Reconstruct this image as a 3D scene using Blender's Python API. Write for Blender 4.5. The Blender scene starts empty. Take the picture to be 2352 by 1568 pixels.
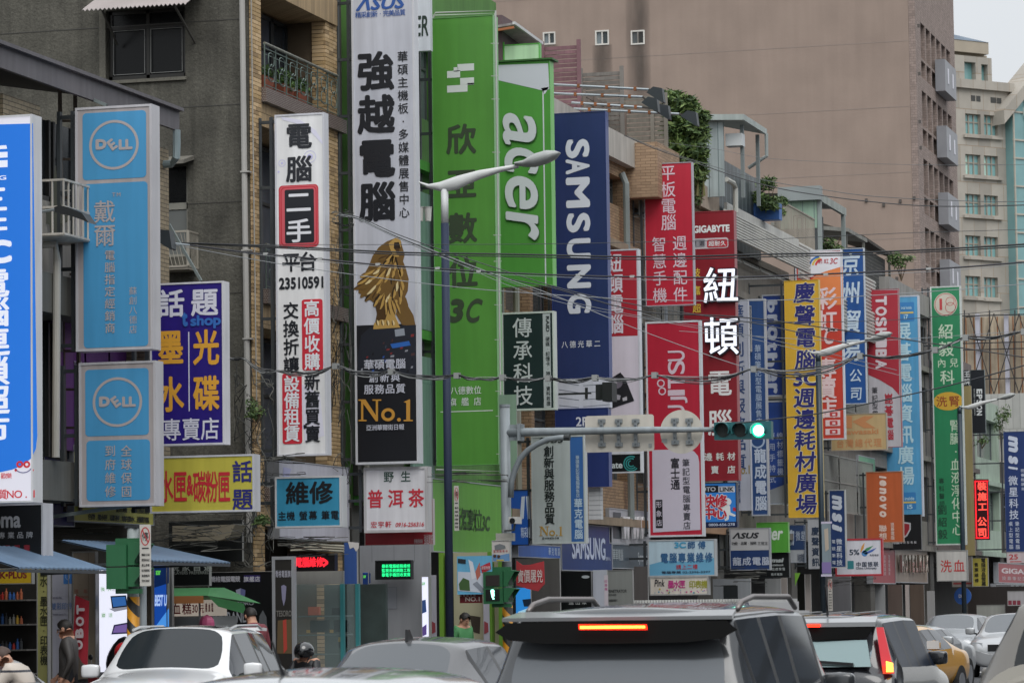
import bpy, math, random
import numpy as np
from mathutils import Vector
random.seed(7)
SC = bpy.context.scene
COL = SC.collection
# ---------------------------------------------------------------- camera, world, sun, exposure
FPX = 7850.0                      # focal length in units of a 2352 px wide picture
CAMZ = 1.75
PSI, TAU, RHO = math.radians(15.82), math.atan(616/7850), -0.0135
fh = Vector((-math.sin(PSI), math.cos(PSI), 0)); rt0 = Vector((math.cos(PSI), math.sin(PSI), 0))
FW = fh*math.cos(TAU) + Vector((0, 0, math.sin(TAU))); up0 = rt0.cross(FW)
RT = (rt0 + RHO*up0).normalized(); UP = (up0 - RHO*rt0).normalized()
CAM = Vector((0, 0, CAMZ))
cd = bpy.data.cameras.new('camera'); cam = bpy.data.objects.new('camera', cd); COL.objects.link(cam)
from mathutils import Matrix
mw = Matrix((( RT.x, UP.x, -FW.x, CAM.x), (RT.y, UP.y, -FW.y, CAM.y), (RT.z, UP.z, -FW.z, CAM.z), (0, 0, 0, 1)))
cam.matrix_world = mw
cd.sensor_width = 36; cd.lens = 36*FPX/2352; cd.clip_end = 3000; cd.clip_start = .5
cd.dof.use_dof = True; cd.dof.focus_distance = 62; cd.dof.aperture_fstop = 9
SC.camera = cam
W = bpy.data.worlds.new('World'); SC.world = W; W.use_nodes = True
nt = W.node_tree; nt.nodes.clear(); N = nt.nodes.new; L = nt.links.new
SUN_EL, SUN_ROT = math.radians(52), math.radians(150)
sky = N('ShaderNodeTexSky'); sky.sky_type = 'NISHITA'; sky.sun_disc = False; sky.sun_elevation = SUN_EL; sky.sun_rotation = SUN_ROT
hs = N('ShaderNodeHueSaturation'); hs.inputs['Saturation'].default_value = .25; L(sky.outputs[0], hs.inputs['Color'])
b1 = N('ShaderNodeBackground'); b1.inputs[1].default_value = .05; L(hs.outputs[0], b1.inputs[0])
tc = N('ShaderNodeTexCoord'); sx = N('ShaderNodeSeparateXYZ'); L(tc.outputs['Generated'], sx.inputs[0])
mr = N('ShaderNodeMapRange'); mr.inputs[1].default_value = 0; mr.inputs[2].default_value = 1; mr.inputs[3].default_value = .33; mr.inputs[4].default_value = 1.50; L(sx.outputs[2], mr.inputs[0])
nz = N('ShaderNodeTexNoise'); nz.inputs['Scale'].default_value = 2.2; nz.inputs['Detail'].default_value = 5; L(tc.outputs['Generated'], nz.inputs[0])
m2 = N('ShaderNodeMapRange'); m2.inputs[3].default_value = .88; m2.inputs[4].default_value = 1.12; L(nz.outputs[0], m2.inputs[0])
mu = N('ShaderNodeMath'); mu.operation = 'MULTIPLY'; L(mr.outputs[0], mu.inputs[0]); L(m2.outputs[0], mu.inputs[1])
b2 = N('ShaderNodeBackground'); b2.inputs[0].default_value = (.93, .965, 1, 1); L(mu.outputs[0], b2.inputs[1])
ad = N('ShaderNodeAddShader'); L(b1.outputs[0], ad.inputs[0]); L(b2.outputs[0], ad.inputs[1])
wo = N('ShaderNodeOutputWorld'); L(ad.outputs[0], wo.inputs[0])
sl = bpy.data.lights.new('sun', 'SUN'); sl.energy = 1.4; sl.angle = math.radians(40); sl.color = (1, .97, .93)
so = bpy.data.objects.new('sun', sl); COL.objects.link(so)
sd = Vector((math.sin(SUN_ROT)*math.cos(SUN_EL), math.cos(SUN_ROT)*math.cos(SUN_EL), math.sin(SUN_EL)))   # towards the sun
so.rotation_euler = sd.to_track_quat('Z', 'Y').to_euler(); so.location = (0, 0, 60)
vs = SC.view_settings; vs.view_transform = 'Standard'; vs.look = 'None'; vs.gamma = 1; vs.exposure = 0; vs.use_curve_mapping = False
SC.render.engine = 'CYCLES'; SC.cycles.use_denoising = True; SC.cycles.max_bounces = 6; SC.cycles.caustics_reflective = False; SC.cycles.caustics_refractive = False
SC.cycles.use_adaptive_sampling = True; SC.cycles.adaptive_threshold = .015
GAIN = .80
# ---------------------------------------------------------------- measuring: picture ray -> point on a real plane
def ray(px, py): return FW*FPX + RT*(px-1176) + UP*(784-py)
def at(px, py, X=None, Y=None):
    d = ray(px, py)
    t = (Y-CAM.y)/d.y if Y is not None else (X-CAM.x)/d.x
    return CAM + d*t
FX = -19.2                        # street front of the row
def yof(px, X=FX, py=1000): return at(px, py, X=X).y
# ---------------------------------------------------------------- materials
def lin(h):
    v = [int(h[i:i+2], 16)/255 for i in (0, 2, 4)]
    return [c/12.92 if c <= .04045 else ((c+.055)/1.055)**2.4 for c in v]
MC = {}
def M(h, rough=.5, metal=0, emit=0, var=.10, streak=.0, bump=0, scale=1, gain=None, brick=None, spec=.5, coat=0, local=False, fine=0):
    """procedural paint: h is the picture's sRGB colour, turned into an albedo"""
    k = (h, rough, metal, emit, var, streak, bump, scale, gain, str(brick), spec, coat, local, fine)
    if k in MC: return MC[k]
    g = gain or GAIN
    a = [min(.86, max(.004, c/g)) for c in lin(h)]
    lum_ = .2126*a[0]+.7152*a[1]+.0722*a[2]; a = [c+(lum_-c)*.07 for c in a]      # sun-faded paint
    if emit: a = lin(h)
    m = bpy.data.materials.new('paint_'+h); MC[k] = m; m.use_nodes = True
    t = m.node_tree; n = t.nodes; B = n['Principled BSDF']; lk = t.links.new
    B.inputs['Roughness'].default_value = rough; B.inputs['Metallic'].default_value = metal
    B.inputs['Specular IOR Level'].default_value = spec; B.inputs['Coat Weight'].default_value = coat; B.inputs['Coat Roughness'].default_value = .04
    B.inputs['Base Color'].default_value = (*a, 1)
    if emit:
        B.inputs['Emission Color'].default_value = (*a, 1); B.inputs['Emission Strength'].default_value = emit
        B.inputs['Base Color'].default_value = (*[c*.5 for c in a], 1)
        return m
    if not (var or streak or bump or brick or fine): return m
    if local: pos = n.new('ShaderNodeTexCoord').outputs['Object']
    else: pos = n.new('ShaderNodeNewGeometry').outputs['Position']
    cur = None
    def rgb(c):
        r = n.new('ShaderNodeRGB'); r.outputs[0].default_value = (*c, 1); return r.outputs[0]
    cur = rgb(a)
    if brick:
        bw, bh, mort, mc = brick
        s = n.new('ShaderNodeSeparateXYZ'); lk(pos, s.inputs[0])
        ad = n.new('ShaderNodeMath'); ad.operation = 'ADD'; lk(s.outputs[0], ad.inputs[0]); lk(s.outputs[1], ad.inputs[1])
        c = n.new('ShaderNodeCombineXYZ'); lk(ad.outputs[0], c.inputs[0]); lk(s.outputs[2], c.inputs[1])
        b = n.new('ShaderNodeTexBrick'); lk(c.outputs[0], b.inputs[0]); b.inputs['Scale'].default_value = 1
        b.inputs['Brick Width'].default_value = bw; b.inputs['Row Height'].default_value = bh; b.inputs['Mortar Size'].default_value = mort
        b.inputs['Color1'].default_value = (*a, 1); b.inputs['Color2'].default_value = (*[x*.72 for x in a], 1)
        b.inputs['Mortar'].default_value = (*[x/g for x in lin(mc)], 1); cur = b.outputs[0]
        bp = n.new('ShaderNodeBump'); bp.inputs['Strength'].default_value = .6; bp.inputs['Distance'].default_value = .01
        bp.invert = True; lk(b.outputs['Fac'], bp.inputs['Height']); lk(bp.outputs[0], B.inputs['Normal'])
    def mult(cur, sc, lo, hi, detail=4, dist=0):
        mp = n.new('ShaderNodeMapping'); mp.inputs['Scale'].default_value = sc; lk(pos, mp.inputs[0])
        z = n.new('ShaderNodeTexNoise'); z.inputs['Scale'].default_value = 1; z.inputs['Detail'].default_value = detail; z.inputs['Distortion'].default_value = dist
        lk(mp.outputs[0], z.inputs[0])
        r = n.new('ShaderNodeMapRange'); r.inputs[1].default_value = .28; r.inputs[2].default_value = .72; r.inputs[3].default_value = lo; r.inputs[4].default_value = hi
        lk(z.outputs[0], r.inputs[0])
        x = n.new('ShaderNodeVectorMath'); x.operation = 'SCALE'; lk(cur, x.inputs[0]); lk(r.outputs[0], x.inputs['Scale'])
        return x.outputs[0], z
    if var: cur, z = mult(cur, (1.3*scale,)*3, 1-var, 1+var*.6)
    if streak: cur, z2 = mult(cur, (7*scale, 7*scale, .45*scale), 1-streak, 1+streak*.35, 6, .3)
    if fine: cur, z4 = mult(cur, (38, 38, 38), 1-fine, 1+fine, 3)
    lk(cur, B.inputs['Base Color'])
    if bump:
        z = n.new('ShaderNodeTexNoise'); z.inputs['Scale'].default_value = 22*scale; z.inputs['Detail'].default_value = 5; lk(pos, z.inputs[0])
        bp = n.new('ShaderNodeBump'); bp.inputs['Strength'].default_value = bump; bp.inputs['Distance'].default_value = .02
        lk(z.outputs[0], bp.inputs['Height']); lk(bp.outputs[0], B.inputs['Normal'])
    return m
def glass(h='20262a', rough=.06, spec=1.0):
    return M(h, rough=rough, var=0, spec=spec, coat=.6)
# ---------------------------------------------------------------- mesh helpers (vertices in world metres)
def tag(o, label=None, cat=None, group=None, kind=None):
    if label: o['label'] = label
    if cat: o['category'] = cat
    if group: o['group'] = group
    if kind: o['kind'] = kind
    return o
def empty(name, loc, label=None, cat=None, group=None, rz=0):
    o = bpy.data.objects.new(name, None); COL.objects.link(o); o.location = loc; o.rotation_euler = (0, 0, rz); o.empty_display_size = .2
    o['_w'] = tuple(loc); o['_rz'] = rz
    return tag(o, label, cat, group)
def obj(name, V, F, mat, parent=None, local=False, smooth=False, label=None):
    V = np.asarray(V, float).reshape(-1, 3)
    if local: c = np.zeros(3); loc = (0, 0, 0)
    else:
        c = (V.min(0)+V.max(0))/2
        if parent is None: c[2] = V[:, 2].min()
        loc = tuple(c - np.array(parent['_w'])) if parent is not None else tuple(c)
    me = bpy.data.meshes.new(name); me.from_pydata((V-c).tolist(), [], F)
    if isinstance(mat, (list, tuple)):
        for q in mat: me.materials.append(q)
    else: me.materials.append(mat)
    if smooth: me.polygons.foreach_set('use_smooth', [True]*len(me.polygons))
    o = bpy.data.objects.new(name, me); COL.objects.link(o); o.location = loc
    o['_w'] = tuple(c)
    if parent is not None: o.parent = parent
    if label: o['label'] = label
    return o
BF = [(0, 3, 2, 1), (4, 5, 6, 7), (0, 1, 5, 4), (1, 2, 6, 5), (2, 3, 7, 6), (3, 0, 4, 7)]
def bxv(x0, x1, y0, y1, z0, z1):
    return [(x0, y0, z0), (x1, y0, z0), (x1, y1, z0), (x0, y1, z0), (x0, y0, z1), (x1, y0, z1), (x1, y1, z1), (x0, y1, z1)]
class MB:
    def __init__(s): s.V = []; s.F = []
    def add(s, V, F):
        k = len(s.V); s.V += [tuple(v) for v in V]; s.F += [tuple(i+k for i in f) for f in F]; return s
    def box(s, x0, x1, y0, y1, z0, z1): return s.add(bxv(min(x0, x1), max(x0, x1), min(y0, y1), max(y0, y1), min(z0, z1), max(z0, z1)), BF)
    def bar(s, a, b, w, h=None):
        """rectangular bar from a to b"""
        a, b = Vector(a), Vector(b); h = h or w; d = (b-a).normalized()
        r = Vector((0, 0, 1)).cross(d); r = Vector((1, 0, 0)) if r.length < .05 else r.normalized(); u = d.cross(r)
        V = [p + r*i*w/2 + u*j*h/2 for p in (a, b) for i, j in ((-1, -1), (1, -1), (1, 1), (-1, 1))]
        return s.add(V, BF)
    def tube(s, pts, r, n=8, cap=True):
        pts = [Vector(p) for p in pts]; rs = r if isinstance(r, (list, tuple)) else [r]*len(pts)
        V = []; up = None
        for i, p in enumerate(pts):
            d = (pts[min(i+1, len(pts)-1)] - pts[max(i-1, 0)]).normalized()
            if up is None: up = Vector((0, 0, 1)) if abs(d.z) < .9 else Vector((1, 0, 0))
            a = d.cross(up).normalized(); b = a.cross(d); up = b
            V += [p + (a*math.cos(2*math.pi*k/n) + b*math.sin(2*math.pi*k/n))*rs[i] for k in range(n)]
        F = [(i*n+k, i*n+(k+1) % n, (i+1)*n+(k+1) % n, (i+1)*n+k) for i in range(len(pts)-1) for k in range(n)]
        if cap: F += [tuple(range(n-1, -1, -1)), tuple(range((len(pts)-1)*n, len(pts)*n))]
        return s.add(V, F)
    def prism(s, P, d):
        """P: list of 3D points of a planar outline, pushed along vector d"""
        n = len(P); P = [Vector(p) for p in P]; d = Vector(d)
        return s.add(P+[p+d for p in P], [tuple(range(n)), tuple(range(2*n-1, n-1, -1))]+[(i, i+n, (i+1) % n+n, (i+1) % n) for i in range(n)])
    def ell(s, c, r, nu=14, nv=9, z0=-1, z1=1):
        V = []; F = []
        for j in range(nv+1):
            t = z0 + (z1-z0)*j/nv; ph = math.asin(max(-1, min(1, t)))
            V += [(c[0]+r[0]*math.cos(ph)*math.cos(2*math.pi*i/nu), c[1]+r[1]*math.cos(ph)*math.sin(2*math.pi*i/nu), c[2]+r[2]*t) for i in range(nu)]
        F = [(j*nu+i, j*nu+(i+1) % nu, (j+1)*nu+(i+1) % nu, (j+1)*nu+i) for j in range(nv) for i in range(nu)]
        return s.add(V, F)
    def sbox(s, c, r, e=.45, nu=16, nv=8):
        k = len(s.V); s.ell((0, 0, 0), (1, 1, 1), nu, nv)
        f = lambda v: math.copysign(abs(v)**e, v)
        s.V[k:] = [(c[0]+r[0]*f(x), c[1]+r[1]*f(y), c[2]+r[2]*f(z)) for x, y, z in s.V[k:]]; return s
    def build(s, name, mat, parent=None, **k): return obj(name, s.V, s.F, mat, parent, **k)
def box(name, x0, x1, y0, y1, z0, z1, mat, parent=None, **k): return MB().box(x0, x1, y0, y1, z0, z1).build(name, mat, parent, **k)
SH = {}
def shared_box(name, sx, sy, sz, mat, parent, loc, rot=None):
    """pieces that share one mesh"""
    k = (name, round(sx, 3), round(sy, 3), round(sz, 3), mat.name)
    if k not in SH:
        me = bpy.data.meshes.new(name); me.from_pydata(bxv(-sx/2, sx/2, -sy/2, sy/2, -sz/2, sz/2), [], BF); me.materials.append(mat); SH[k] = me
    o = bpy.data.objects.new(name, SH[k]); COL.objects.link(o); o.parent = parent
    o.location = Vector(loc) - Vector(parent['_w'])
    if rot: o.rotation_euler = rot
    return o
# ---------------------------------------------------------------- lettering (Blender's own built-in font, turned into meshes)
_cu = bpy.data.curves.new('lettering', 'FONT'); _cu.resolution_u = 2; _to = bpy.data.objects.new('lettering_source', _cu)
GC = {}
def glyph(s, bold=0, ex=0):
    k = (s, bold, ex)
    if k not in GC:
        _cu.body = s; _cu.offset = bold; _cu.extrude = ex; _cu.resolution_u = 6 if ord(s[0]) < 256 else 2
        m = bpy.data.meshes.new_from_object(_to)
        V = np.empty(len(m.vertices)*3); m.vertices.foreach_get('co', V); V = V.reshape(-1, 3)
        GC[k] = (V, [tuple(p.vertices) for p in m.polygons]); bpy.data.meshes.remove(m)
    return GC[k]
class Pl:
    """a flat face standing in the street: a plane across the street (Y) or along it (X), measured in picture px"""
    def __init__(s, root, ax, val, eps=.004): s.root = root; s.ax = ax; s.val = val; s.eps = eps; s.l = 1
    def uz(s, px, py):
        p = at(px, py, **{s.ax: s.val}); return (p.x if s.ax == 'Y' else p.y, p.z)
    def pt(s, u, z, l=None):
        e = s.eps*(s.l if l is None else l)
        return (u, s.val-e, z) if s.ax == 'Y' else (s.val+e, u, z)
    def du(s, px, py): return s.uz(px+.5, py)[0]-s.uz(px-.5, py)[0]
    def dz(s, px, py): return s.uz(px, py-.5)[1]-s.uz(px, py+.5)[1]
    def box4(s, x0, y0, x1, y1):
        xm, ym = (x0+x1)/2, (y0+y1)/2
        return s.uz(x0, ym)[0], s.uz(x1, ym)[0], s.uz(xm, y1)[1], s.uz(xm, y0)[1]
    def poly(s, P, mat, name='graphic', l=None):
        l = s.l if l is None else l
        return obj(name, [s.pt(*s.uz(*p), l) for p in P], [tuple(range(len(P)))], mat, s.root)
    def rect(s, x0, y0, x1, y1, mat, name='panel', l=None, r=0):
        u0, u1, z0, z1 = s.box4(x0, y0, x1, y1)
        if r:
            ru, rz = r*s.du(x0, y0), r*s.dz(x0, y0); Q = []
            for cx, cz, a in ((u1-ru, z1-rz, 0), (u0+ru, z1-rz, 90), (u0+ru, z0+rz, 180), (u1-ru, z0+rz, 270)):
                for k in range(6):
                    t = math.radians(a+k*18); Q.append((cx+ru*math.cos(t), cz+rz*math.sin(t)))
        else: Q = [(u0, z0), (u1, z0), (u1, z1), (u0, z1)]
        return obj(name, [s.pt(*q, l) for q in Q], [tuple(range(len(Q)))], mat, s.root)
    def ring(s, cx, cy, r, w, mat, name='ring', a0=0, a1=360, ry=None, l=None, n=40):
        u, z = s.uz(cx, cy); du, dz = s.du(cx, cy), s.dz(cx, cy); ry = ry or r
        V = []; k = n+1
        for q in (0, 1):
            for i in range(k):
                t = math.radians(a0+(a1-a0)*i/n); rr, rv = (r, ry) if q == 0 else (r-w, ry-w)
                V.append(s.pt(u+rr*du*math.cos(t), z+rv*dz*math.sin(t), l))
        return obj(name, V, [(i, i+1, i+1+k, i+k) for i in range(n)], mat, s.root)
    def disc(s, cx, cy, r, mat, name='emblem', ry=None, l=None, n=36):
        u, z = s.uz(cx, cy); du, dz = s.du(cx, cy), s.dz(cx, cy); ry = ry or r
        return obj(name, [s.pt(u+r*du*math.cos(2*math.pi*i/n), z+ry*dz*math.sin(2*math.pi*i/n), l) for i in range(n)], [tuple(range(n))], mat, s.root)
    def _emit(s, items, mat, name, l, ex, shear=0, bold=0):
        V = []; F = []
        for (G, cu, cz, su, sz, rot, ctr) in items:
            gv, gf = G; k = len(V)
            if len(gv) == 0: continue
            P = gv[:, :2] - np.array(ctr)
            if shear: P = P + np.stack([P[:, 1]*shear, P[:, 1]*0], 1)
            if rot == 90: P = np.stack([P[:, 1], -P[:, 0]], 1)
            elif rot == -90: P = np.stack([-P[:, 1], P[:, 0]], 1)
            elif rot:
                a = math.radians(-rot); P = np.stack([P[:, 0]*math.cos(a)-P[:, 1]*math.sin(a), P[:, 0]*math.sin(a)+P[:, 1]*math.cos(a)], 1)
            n = len(P); b7 = bold*.72; offs = [(0, 0)] if not bold else [(-b7, -b7), (b7, -b7), (-b7, b7), (b7, b7), (-bold, 0), (bold, 0), (0, bold), (0, -bold)]
            if bold > .034: offs.append((0, 0))
            for j, (ox, oz) in enumerate(offs):
                k = len(V); dj = .0004*j
                for i in range(n):
                    q = s.pt(cu+(P[i, 0]+ox)*su, cz+(P[i, 1]+oz)*sz, l)
                    d = dj + ((gv[i, 2]+1)*ex if ex else 0)
                    V.append((q[0], q[1]-d, q[2]) if s.ax == 'Y' else (q[0]+d, q[1], q[2]))
                F += [tuple(i+k for i in f) for f in gf]
        return obj(name, V, F, mat, s.root)
    def col(s, t, x, y0, y1, w, mat, h=None, bold=.01, l=None, name='lettering', ex=0, shear=0):
        """characters one below another, centres from y0 to y1"""
        h = h or w; ym = (y0+y1)/2; u = s.uz(x, ym)[0]; za, zb = s.uz(x, y0)[1], s.uz(x, y1)[1]; du, dz = s.du(x, ym), s.dz(x, ym); it = []
        n = len(t)
        for i, ch in enumerate(t):
            if ch == ' ': continue
            G = glyph(ch, 0, 1 if ex else 0); c = (.5, .38)
            if ord(ch) < 256: c = ((G[0][:, 0].max()+G[0][:, 0].min())/2, .36)
            it.append((G, u, za+(zb-za)*i/max(1, n-1), w*du, h*dz, 0, c))
        return s._emit(it, mat, name, l, ex, shear, bold*.66)
    def row(s, t, x0, x1, y, w, mat, h=None, bold=.01, l=None, name='lettering', ex=0, shear=0):
        """characters side by side, centres from x0 to x1"""
        h = h or w; xm = (x0+x1)/2; ua, ub = s.uz(x0, y)[0], s.uz(x1, y)[0]; z = s.uz(xm, y)[1]; du, dz = s.du(xm, y), s.dz(xm, y); it = []
        n = len(t)
        for i, ch in enumerate(t):
            if ch == ' ': continue
            G = glyph(ch, 0, 1 if ex else 0); c = (.5, .38)
            if ord(ch) < 256: c = ((G[0][:, 0].max()+G[0][:, 0].min())/2, .36)
            f = i/max(1, n-1); it.append((G, ua+(ub-ua)*f, z, w*du, h*dz, 0, c))
        return s._emit(it, mat, name, l, ex, shear, bold*.66)
    def fit(s, t, x0, y0, x1, y1, mat, rot=0, bold=.02, l=None, name='lettering', ex=0, shear=0):
        """one word stretched to a rectangle; rot 90 reads downwards, -90 upwards"""
        u0, u1, z0, z1 = s.box4(x0, y0, x1, y1); G = glyph(t, 0, 1 if ex else 0); gv = G[0]
        w = gv[:, 0].max()-gv[:, 0].min()+abs(shear)*(gv[:, 1].max()-gv[:, 1].min())+2*bold; h = gv[:, 1].max()-gv[:, 1].min()+2*bold
        c = ((gv[:, 0].max()+gv[:, 0].min())/2, (gv[:, 1].max()+gv[:, 1].min())/2)
        su, sz = ((u1-u0)/w, (z1-z0)/h) if abs(rot) != 90 else ((u1-u0)/h, (z1-z0)/w)
        return s._emit([(G, (u0+u1)/2, (z0+z1)/2, su, sz, rot, c)], mat, name, l, ex, shear, bold)
WALLX = -19.15
def yin(x0, py, xin=None):
    d = ray(x0, py); return (xin if xin is not None else -18.9)/(d.x/d.y)
STEEL = lambda: M('3c4144', .5, .3, var=.3)
def sign(label, x0, x1, yt, yb, face, frame='b4b6bb', Y=None, d=.28, b=3, name='shop_sign', cat='sign', xin=None, arms=True, group=None, emit=0, rough=.35, streak=.10, lamp=False):
    """a box sign standing out across the pavement; its front faces up the street"""
    ym = (yt+yb)/2; xm = (x0+x1)/2
    if Y is None: Y = yin(x0, ym, xin)
    d *= .70
    u0, u1 = at(x0, ym, Y=Y).x, at(x1, ym, Y=Y+d).x; z0, z1 = at(xm, yb, Y=Y).z, at(xm, yt, Y=Y).z
    R = empty(name, ((u0+u1)/2, Y+d/2, z0), label, cat, group)
    fr = M(frame, .35, var=.1, streak=.14) if isinstance(frame, str) else frame
    box('cabinet', u0, u1, Y+.012, Y+d, z0, z1, fr, R)
    p = Pl(R, 'Y', Y); bw = b*p.du(xm, ym)
    m = MB()
    if b:
        m.box(u0, u1, Y-.012, Y+.012, z1-bw, z1).box(u0, u1, Y-.012, Y+.012, z0, z0+bw).box(u0, u0+bw, Y-.012, Y+.012, z0+bw, z1-bw).box(u1-bw, u1, Y-.012, Y+.012, z0+bw, z1-bw)
        m.build('border', fr, R)
    fm = M(face, rough, emit=emit) if emit else (M(face, rough, var=.07, streak=streak+.04, bump=.05, scale=.35 if False else 1) if isinstance(face, str) else face)
    box('panel', u0+bw, u1-bw, Y, Y+.011, z0+bw, z1-bw, fm, R)
    if arms:
        m = MB(); gx = max(WALLX-.1, u0-1.6) if u0 > WALLX+.05 else None
        if gx is not None:
            h = z1-z0; n = max(2, int(h/.95)); yy = Y+d*.5
            xa = min(u0-.06, gx+.0) if False else u0-.07
            m.box(xa-.05, xa, yy-.04, yy+.04, z0+.02, z1-.02)
            m.box(gx+.02, gx+.07, yy-.04, yy+.04, z0+.02, z1-.02)
            for i in range(n+1):
                z = z0+.1+(h-.2)*i/n; m.box(gx+.02, u0-.001, yy-.025, yy+.025, z-.025, z+.025)
            m.build('bracket', STEEL(), R)
    return p
def fsign(label, x0, x1, yt, yb, face, X=-19.12, frame='9a9da2', name='shopfront_sign', d=.2, b=2, emit=0, mid=None, tilt=0):
    """a sign lying flat along the shop fronts"""
    ym = (yt+yb)/2; xm = mid or (x0+x1)/2
    ya, yb_ = at(x0, ym, X=X).y, at(x1, ym, X=X).y; z0, z1 = at(xm, yb, X=X).z, at(xm, yt, X=X).z
    R = empty(name, (X-d/2, (ya+yb_)/2, z0), label, 'sign')
    box('cabinet', X-d, X-.012, ya, yb_, z0, z1, M(frame, .4), R)
    p = Pl(R, 'X', X); bw = b*p.dz(xm, ym)
    if b:
        MB().box(X-.012, X+.012, ya, yb_, z1-bw, z1).box(X-.012, X+.012, ya, yb_, z0, z0+bw).box(X-.012, X+.012, ya, ya+bw, z0+bw, z1-bw).box(X-.012, X+.012, yb_-bw, yb_, z0+bw, z1-bw).build('border', M(frame, .4), R)
    box('panel', X-.011, X, ya+bw, yb_-bw, z0+bw, z1-bw, M(face, .4, emit=emit) if emit else M(face, .4, var=.06, streak=.12), R)
    return p
# ================================================================= SETTING: ground, tower blocks, the row of houses
def struct(o): o['kind'] = 'structure'; return o
asph = M('3c3d40', .85, var=.25, fine=.12, bump=.2)
struct(box('road', -16.2, 60, -60, 900, -.3, 0, asph))
struct(box('ground', -900, 900, -100, 1800, -.6, -.31, M('55554f', .9, var=.2)))
struct(box('pavement', -24, -16.25, -60, 900, -.3, .14, M('6c6a66', .8, var=.2, brick=(.3, .3, .008, '4c4b48'))))
struct(box('kerb', -16.25, -16.0, -60, 900, -.3, .15, M('8a8883', .8, var=.2)))
lm = M('c8c8c4', .6)
for yy in range(-10, 200, 8):
    for xx in (-12.6, -9.2, -5.6, -2.2): struct(box('lane_marking', xx, xx+.12, yy, yy+4, .004, .006, lm))
# ---- brown tower block with a blank wall
TY, TX = 158.0, -24.9
R = empty('tower_block', (-36, 168, 0), 'large brown tower block with a stained blank wall and few small windows', 'building')
tw = M('8c7b70', .85, var=.10, streak=.07, fine=.08, bump=.2, scale=.4)
T1 = Pl(R, 'Y', TY)
def opening_wall(ax, val, th, u0, u1, z0, z1, holes, mat, parent, name='wall'):
    """wall slab with real openings; holes = (u0,u1,z0,z1)"""
    us = sorted({u0, u1, *[h[0] for h in holes], *[h[1] for h in holes]}); m = MB()
    for a, b in zip(us[:-1], us[1:]):
        c = (a+b)/2; hz = sorted((h[2], h[3]) for h in holes if h[0] <= c <= h[1]); z = z0
        for p, q in hz+[(z1, z1)]:
            if p > z+1e-4: m.box(a, b, val, val+th, z, p) if ax == 'Y' else m.box(val-th, val, a, b, z, p)
            z = max(z, q)
    return m.build(name, mat, parent)
wins = [(1247, 1276, 74, 103), (1367, 1399, 70, 104), (1449, 1481, 70, 103)]
H = []
for a, b, c, d in wins:
    u0, u1, z0, z1 = T1.box4(a, c, b, d); H.append((u0, u1, z0, z1))
opening_wall('Y', TY, .35, -52, TX-.31, 0, 36, H, tw, R, 'blank_wall')
box('wall', -52, -25.3, TY+.36, 170.4, 0, 36, M('5a5048', .9), R)
al = M('c0bdb6', .45)
for (u0, u1, z0, z1) in H:
    m = MB(); t = .07; y = TY-.03
    m.box(u0, u1, y, y+.25, z1-t, z1).box(u0, u1, y, y+.25, z0, z0+t).box(u0, u0+t, y, y+.25, z0+t, z1-t).box(u1-t, u1, y, y+.25, z0+t, z1-t).box((u0+u1)/2-.03, (u0+u1)/2+.03, y+.02, y+.22, z0+t, z1-t)
    w = m.build('window', al, R); w['_w'] = tuple(np.array(w['_w']))
    box('pane', u0+t, (u0+u1)/2-.03, y+.12, y+.14, z0+t, z1-t, M('6c767a', .2, var=0), w); box('pane', (u0+u1)/2+.03, u1-t, y+.12, y+.14, z0+t, z1-t, M('303a3c', .15, var=0), w)
for k in range(8):
    zj = 12.6+k*3.1; box('wall_joint', -51.9, TX-.33, TY-.006, TY-.001, zj, zj+.035, M('857870', .9), R)
for i, (x, y) in enumerate(((1990, 460), (2030, 470), (2068, 462), (2100, 455), (2110, 60), (2112, 170), (2113, 280), (2115, 340), (2060, 640))): q = at(x, y, Y=TY); box('wall_fitting', q.x-.06, q.x+.06, TY-.08, TY-.001, q.z-.08, q.z+.08, M('4c4642'), R)
# dark stain below and above the right window: a run of soot with its own shape
st = bpy.data.materials.new('soot_stain'); st.use_nodes = True; nn = st.node_tree.nodes; lk = st.node_tree.links.new
Bs = nn['Principled BSDF']; Bs.inputs['Base Color'].default_value = (.06, .055, .05, 1); Bs.inputs['Roughness'].default_value = .9
tcg = nn.new('ShaderNodeTexCoord'); sg = nn.new('ShaderNodeSeparateXYZ'); lk(tcg.outputs['Generated'], sg.inputs[0])
def mth(op, a, b=None):
    x = nn.new('ShaderNodeMath'); x.operation = op
    for i, v in enumerate((a, b)):
        if v is None: continue
        if isinstance(v, (int, float)): x.inputs[i].default_value = v
        else: lk(v, x.inputs[i])
    return x.outputs[0]
f = mth('MULTIPLY', mth('MULTIPLY', sg.outputs[0], mth('SUBTRACT', 1, sg.outputs[0])), 4); f = mth('POWER', f, .8); g_ = mth('MINIMUM', mth('MULTIPLY', sg.outputs[2], 2.6), 1)
nzz = nn.new('ShaderNodeTexNoise'); nzz.inputs['Scale'].default_value = .9; nzz.inputs['Detail'].default_value = 5; gp = nn.new('ShaderNodeNewGeometry'); mpz = nn.new('ShaderNodeMapping'); mpz.inputs['Scale'].default_value = (2.2, 1, .4); lk(gp.outputs['Position'], mpz.inputs[0]); lk(mpz.outputs[0], nzz.inputs[0])
al_ = mth('MULTIPLY', mth('MULTIPLY', f, g_), mth('MULTIPLY', nzz.outputs[0], .75)); lk(al_, Bs.inputs['Alpha'])
def stain(x0, x1, yt, yb):
    u0, u1, z0, z1 = T1.box4(x0, yt, x1, yb); obj('stain', [(u0, TY-.012, z0), (u1, TY-.012, z0), (u1, TY-.012, z1), (u0, TY-.012, z1)], [(0, 1, 2, 3)], st, R)
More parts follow.
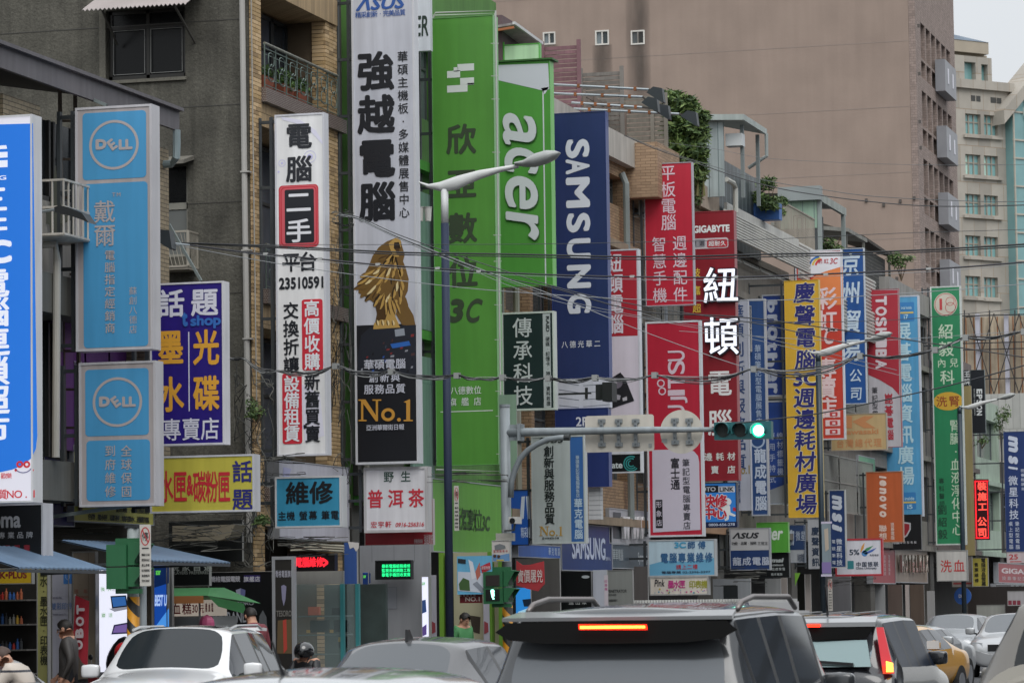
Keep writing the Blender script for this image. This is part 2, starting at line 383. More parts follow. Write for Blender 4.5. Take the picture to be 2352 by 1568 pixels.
stain(1438, 1496, -30, 330); stain(1240, 1285, 104, 230); stain(1360, 1408, 104, 220)
# street side of the tower: window bands, piers, air conditioner boxes
sm = M('918078', .8, var=.08, brick=(.25, .12, .008, '6a5e58')); Z0 = at(2130, 145/3.893+0, X=TX).z
fl = 3.25; base = at(2128, 37, Y=TY).z
hs_ = []
for k in range(9):
    zt = base - k*fl
    for i in range(6):
        ya = 159.6+i*1.62; hs_.append((ya, ya+1.3, zt-1.70, zt))
    for i in range(3):
        ya = 159.6+i*1.62; hs_.append((ya, ya+1.3, zt-2.62, zt-1.82))
hs_ = [h for h in hs_ if h[2] > 1]
opening_wall('X', TX, .3, TY-.0, 170.5, 0, 36, hs_, sm, R, 'street_wall')
gm = M('3c4a4a', .2, var=.1)
for (ya, yb, za, zb) in hs_:
    w = MB().box(TX-.28, TX-.2, ya, ya+.08, za, zb).box(TX-.28, TX-.2, yb-.08, yb, za, zb).build('window', M('6a6864', .5), R)
    box('pane', TX-.27, TX-.25, ya+.08, yb-.08, za, zb, gm, w)
for k in range(9):
    z = base-k*fl-1.35
    if z < 3: break
    a = MB().box(TX+.02, TX+.5, 163.8, 167.4, z-1.35, z+.2).build('sign_box', M('84858a', .5, var=.1), R, label='pale grey box standing out from the tower\'s street side')
    MB().box(TX+.505, TX+.53, 164.6, 164.9, z-.9, z-.15).box(TX+.505, TX+.53, 166.1, 166.4, z-.9, z-.2).build('numeral', M('c8c8d0', .4), R)
# ---- beige office block with teal windows, turned away from the street
R = empty('office_block', tuple(at(2260, 1390, Y=290)), 'beige office block with teal windows and a blue-grey pyramid roof', 'building')
R['_w'] = (0, 0, 0); R.location = (0, 0, 0)
A0 = at(2195, 600, Y=285); ang = math.radians(41.2)
D = Vector((math.sin(ang), math.cos(ang), 0)); Nn = Vector((math.cos(ang), -math.sin(ang), 0))
def onface(px, py):   # along-face coordinate and height
    d = ray(px, py); t = ((A0-CAM).dot(Nn))/d.dot(Nn); q = CAM+d*t; return (q-A0).dot(D), q.z
def P3(s, z, o=0): return A0 + D*s + Nn*o + Vector((0, 0, z-A0.z))
def slab(name, s0, s1, z0, z1, o0, o1, mat, parent=R):
    V = [P3(s, z, o) for z in (z0, z1) for s, o in ((s0, o0), (s1, o0), (s1, o1), (s0, o1))]
    return obj(name, V, BF, mat, parent)
be = M('a09a90', .8, var=.08, brick=(1.9, 3.1, .035, '8a7c6c')); tl = M('6c9898', .12, var=.12, scale=.3, spec=.8); tl2 = M('a4c8bc', .15, var=.05); frm = M('8d8478', .5)
s_end, _ = onface(2321, 400); _, ztop = onface(2270, 203); s0_, _ = onface(2170, 400)
cols = [(2217, 2252), (2260, 2292)]; rows = [(262, 308), (355, 401), (446, 492), (541, 587), (634, 680), (727, 773)]
hl = []
for (yt, yb) in rows:
    for (xa, xb) in cols:
        sa, _ = onface(xa, yt); sb, _ = onface(xb, yt); _, zt = onface((xa+xb)/2, yt+(xa-2217)*.07); _, zb = onface((xa+xb)/2, yb+(xa-2217)*.07); hl.append((sa, sb, zb, zt))
us = sorted({s0_, s_end, *[h[0] for h in hl], *[h[1] for h in hl]}); mb = MB()
for a, b in zip(us[:-1], us[1:]):
    c = (a+b)/2; z = 0
    for p_, q_ in sorted((h[2], h[3]) for h in hl if h[0] < c < h[1])+[(ztop, ztop)]:
        if p_ > z: mb.add([P3(s, zz, o) for zz in (z, p_) for s, o in ((a, 0), (b, 0), (b, -.6), (a, -.6))], BF)
        z = max(z, q_)
mb.build('wall', be, R); slab('core', s0_+.2, s_end-.2, 0, ztop-.5, -14, -.62, M('6a6458', .8))
for i, (sa, sb, zb, zt) in enumerate(hl):
    m = MB(); n = 3
    for k in range(n+1): s = sa+(sb-sa)*k/n; m.add([P3(s+e, z, o) for z in (zb, zt) for e, o in ((-.06, -.25), (.06, -.25), (.06, -.4), (-.06, -.4))], BF)
    for z in (zb, zb+(zt-zb)*.6, zt): m.add([P3(s, z+e, o) for e in (-.05, .05) for s, o in ((sa, -.26), (sb, -.26), (sb, -.39), (sa, -.39))], BF)
    w = m.build('window', frm, R)
    for k in range(n): a, b = sa+(sb-sa)*k/n+.06, sa+(sb-sa)*(k+1)/n-.06; obj('pane', [P3(a, zb, -.33), P3(b, zb, -.33), P3(b, zt, -.33), P3(a, zt, -.33)], [(0, 1, 2, 3)], tl2 if (i in (2, 3) and k == 0) else tl, w)
    slab('sill', sa-.3, sb+.3, zb-.35, zb-.12, .0, .25, be)
slab('cornice', s0_, s_end+.4, ztop-.2, ztop+.55, -.3, .35, be)
for xa, xb in ((2230, 2240), (2242, 2252), (2275, 2288), (2289, 2300)):
    sa, zt = onface(xa, 219+(xa-2230)*.1); sb, zb = onface(xb, 233+(xa-2230)*.1); slab('vent_opening', sa, sb, zb, zt, -.1, .02, M('3a3a38'))
# upper tower and pyramid roof
ua, _ = onface(2180, 150); ub, _ = onface(2276, 150); _, zu = onface(2230, 122)
hl2 = []
for xa, xb, yt, yb in ((2213, 2240, 142, 193), (2252, 2268, 148, 197)):
    sa, zt = onface(xa, yt); sb, zb = onface(xb, yb); hl2.append((sa, sb, zb, zt))
slab('tower_wall', ua, ub, ztop+.56, zu, -13, -.5, M('9a9080', .8, var=.06))
for sa, sb, zb, zt in hl2: slab('pane', sa, sb, zb, zt, -.49, -.44, tl); 
us = sorted({ua, ub, *[h[0] for h in hl2], *[h[1] for h in hl2]}); mb = MB()
for a, b in zip(us[:-1], us[1:]):
    c = (a+b)/2; z = ztop+.56
    for p_, q_ in sorted((h[2], h[3]) for h in hl2 if h[0] < c < h[1])+[(zu-.3, zu-.3)]:
        if p_ > z: mb.add([P3(s, zz, o) for zz in (z, p_) for s, o in ((a, .1), (b, .1), (b, -.43), (a, -.43))], BF)
        z = max(z, q_)
mb.build('tower_wall', be, R)
_, za = onface(2200, 60); b0, _ = onface(2140, 115); b1, _ = onface(2268, 115)
V = [P3(b0, zu+1, .2), P3(b1, zu+1, .2), P3(b1, zu+1, -15), P3(b0, zu+1, -15), P3((b0+b1)/2, za+1.3, -7)]
obj('roof', V, [(0, 1, 4), (1, 2, 4), (2, 3, 4), (3, 0, 4), (3, 2, 1, 0)], M('5c6a78', .7, var=.1, brick=(3, .5, .05, '4a5664')), R)
slab('parapet', b0, b1, zu, zu+1, -15, .15, M('9a9080', .8, var=.06))
# teal curtain wall with a gable
ga, _ = onface(2314, 500); gb, _ = onface(2420, 500); gt = [onface(2314, 252), onface(2352, 205)]
gf = lambda s: gt[0][1] + (gt[1][1]-gt[0][1])*(s-gt[0][0])/(gt[1][0]-gt[0][0])
m = MB(); m.prism([P3(ga, 0, .9), P3(gb, 0, .9), P3(gb, gf(gb), .9), P3(ga, gf(ga), .9)], -Nn*3); m.build('curtain_wall', M('6a9496', .12, var=.18, scale=.25, spec=.8), R)
m = MB()
z = 3
while z < gf(gb):
    s = max(ga, gt[0][0]+(z-gt[0][1])/(gt[1][1]-gt[0][1])*(gt[1][0]-gt[0][0])) if z > gf(ga) else ga
    if s < gb: m.add([P3(q, z+e, o) for e in (-.07, .07) for q, o in ((s, .9), (gb, .9), (gb, 1.0), (s, 1.0))], BF)
    z += 1.55 if int(z) % 2 else 2.4
s = ga+.1
while s < gb: m.add([P3(s+e, zz, o) for zz in (0, gf(s)) for e, o in ((-.07, .91), (.07, .91), (.07, 1.02), (-.07, 1.02))], BF); s += 1.35
m.build('mullions', M('a09c90', .5), R)
m = MB(); m.add([P3(s, gf(s)+e, o) for e in (0, 1.2) for s, o in ((ga-1.2, 1.3), (gb, 1.3), (gb, -1.5), (ga-1.2, -1.5))], BF); m.build('gable_coping', be, R)
o = None
pr = MB(); ccx, ccz = onface(2351, 262); V = []
for rr in (.9, 1.0):
    V += [P3(ccx+rr*math.cos(t*math.pi/16), ccz+rr*math.sin(t*math.pi/16), 1.08) for t in range(32)]
obj('clock_ring', V, [(i, (i+1) % 32, (i+1) % 32+32, i+32) for i in range(32)], M('8a9c94'), R)

# ---- houses of the row
def row_house(label, y0, y1, top, wall, k0=0, glass_h='39424a', slab_h=None, storeys=(3.75, 6.95, 10.15), bay=2.6, grille=False, name='shop_house', depth=12, arcade='5a5854', fh_=3.2):
    R = empty(name, (-25, (y0+y1)/2, 0), label, 'building')
    wm = M(wall, .8, var=.14, streak=.22, bump=.1) if isinstance(wall, str) else wall
    sl_ = M(slab_h, .8, var=.15, streak=.2) if slab_h else wm
    box('wall', -19.2-depth, -19.66, y0, y1, 3.7, top-.25, M('4a4640', .9, var=.2), R)
    n = max(1, round((y1-y0)/bay)); fr = M('5d6264', .45, .3); gl = M(glass_h, .12, var=.25, scale=.6, spec=.7)
    hl = []
    for s in storeys:
        for i in range(n):
            a = y0+.3+(y1-y0-.6)*i/n; b = y0+.3+(y1-y0-.6)*(i+1)/n; hl.append((a+.12, b-.12, s+.95, min(s+2.55, top-.3)))
    opening_wall('X', -19.2, .45, y0, y1, 3.7, top, hl, wm, R, 'street_wall')
    for (a, b, c, d) in hl:
        m = MB(); t = .05; xx = -19.5; mid = (a+b)/2
        for q in (a, mid-t/2, b-t): m.box(xx-.03, xx+.03, q, q+t, c, d)
        m.box(xx-.028, xx+.028, a, b, c, c+t).box(xx-.028, xx+.028, a, b, d-t, d).box(xx-.028, xx+.028, a, b, c+(d-c)*.68, c+(d-c)*.68+t)
        w = m.build('window', fr, R); box('pane', xx-.012, xx, a+t, mid-t/2, c+t, d-t, gl, w); box('pane', xx-.012, xx, mid+t/2, b-t, c+t, d-t, gl, w)
        if grille:
            m = MB(); q = a
            while q < b: m.box(-19.05, -19.03, q, q+.02, c-.1, d); q += .14
            for z in (c-.1, (c+d)/2, d): m.box(-19.19, -19.02, a, a+.02, z, z+.02).box(-19.19, -19.02, b-.02, b, z, z+.02).box(-19.05, -19.025, a, b, z, z+.025)
            m.build('grille', M('8a8c88', .5), R)
    for s in storeys: box('ledge', -19.19, -19.0, y0+.05, y1-.05, s-.12, s+.06, sl_, R)
    am = M(arcade, .7, var=.15, streak=.15)
    box('pillar', -19.75, -19.22, y0, y0+.42, .14, 3.69, am, R); box('pillar', -19.75, -19.22, y1-.42, y1, .14, 3.69, am, R)
    box('back_wall', -24.2, -22.4, y0, y1, .14, 3.69, M('3a3a3c', .6, var=.3), R)
    box('ceiling', -22.39, -19.76, y0, y1, 3.3, 3.69, M('4a4a4a', .8), R)
    return R
def pipe(R, y, z0, z1, h='8a8d8c', r=.055, X=-19.05):
    MB().tube([(X, y, z0), (X, y, z1-.25), (X-.1, y, z1)], r, 8).build('drainpipe', M(h, .5, var=.15), R)
def gable_of(R, y, x0, x1, z0, z1, mat, name='side_wall'): return box(name, x0, x1, y-.02, y, z0, z1, mat, R)

# A: low house at the far left with a long overhanging metal eave
R = empty('low_house', (-25, 44, 0), 'low old house at far left under a long grey metal eave', 'building'); HA = R
tile = M('8d7f66', .7, var=.12, brick=(.2, .065, .006, '4a4436'))
box('wall', -31, -19.9, 34, 48.6, 0, 8.8, M('39352f', .9, var=.2), R)
for (a, b) in ((34, 41.9), (42.5, 43.75), (47.6, 48.6)): box('pillar', -19.89, -19.2, a, b, 3.6, 8.85, tile, R)
for z in (3.6, 6.2): box('floor_band', -19.88, -19.05, 34, 47.6, z-.25, z+.3, M('5a5a55', .8, var=.2, streak=.3), R)
box('pale_wall_panel', -19.75, -19.4, 43.76, 47, 6.52, 7.6, M('8c8a86', .8, var=.12, streak=.2), R)
for a in (43.8, 44.9, 46.0):
    w = MB().box(-19.6, -19.5, a, a+.06, 7.62, 8.8).box(-19.6, -19.5, a+.94, a+1.0, 7.62, 8.8).box(-19.6, -19.5, a, a+1, 7.62, 7.7).build('window', M('2c2c2c', .4), R); box('pane', -19.58, -19.56, a+.06, a+.94, 7.7, 8.8, M('23282c', .12, var=.3), w)
for a in (41.95, 43.8, 44.9, 46.0):
    w = MB().box(-19.6, -19.5, a, a+.06, 4.0, 5.9).box(-19.6, -19.5, a+.9, a+.96, 4.0, 5.9).build('window', M('2c2c2c', .4), R); box('pane', -19.58, -19.56, a+.06, a+.9, 4.0, 5.9, M('2b3034', .12, var=.3), w)
EX = -18.95; E0 = at(0, 92, X=EX); E1 = at(412, 267, X=EX); ze = (E0.z+E1.z)/2
fas = M('5f5c60', .55, .2, var=.15, streak=.25)
MB().box(EX-.06, EX, 33, E1.y, ze-.30, ze).box(EX-.12, EX+.07, 33, E1.y+.02, ze, ze+.05).build('eave_gutter', fas, R)
obj('roof', [(EX+.05, 33, ze+.06), (EX+.05, E1.y, ze+.06), (-31, E1.y, ze+2.2), (-31, 33, ze+2.2), (EX+.05, 33, ze+.052), (EX+.05, E1.y, ze+.052), (-31, E1.y, ze+2.1), (-31, 33, ze+2.1)], BF, M('4c4a4a', .7, var=.2), R)
m = MB(); g0 = Vector((EX, E1.y-.12, ze-.3)); m.tube([g0, g0+Vector((0, 0, -.25)), g0+Vector((0, -.02, -.42)), g0+Vector((-.12, .1, -.5)), g0+Vector((-1.2, .1, -.5))], .06, 10); m.build('downpipe', M('6f7d80', .4), R)
MB().tube([at(118, 560, X=-19.0)-Vector((0.3, 0, 0)), at(127, 562, X=-19.0), at(131, 600, X=-19.0), at(128, 1050, X=-19.0)], .055, 10).build('drainpipe', M('a7a49c', .5, var=.15, streak=.2), R)
rail = M('b8b4ac', .5, var=.25, streak=.4)
def cage(Rr, name, ya, yb, z0, z1, x0=-19.2, x1=-18.7, n=7, mt=None):
    m = MB(); mt = mt or rail
    for z in (z0, (z0+z1)/2, z1): m.bar((x1, ya, z), (x1, yb, z), .03).bar((x0, ya, z), (x1, ya, z), .03).bar((x0, yb, z), (x1, yb, z), .03)
    for i in range(n+1): y = ya+(yb-ya)*i/n; m.bar((x1, y, z0), (x1, y, z1), .02)
    for i in range(3): x = x0+(x1-x0)*i/3; m.bar((x, ya, z0), (x, ya, z1), .02)
    m.box(x0, x1, ya, yb, z0-.03, z0)
    return m.build(name, mt, Rr)
cage(R, 'balcony_cage', 43.4, 44.6, 7.0, 7.75); cage(R, 'balcony_cage', 41.7, 42.6, 6.9, 7.9, n=5); cage(R, 'balcony_cage', 45.2, 46.2, 6.6, 7.3)
m = MB(); c = at(127, 495, Y=44.4)      # dark hanging star
S = []
for i in range(8):
    a = math.pi/2+i*math.pi/4; r = (.42, .13)[i % 2]*(1.25 if i % 4 == 0 else 1); S.append((c.x+r*math.cos(a), 44.4, c.z+r*1.35*math.sin(a)))
o = m.prism(S, (0, .03, 0)).build('hanging_star', M('4d5048', .6)); tag(o, 'dark four pointed star ornament hung between the left signs', 'ornament')
# B: grey roughcast side wall and tan brick front with balconies
R = empty('brick_house', (-25, 54.8, 0), 'tan brick house with a grey roughcast side wall and iron balconies', 'building'); HB = R
rough_ = M('54524a', .95, var=.38, streak=.34, fine=.22, bump=.7, scale=1)
GY = 52.3; G = Pl(R, 'Y', GY)
gw = [G.box4(245, 20, 425, 181), G.box4(362, 382, 431, 590)]
opening_wall('Y', GY, .3, -34, -19.245, 0, 14.5, gw, rough_, R, 'side_wall')
box('wall', -34, -20.05, GY+.31, 57.2, 0, 14.4, M('302d2a', .9), R)
for y0_, y1_ in ((98, 100), ):
    pass
m = MB()
for pa, pb in (((0, 65.5), (555, 57)), ((365, 246), (555, 243)), ((430, 468), (555, 463)), ((370, 678), (555, 673))):
    a, b = at(*pa, Y=GY), at(*pb, Y=GY); zz = (a.z+b.z)/2; m.box(a.x, b.x, GY-.006, GY, zz-.006, zz+.006)
m.build('wall_joint', M('3c3a36'), R)
blk = M('26241f', .4)
u0, u1, z0, z1 = gw[0]; m = MB(); yy = GY+.10
for q in (u0, (u0+u1)/2-.03, u1-.06): m.box(q, q+.06, yy, yy+.06, z0, z1)
m.box(u0, u1, yy, yy+.06, z0, z0+.08).box(u0, u1, yy, yy+.06, z1-.06, z1).box(u0, u1, yy-.01, yy+.05, z0+(z1-z0)*.73, z0+(z1-z0)*.73+.07)
w = m.build('window', blk, R); gdk = M('101112', .25, var=.2, spec=.25)
box('pane', u0+.06, (u0+u1)/2-.03, yy+.03, yy+.04, z0+.08, z1-.06, gdk, w); box('pane', (u0+u1)/2+.03, u1-.06, yy+.03, yy+.04, z0+.08, z1-.06, gdk, w)
m = MB(); thin = M('8c8c88', .4)
for a, b in ((u0+.08, (u0+u1)/2-.05), ((u0+u1)/2+.05, u1-.08)): zc = z0+(z1-z0)*.71; m.box(a, b, yy-.02, yy-.005, z0+.1, z0+.108).box(a, a+.008, yy-.02, yy-.005, z0+.1, zc).box(b-.008, b, yy-.02, yy-.005, z0+.1, zc).box(a, b, yy-.02, yy-.005, zc, zc+.008)
m.build('window_trim', thin, R)
box('window_sill', u0-.03, u1+.03, GY-.05, GY-.002, z0-.06, z0-.005, M('6a675d', .9, fine=.2), R)
box('window_jamb', u0-.12, u0-.01, GY-.03, GY-.002, z0, z1, M('67645a', .9, fine=.2), R)
# corrugated window hood
a0, a1 = at(188, 22, Y=GY-.9).x, at(428, 12, Y=GY-.9).x; zf = at(300, 16, Y=GY-.9).z; m = MB(); n = 96; V = []
for j, (y, z) in enumerate(((GY-.9, zf), (GY-.02, zf+.42))):
    for i in range(n+1): V.append((a0+(a1-a0)*i/n, y, z+.018*math.sin(i*math.pi/2)))
m.add(V+[(v[0], v[1], v[2]-.01) for v in V], [(i, i+1, i+1+n+1, i+n+1) for i in range(n)]+[(i+2*n+2, i+3*n+3, i+3*n+4, i+2*n+3) for i in range(n)]+[(i, i+2*n+2, i+2*n+3, i+1) for i in range(n)])
m.build('window_hood', M('9c9492', .6, var=.15), R)
MB().bar((a0+.25, GY, zf-.45), (a0+.3, GY-.75, zf), .03).bar((a1-.2, GY, zf-.5), (a1-.25, GY-.8, zf), .03).build('hood_bracket', M('4a4844'), R)
u0, u1, z0, z1 = gw[1]; m = MB(); yy = GY+.08; wf = M('8c8a80', .5)
for q in (u0, u1-.05): m.box(q, q+.05, yy, yy+.05, z0, z1)
zm = z0+(z1-z0)*.56; m.box(u0, u1, yy, yy+.05, zm-.05, zm+.06).box(u0, u1, yy, yy+.05, z0, z0+.05)
w = m.build('window', wf, R); box('pane', u0+.05, u1-.05, yy+.02, yy+.03, zm+.06, z1, gdk, w); box('pane', u0+.05, u1-.05, yy+.02, yy+.03, z0+.05, zm-.05, M('6d706e', .3, var=.1), w)
a, b = at(362, 370, Y=GY).x, at(447, 370, Y=GY).x; zz = at(400, 372, Y=GY).z; obj('window_ledge', [(a, GY-.5, zz-.1), (b, GY-.5, zz-.1), (b, GY-.01, zz+.02), (a, GY-.01, zz+.02), (a, GY-.5, zz-.04), (b, GY-.5, zz-.04), (b, GY-.01, zz+.09), (a, GY-.01, zz+.09)], BF, M('6a675f', .8, fine=.2), R)
a, b = at(360, 570, Y=GY-.45).x, at(432, 570, Y=GY-.45).x; z0, z1 = at(400, 612, Y=GY-.45).z, at(400, 532, Y=GY-.45).z; m = MB(); fr_ = M('9a9488', .5, var=.2)
for z in (z0, z1): m.bar((a, GY-.45, z), (b, GY-.45, z), .03).bar((b, GY-.45, z), (b, GY, z), .025).bar((a, GY-.45, z), (a, GY, z), .025)
m.bar((b, GY-.45, z0), (b, GY-.45, z1), .04).box(a, b, GY-.45, GY, z0-.05, z0)
for i in range(8): f0 = i/8; m.bar((a+(b-a)*f0, GY-.45, z1), (a+(b-a)*min(1, f0+.25), GY-.45, z0), .008); m.bar((b, GY-.45*f0, z1), (b, GY-.45*max(0, f0-.3), z0), .008)
m.build('window_cage', fr_, R)
m = MB(); m.tube([at(553+(y*.0135)+3, y, Y=GY-.09) for y in (-40, 300, 700, 1000, 1245)], .048, 10); 
for y in (395, 575, 778, 1090): q = at(559+y*.0135, y, Y=GY-.09); m.box(q.x-.075, q.x+.075, GY-.15, GY-.01, q.z-.012, q.z+.012)
m.build('drainpipe', M('9d9b96', .5, var=.08, streak=.15), R)
m = MB(); m.tube([at(561+(y*.0135)+16, y, Y=GY-.05) for y in (-40, 300, 580, 700, 940)], .012, 5); m.build('conduit', M('8c8a84'), R)
# brick front
bm = [M(h, .75, var=.12, bump=.1) for h in ('ae9268', 'a0855a', 'b99e76', '8c7452')]; mort = M('5a4d3c', .9)
py0, py1 = 56.05, 56.72     # right pillar
box('pillar', -20.0, -19.235, py0+.03, py1-.03, 0, 14.4, mort, R)
box('pilaster', -20.0, -19.235, GY+.305, 52.78, 0, 14.4, mort, R)
course, L3 = .0685, .215
for which in ('pieces', 'stuff'):
    rest = [MB() for _ in bm]
    zc = .2
    k = 0
    while zc < 13.6:
        near = 8.9 <= zc <= 12.45
        off = (k % 2)*.1
        spans = []
        y = py0+.0-off*0; cuts = [py0, py0+.11+off, py0+.33+off*1.0, py0+.55, py1] if k % 2 else [py0, py0+.22, py0+.44, py1]
        for a, b in zip(cuts[:-1], cuts[1:]):
            if b-a < .03: continue
            spans.append(('s', a+.004, b-.004))
        spans.append(('r', 0, 0))
        for kind, a, b in spans:
            c = random.choice((0, 0, 1, 2, 3)); pr = random.uniform(.0, .006)
            if kind == 's': bx_ = (-19.235, -19.205+pr, a, b, zc, zc+course-.009)
            else: bx_ = (-19.45, -19.237, py0+.002-pr, py0+.028, zc, zc+course-.009)
            if near and which == 'pieces': shared_box('brick', bx_[1]-bx_[0]+0, round(bx_[3]-bx_[2], 2), course-.009, bm[c], R, ((bx_[0]+bx_[1])/2, (bx_[2]+bx_[3])/2, (bx_[4]+bx_[5])/2))
            elif not near and which == 'stuff': rest[c].box(*bx_)
        if which == 'stuff':
            for a, b in (((GY+.005, 52.52), (52.53, 52.78)) if k % 2 else ((GY+.005, 52.41), (52.42, 52.64), (52.65, 52.78))): rest[random.choice((0, 1, 2, 3))].box(-19.235, -19.205, a, b, zc, zc+course-.009)
        zc += course; k += 1
    if which == 'stuff':
        for q, mb_ in zip(bm, rest): mb_.build('bricks', q, R)['kind'] = 'stuff'
box('party_wall', -20.0, -19.32, 56.74, 57.28, 0, 14.2, M('48463f', .9, var=.25, streak=.3), R)
mos = M('8f8a82', .6, var=.05, brick=(.03, .03, .006, '4a3430')); sold = M('a68d68', .75, var=.1, brick=(.07, .5, .006, '55482e'))
for s in (3.6, 6.85, 10.2):
    box('balcony_slab', -20.04, -19.12, 52.79, 56.95, s-.02, s+.22, mos, R)
    box('beam', -20.04, -19.22, 52.79, 56.04, s-.42, s-.03, sold, R)
box('beam', -20.04, -19.16, 52.79, 56.6, 12.05, 13.0, sold, R)
dkf = M('2c3134', .4, .2)
for s, top in ((3.8, 6.4), (7.07, 9.7), (10.42, 12.0)):
    for i in range(4):
        a = 52.85+i*.79; m = MB()
        for q in (a, a+.72): m.box(-19.95, -19.88, q, q+.06, s, top)
        m.box(-19.95, -19.88, a, a+.78, top-.06, top).box(-19.95, -19.88, a, a+.78, s, s+.06).box(-19.95, -19.88, a, a+.78, s+(top-s)*.62, s+(top-s)*.62+.05)
        w = m.build('window', dkf, R); box('pane', -19.93, -19.915, a+.06, a+.72, s+.06, top-.06, M('30363c' if i % 2 else '4a4f58', .08, var=.3), w)
# ornate iron railings
iron = M('5d6c66', .5, .3, var=.2)
def railing(Rr, ya, yb, z0, X=-19.17, h=.74):
    m = MB().tube([(X, ya, z0+h), (X, yb, z0+h)], .026, 8)
    r = m.build('handrail', M('78796f', .5, .2, var=.3, streak=.4), Rr)
    m = MB()
    for z in (.05, .17, .56, .66): m.bar((X, ya, z0+z), (X, yb, z0+z), .012)
    n = 7; w = (yb-ya)/n
    for i in range(n+1): m.bar((X, ya+i*w, z0), (X, ya+i*w, z0+h), .018)
    for i in range(n):
        c = ya+(i+.5)*w; 
        for zc_, hh in ((.24, .12), (.5, .12)):
            P = [(X+.02, c+.14*math.copysign(abs(math.cos(t))**.6, math.cos(t)), z0+zc_+hh*.9*math.copysign(abs(math.sin(t))**.6, math.sin(t))) for t in [j*math.pi/6 for j in range(13)]]; m.tube(P, .009, 4, False)
        m.tube([(X+.01, c-.06, z0+.37), (X+.03, c, z0+.42), (X+.01, c+.06, z0+.37)], .012, 4)
    return m.build('railing', iron, Rr)
railing(R, 52.85, 56.6, 10.42); railing(R, 52.85, 56.0, 7.07)
def leaves(name, blobs, mats, parent, n=500, size=.09, label=None, cat=None, thin=1):
    """many small leaf faces spread through uneven clumps"""
    M_ = [MB() for _ in mats]; rnd = random.Random(hash(name) % 999 + n)
    rnd = random.Random(n)
    for (c, r, q) in blobs:
        for i in range(int(n*q)):
            d = Vector((rnd.gauss(0, 1), rnd.gauss(0, 1), rnd.gauss(0, 1))); d.normalize(); rr = rnd.random()**.45
            p = Vector(c)+Vector((d.x*r[0], d.y*r[1], d.z*r[2]))*rr
            a = Vector((rnd.gauss(0, 1), rnd.gauss(0, 1), rnd.gauss(0, .7))).normalized()*size*rnd.uniform(.6, 1.5); b = a.cross(Vector((rnd.gauss(0, 1), rnd.gauss(0, 1), rnd.gauss(0, 1)))).normalized()*size*.32*thin
            M_[rnd.randrange(len(mats))].add([p-a, p+b, p+a, p-b], [(0, 1, 2, 3)])
    out = None
    for mb_, mt in zip(M_, mats): out = mb_.build(name, mt, parent)
    return out
lf = [M(h, .6, var=.25, gain=1.0) for h in ('3c5c28', '567a34', '2c4420')]
for i, (py, s_) in enumerate(((53.35, .5), (54.35, 1.0), (55.1, .8))):
    P = empty('flower_pot', (-19.4, py, 10.43), 'terracotta planter of green leaves, %s of three behind the iron railing' % ('leftmost', 'middle', 'rightmost')[i], 'planter', 'planters on the brick balcony')
    m = MB(); m.add([(-19.4+x*w_, py+y*l_, 10.43+z) for z, w_, l_ in ((0, .10, .2), (.24, .13, .27)) for x, y in ((-1, -1), (1, -1), (1, 1), (-1, 1))], BF); m.build('pot', M('8a4a34', .8), P)
    leaves('foliage', [((-19.35, py, 10.75), (.16, .28, .24*s_), 1)], lf[:2], P, int(260*s_), .05)

# C .. K along the row
HC = row_house('green painted shop house behind the silver and the green signs', 57.3, 66.9, 14.2, '4c7a34', glass_h='6a7476', slab_h='3f8a2e', bay=2.1)
box('grey_pier', -19.19, -19.1, 57.32, 60.0, 3.8, 14.1, M('4c4c48', .8, var=.2, streak=.3), HC); pipe(HC, 57.6, 3.8, 12.4, '8c8a80', .07); pipe(HC, 66.5, 3.8, 9.5, '9a9a92')
for s in (3.9, 7.0): box('ribbed_sheet', -19.04, -19.0, 60.2, 61.6, s, s+2.6, M('7c9a90', .4, var=.1, brick=(.06, 6, .01, '5c7a70')), HC)
HD = row_house('tan tiled shop house with slatted roof screens behind the navy sign', 66.9, 78.0, 12.1, M('9d8060', .7, var=.15, streak=.15, brick=(.24, .07, .006, '5e4c3a')), glass_h='4a4f50', slab_h='8a7a66', bay=2.2)
pipe(HD, 77.2, 3.8, 11.9, '6f7674', .08); pipe(HD, 67.6, 3.8, 11, '8c8c80', .07)
box('parapet', -19.35, -19.0, 67.5, 78.2, 12.1, 12.75, M('a9a49c', .8, var=.1, streak=.25), HD)
HE = row_house('pinkish tan tiled shop house left of the bamboo with a deep cornice', 78.0, 87.5, 12.0, M('93785a', .7, var=.15, brick=(.24, .07, .006, '5e4c3a')), glass_h='3a4446', slab_h='98785c', bay=2.4, grille=True)
box('cornice', -19.9, -18.45, 77.9, 80.2, 11.4, 12.7, M('a08468', .75, var=.1, brick=(.24, .07, .006, '75604c')), HE); box('parapet', -19.4, -19.05, 80.3, 87.4, 12.01, 12.6, M('9c8c7c', .8, streak=.2), HE); pipe(HE, 80.9, 3.8, 11.4, '70757a', .08)
HF = row_house('weathered shop house with a white ribbed parapet and window grilles', 87.5, 97.4, 11.4, '6d6860', glass_h='3c4244', grille=True)
HG = row_house('shop house with a long white ribbed parapet right of the yellow sign top', 97.4, 110.5, 11.2, '74706a', glass_h='3c4244', grille=True, bay=3.2)
HH = row_house('grey shop house with a plain concrete parapet behind the red and grey sign', 110.5, 123.0, 12.0, '7c7872', glass_h='4a5458', bay=3)
HI = row_house('narrow dark shop house behind the green clinic sign', 123.0, 134.4, 10.6, '6a605c', glass_h='46484a', bay=3)
HJ = row_house('pale green plastered house with rust stains right of the black printer sign', 134.6, 141.5, 9.9, '9eaf9f', glass_h='5c6462', storeys=(3.75, 6.6), bay=6)
HK = row_house('dark shop house at the right edge under a rusty rooftop billboard frame', 142.0, 170, 7.6, '5c5854', glass_h='3c4042', storeys=(3.75,), bay=4)
ribs = M('b7b6b0', .5, var=.1, streak=.2)
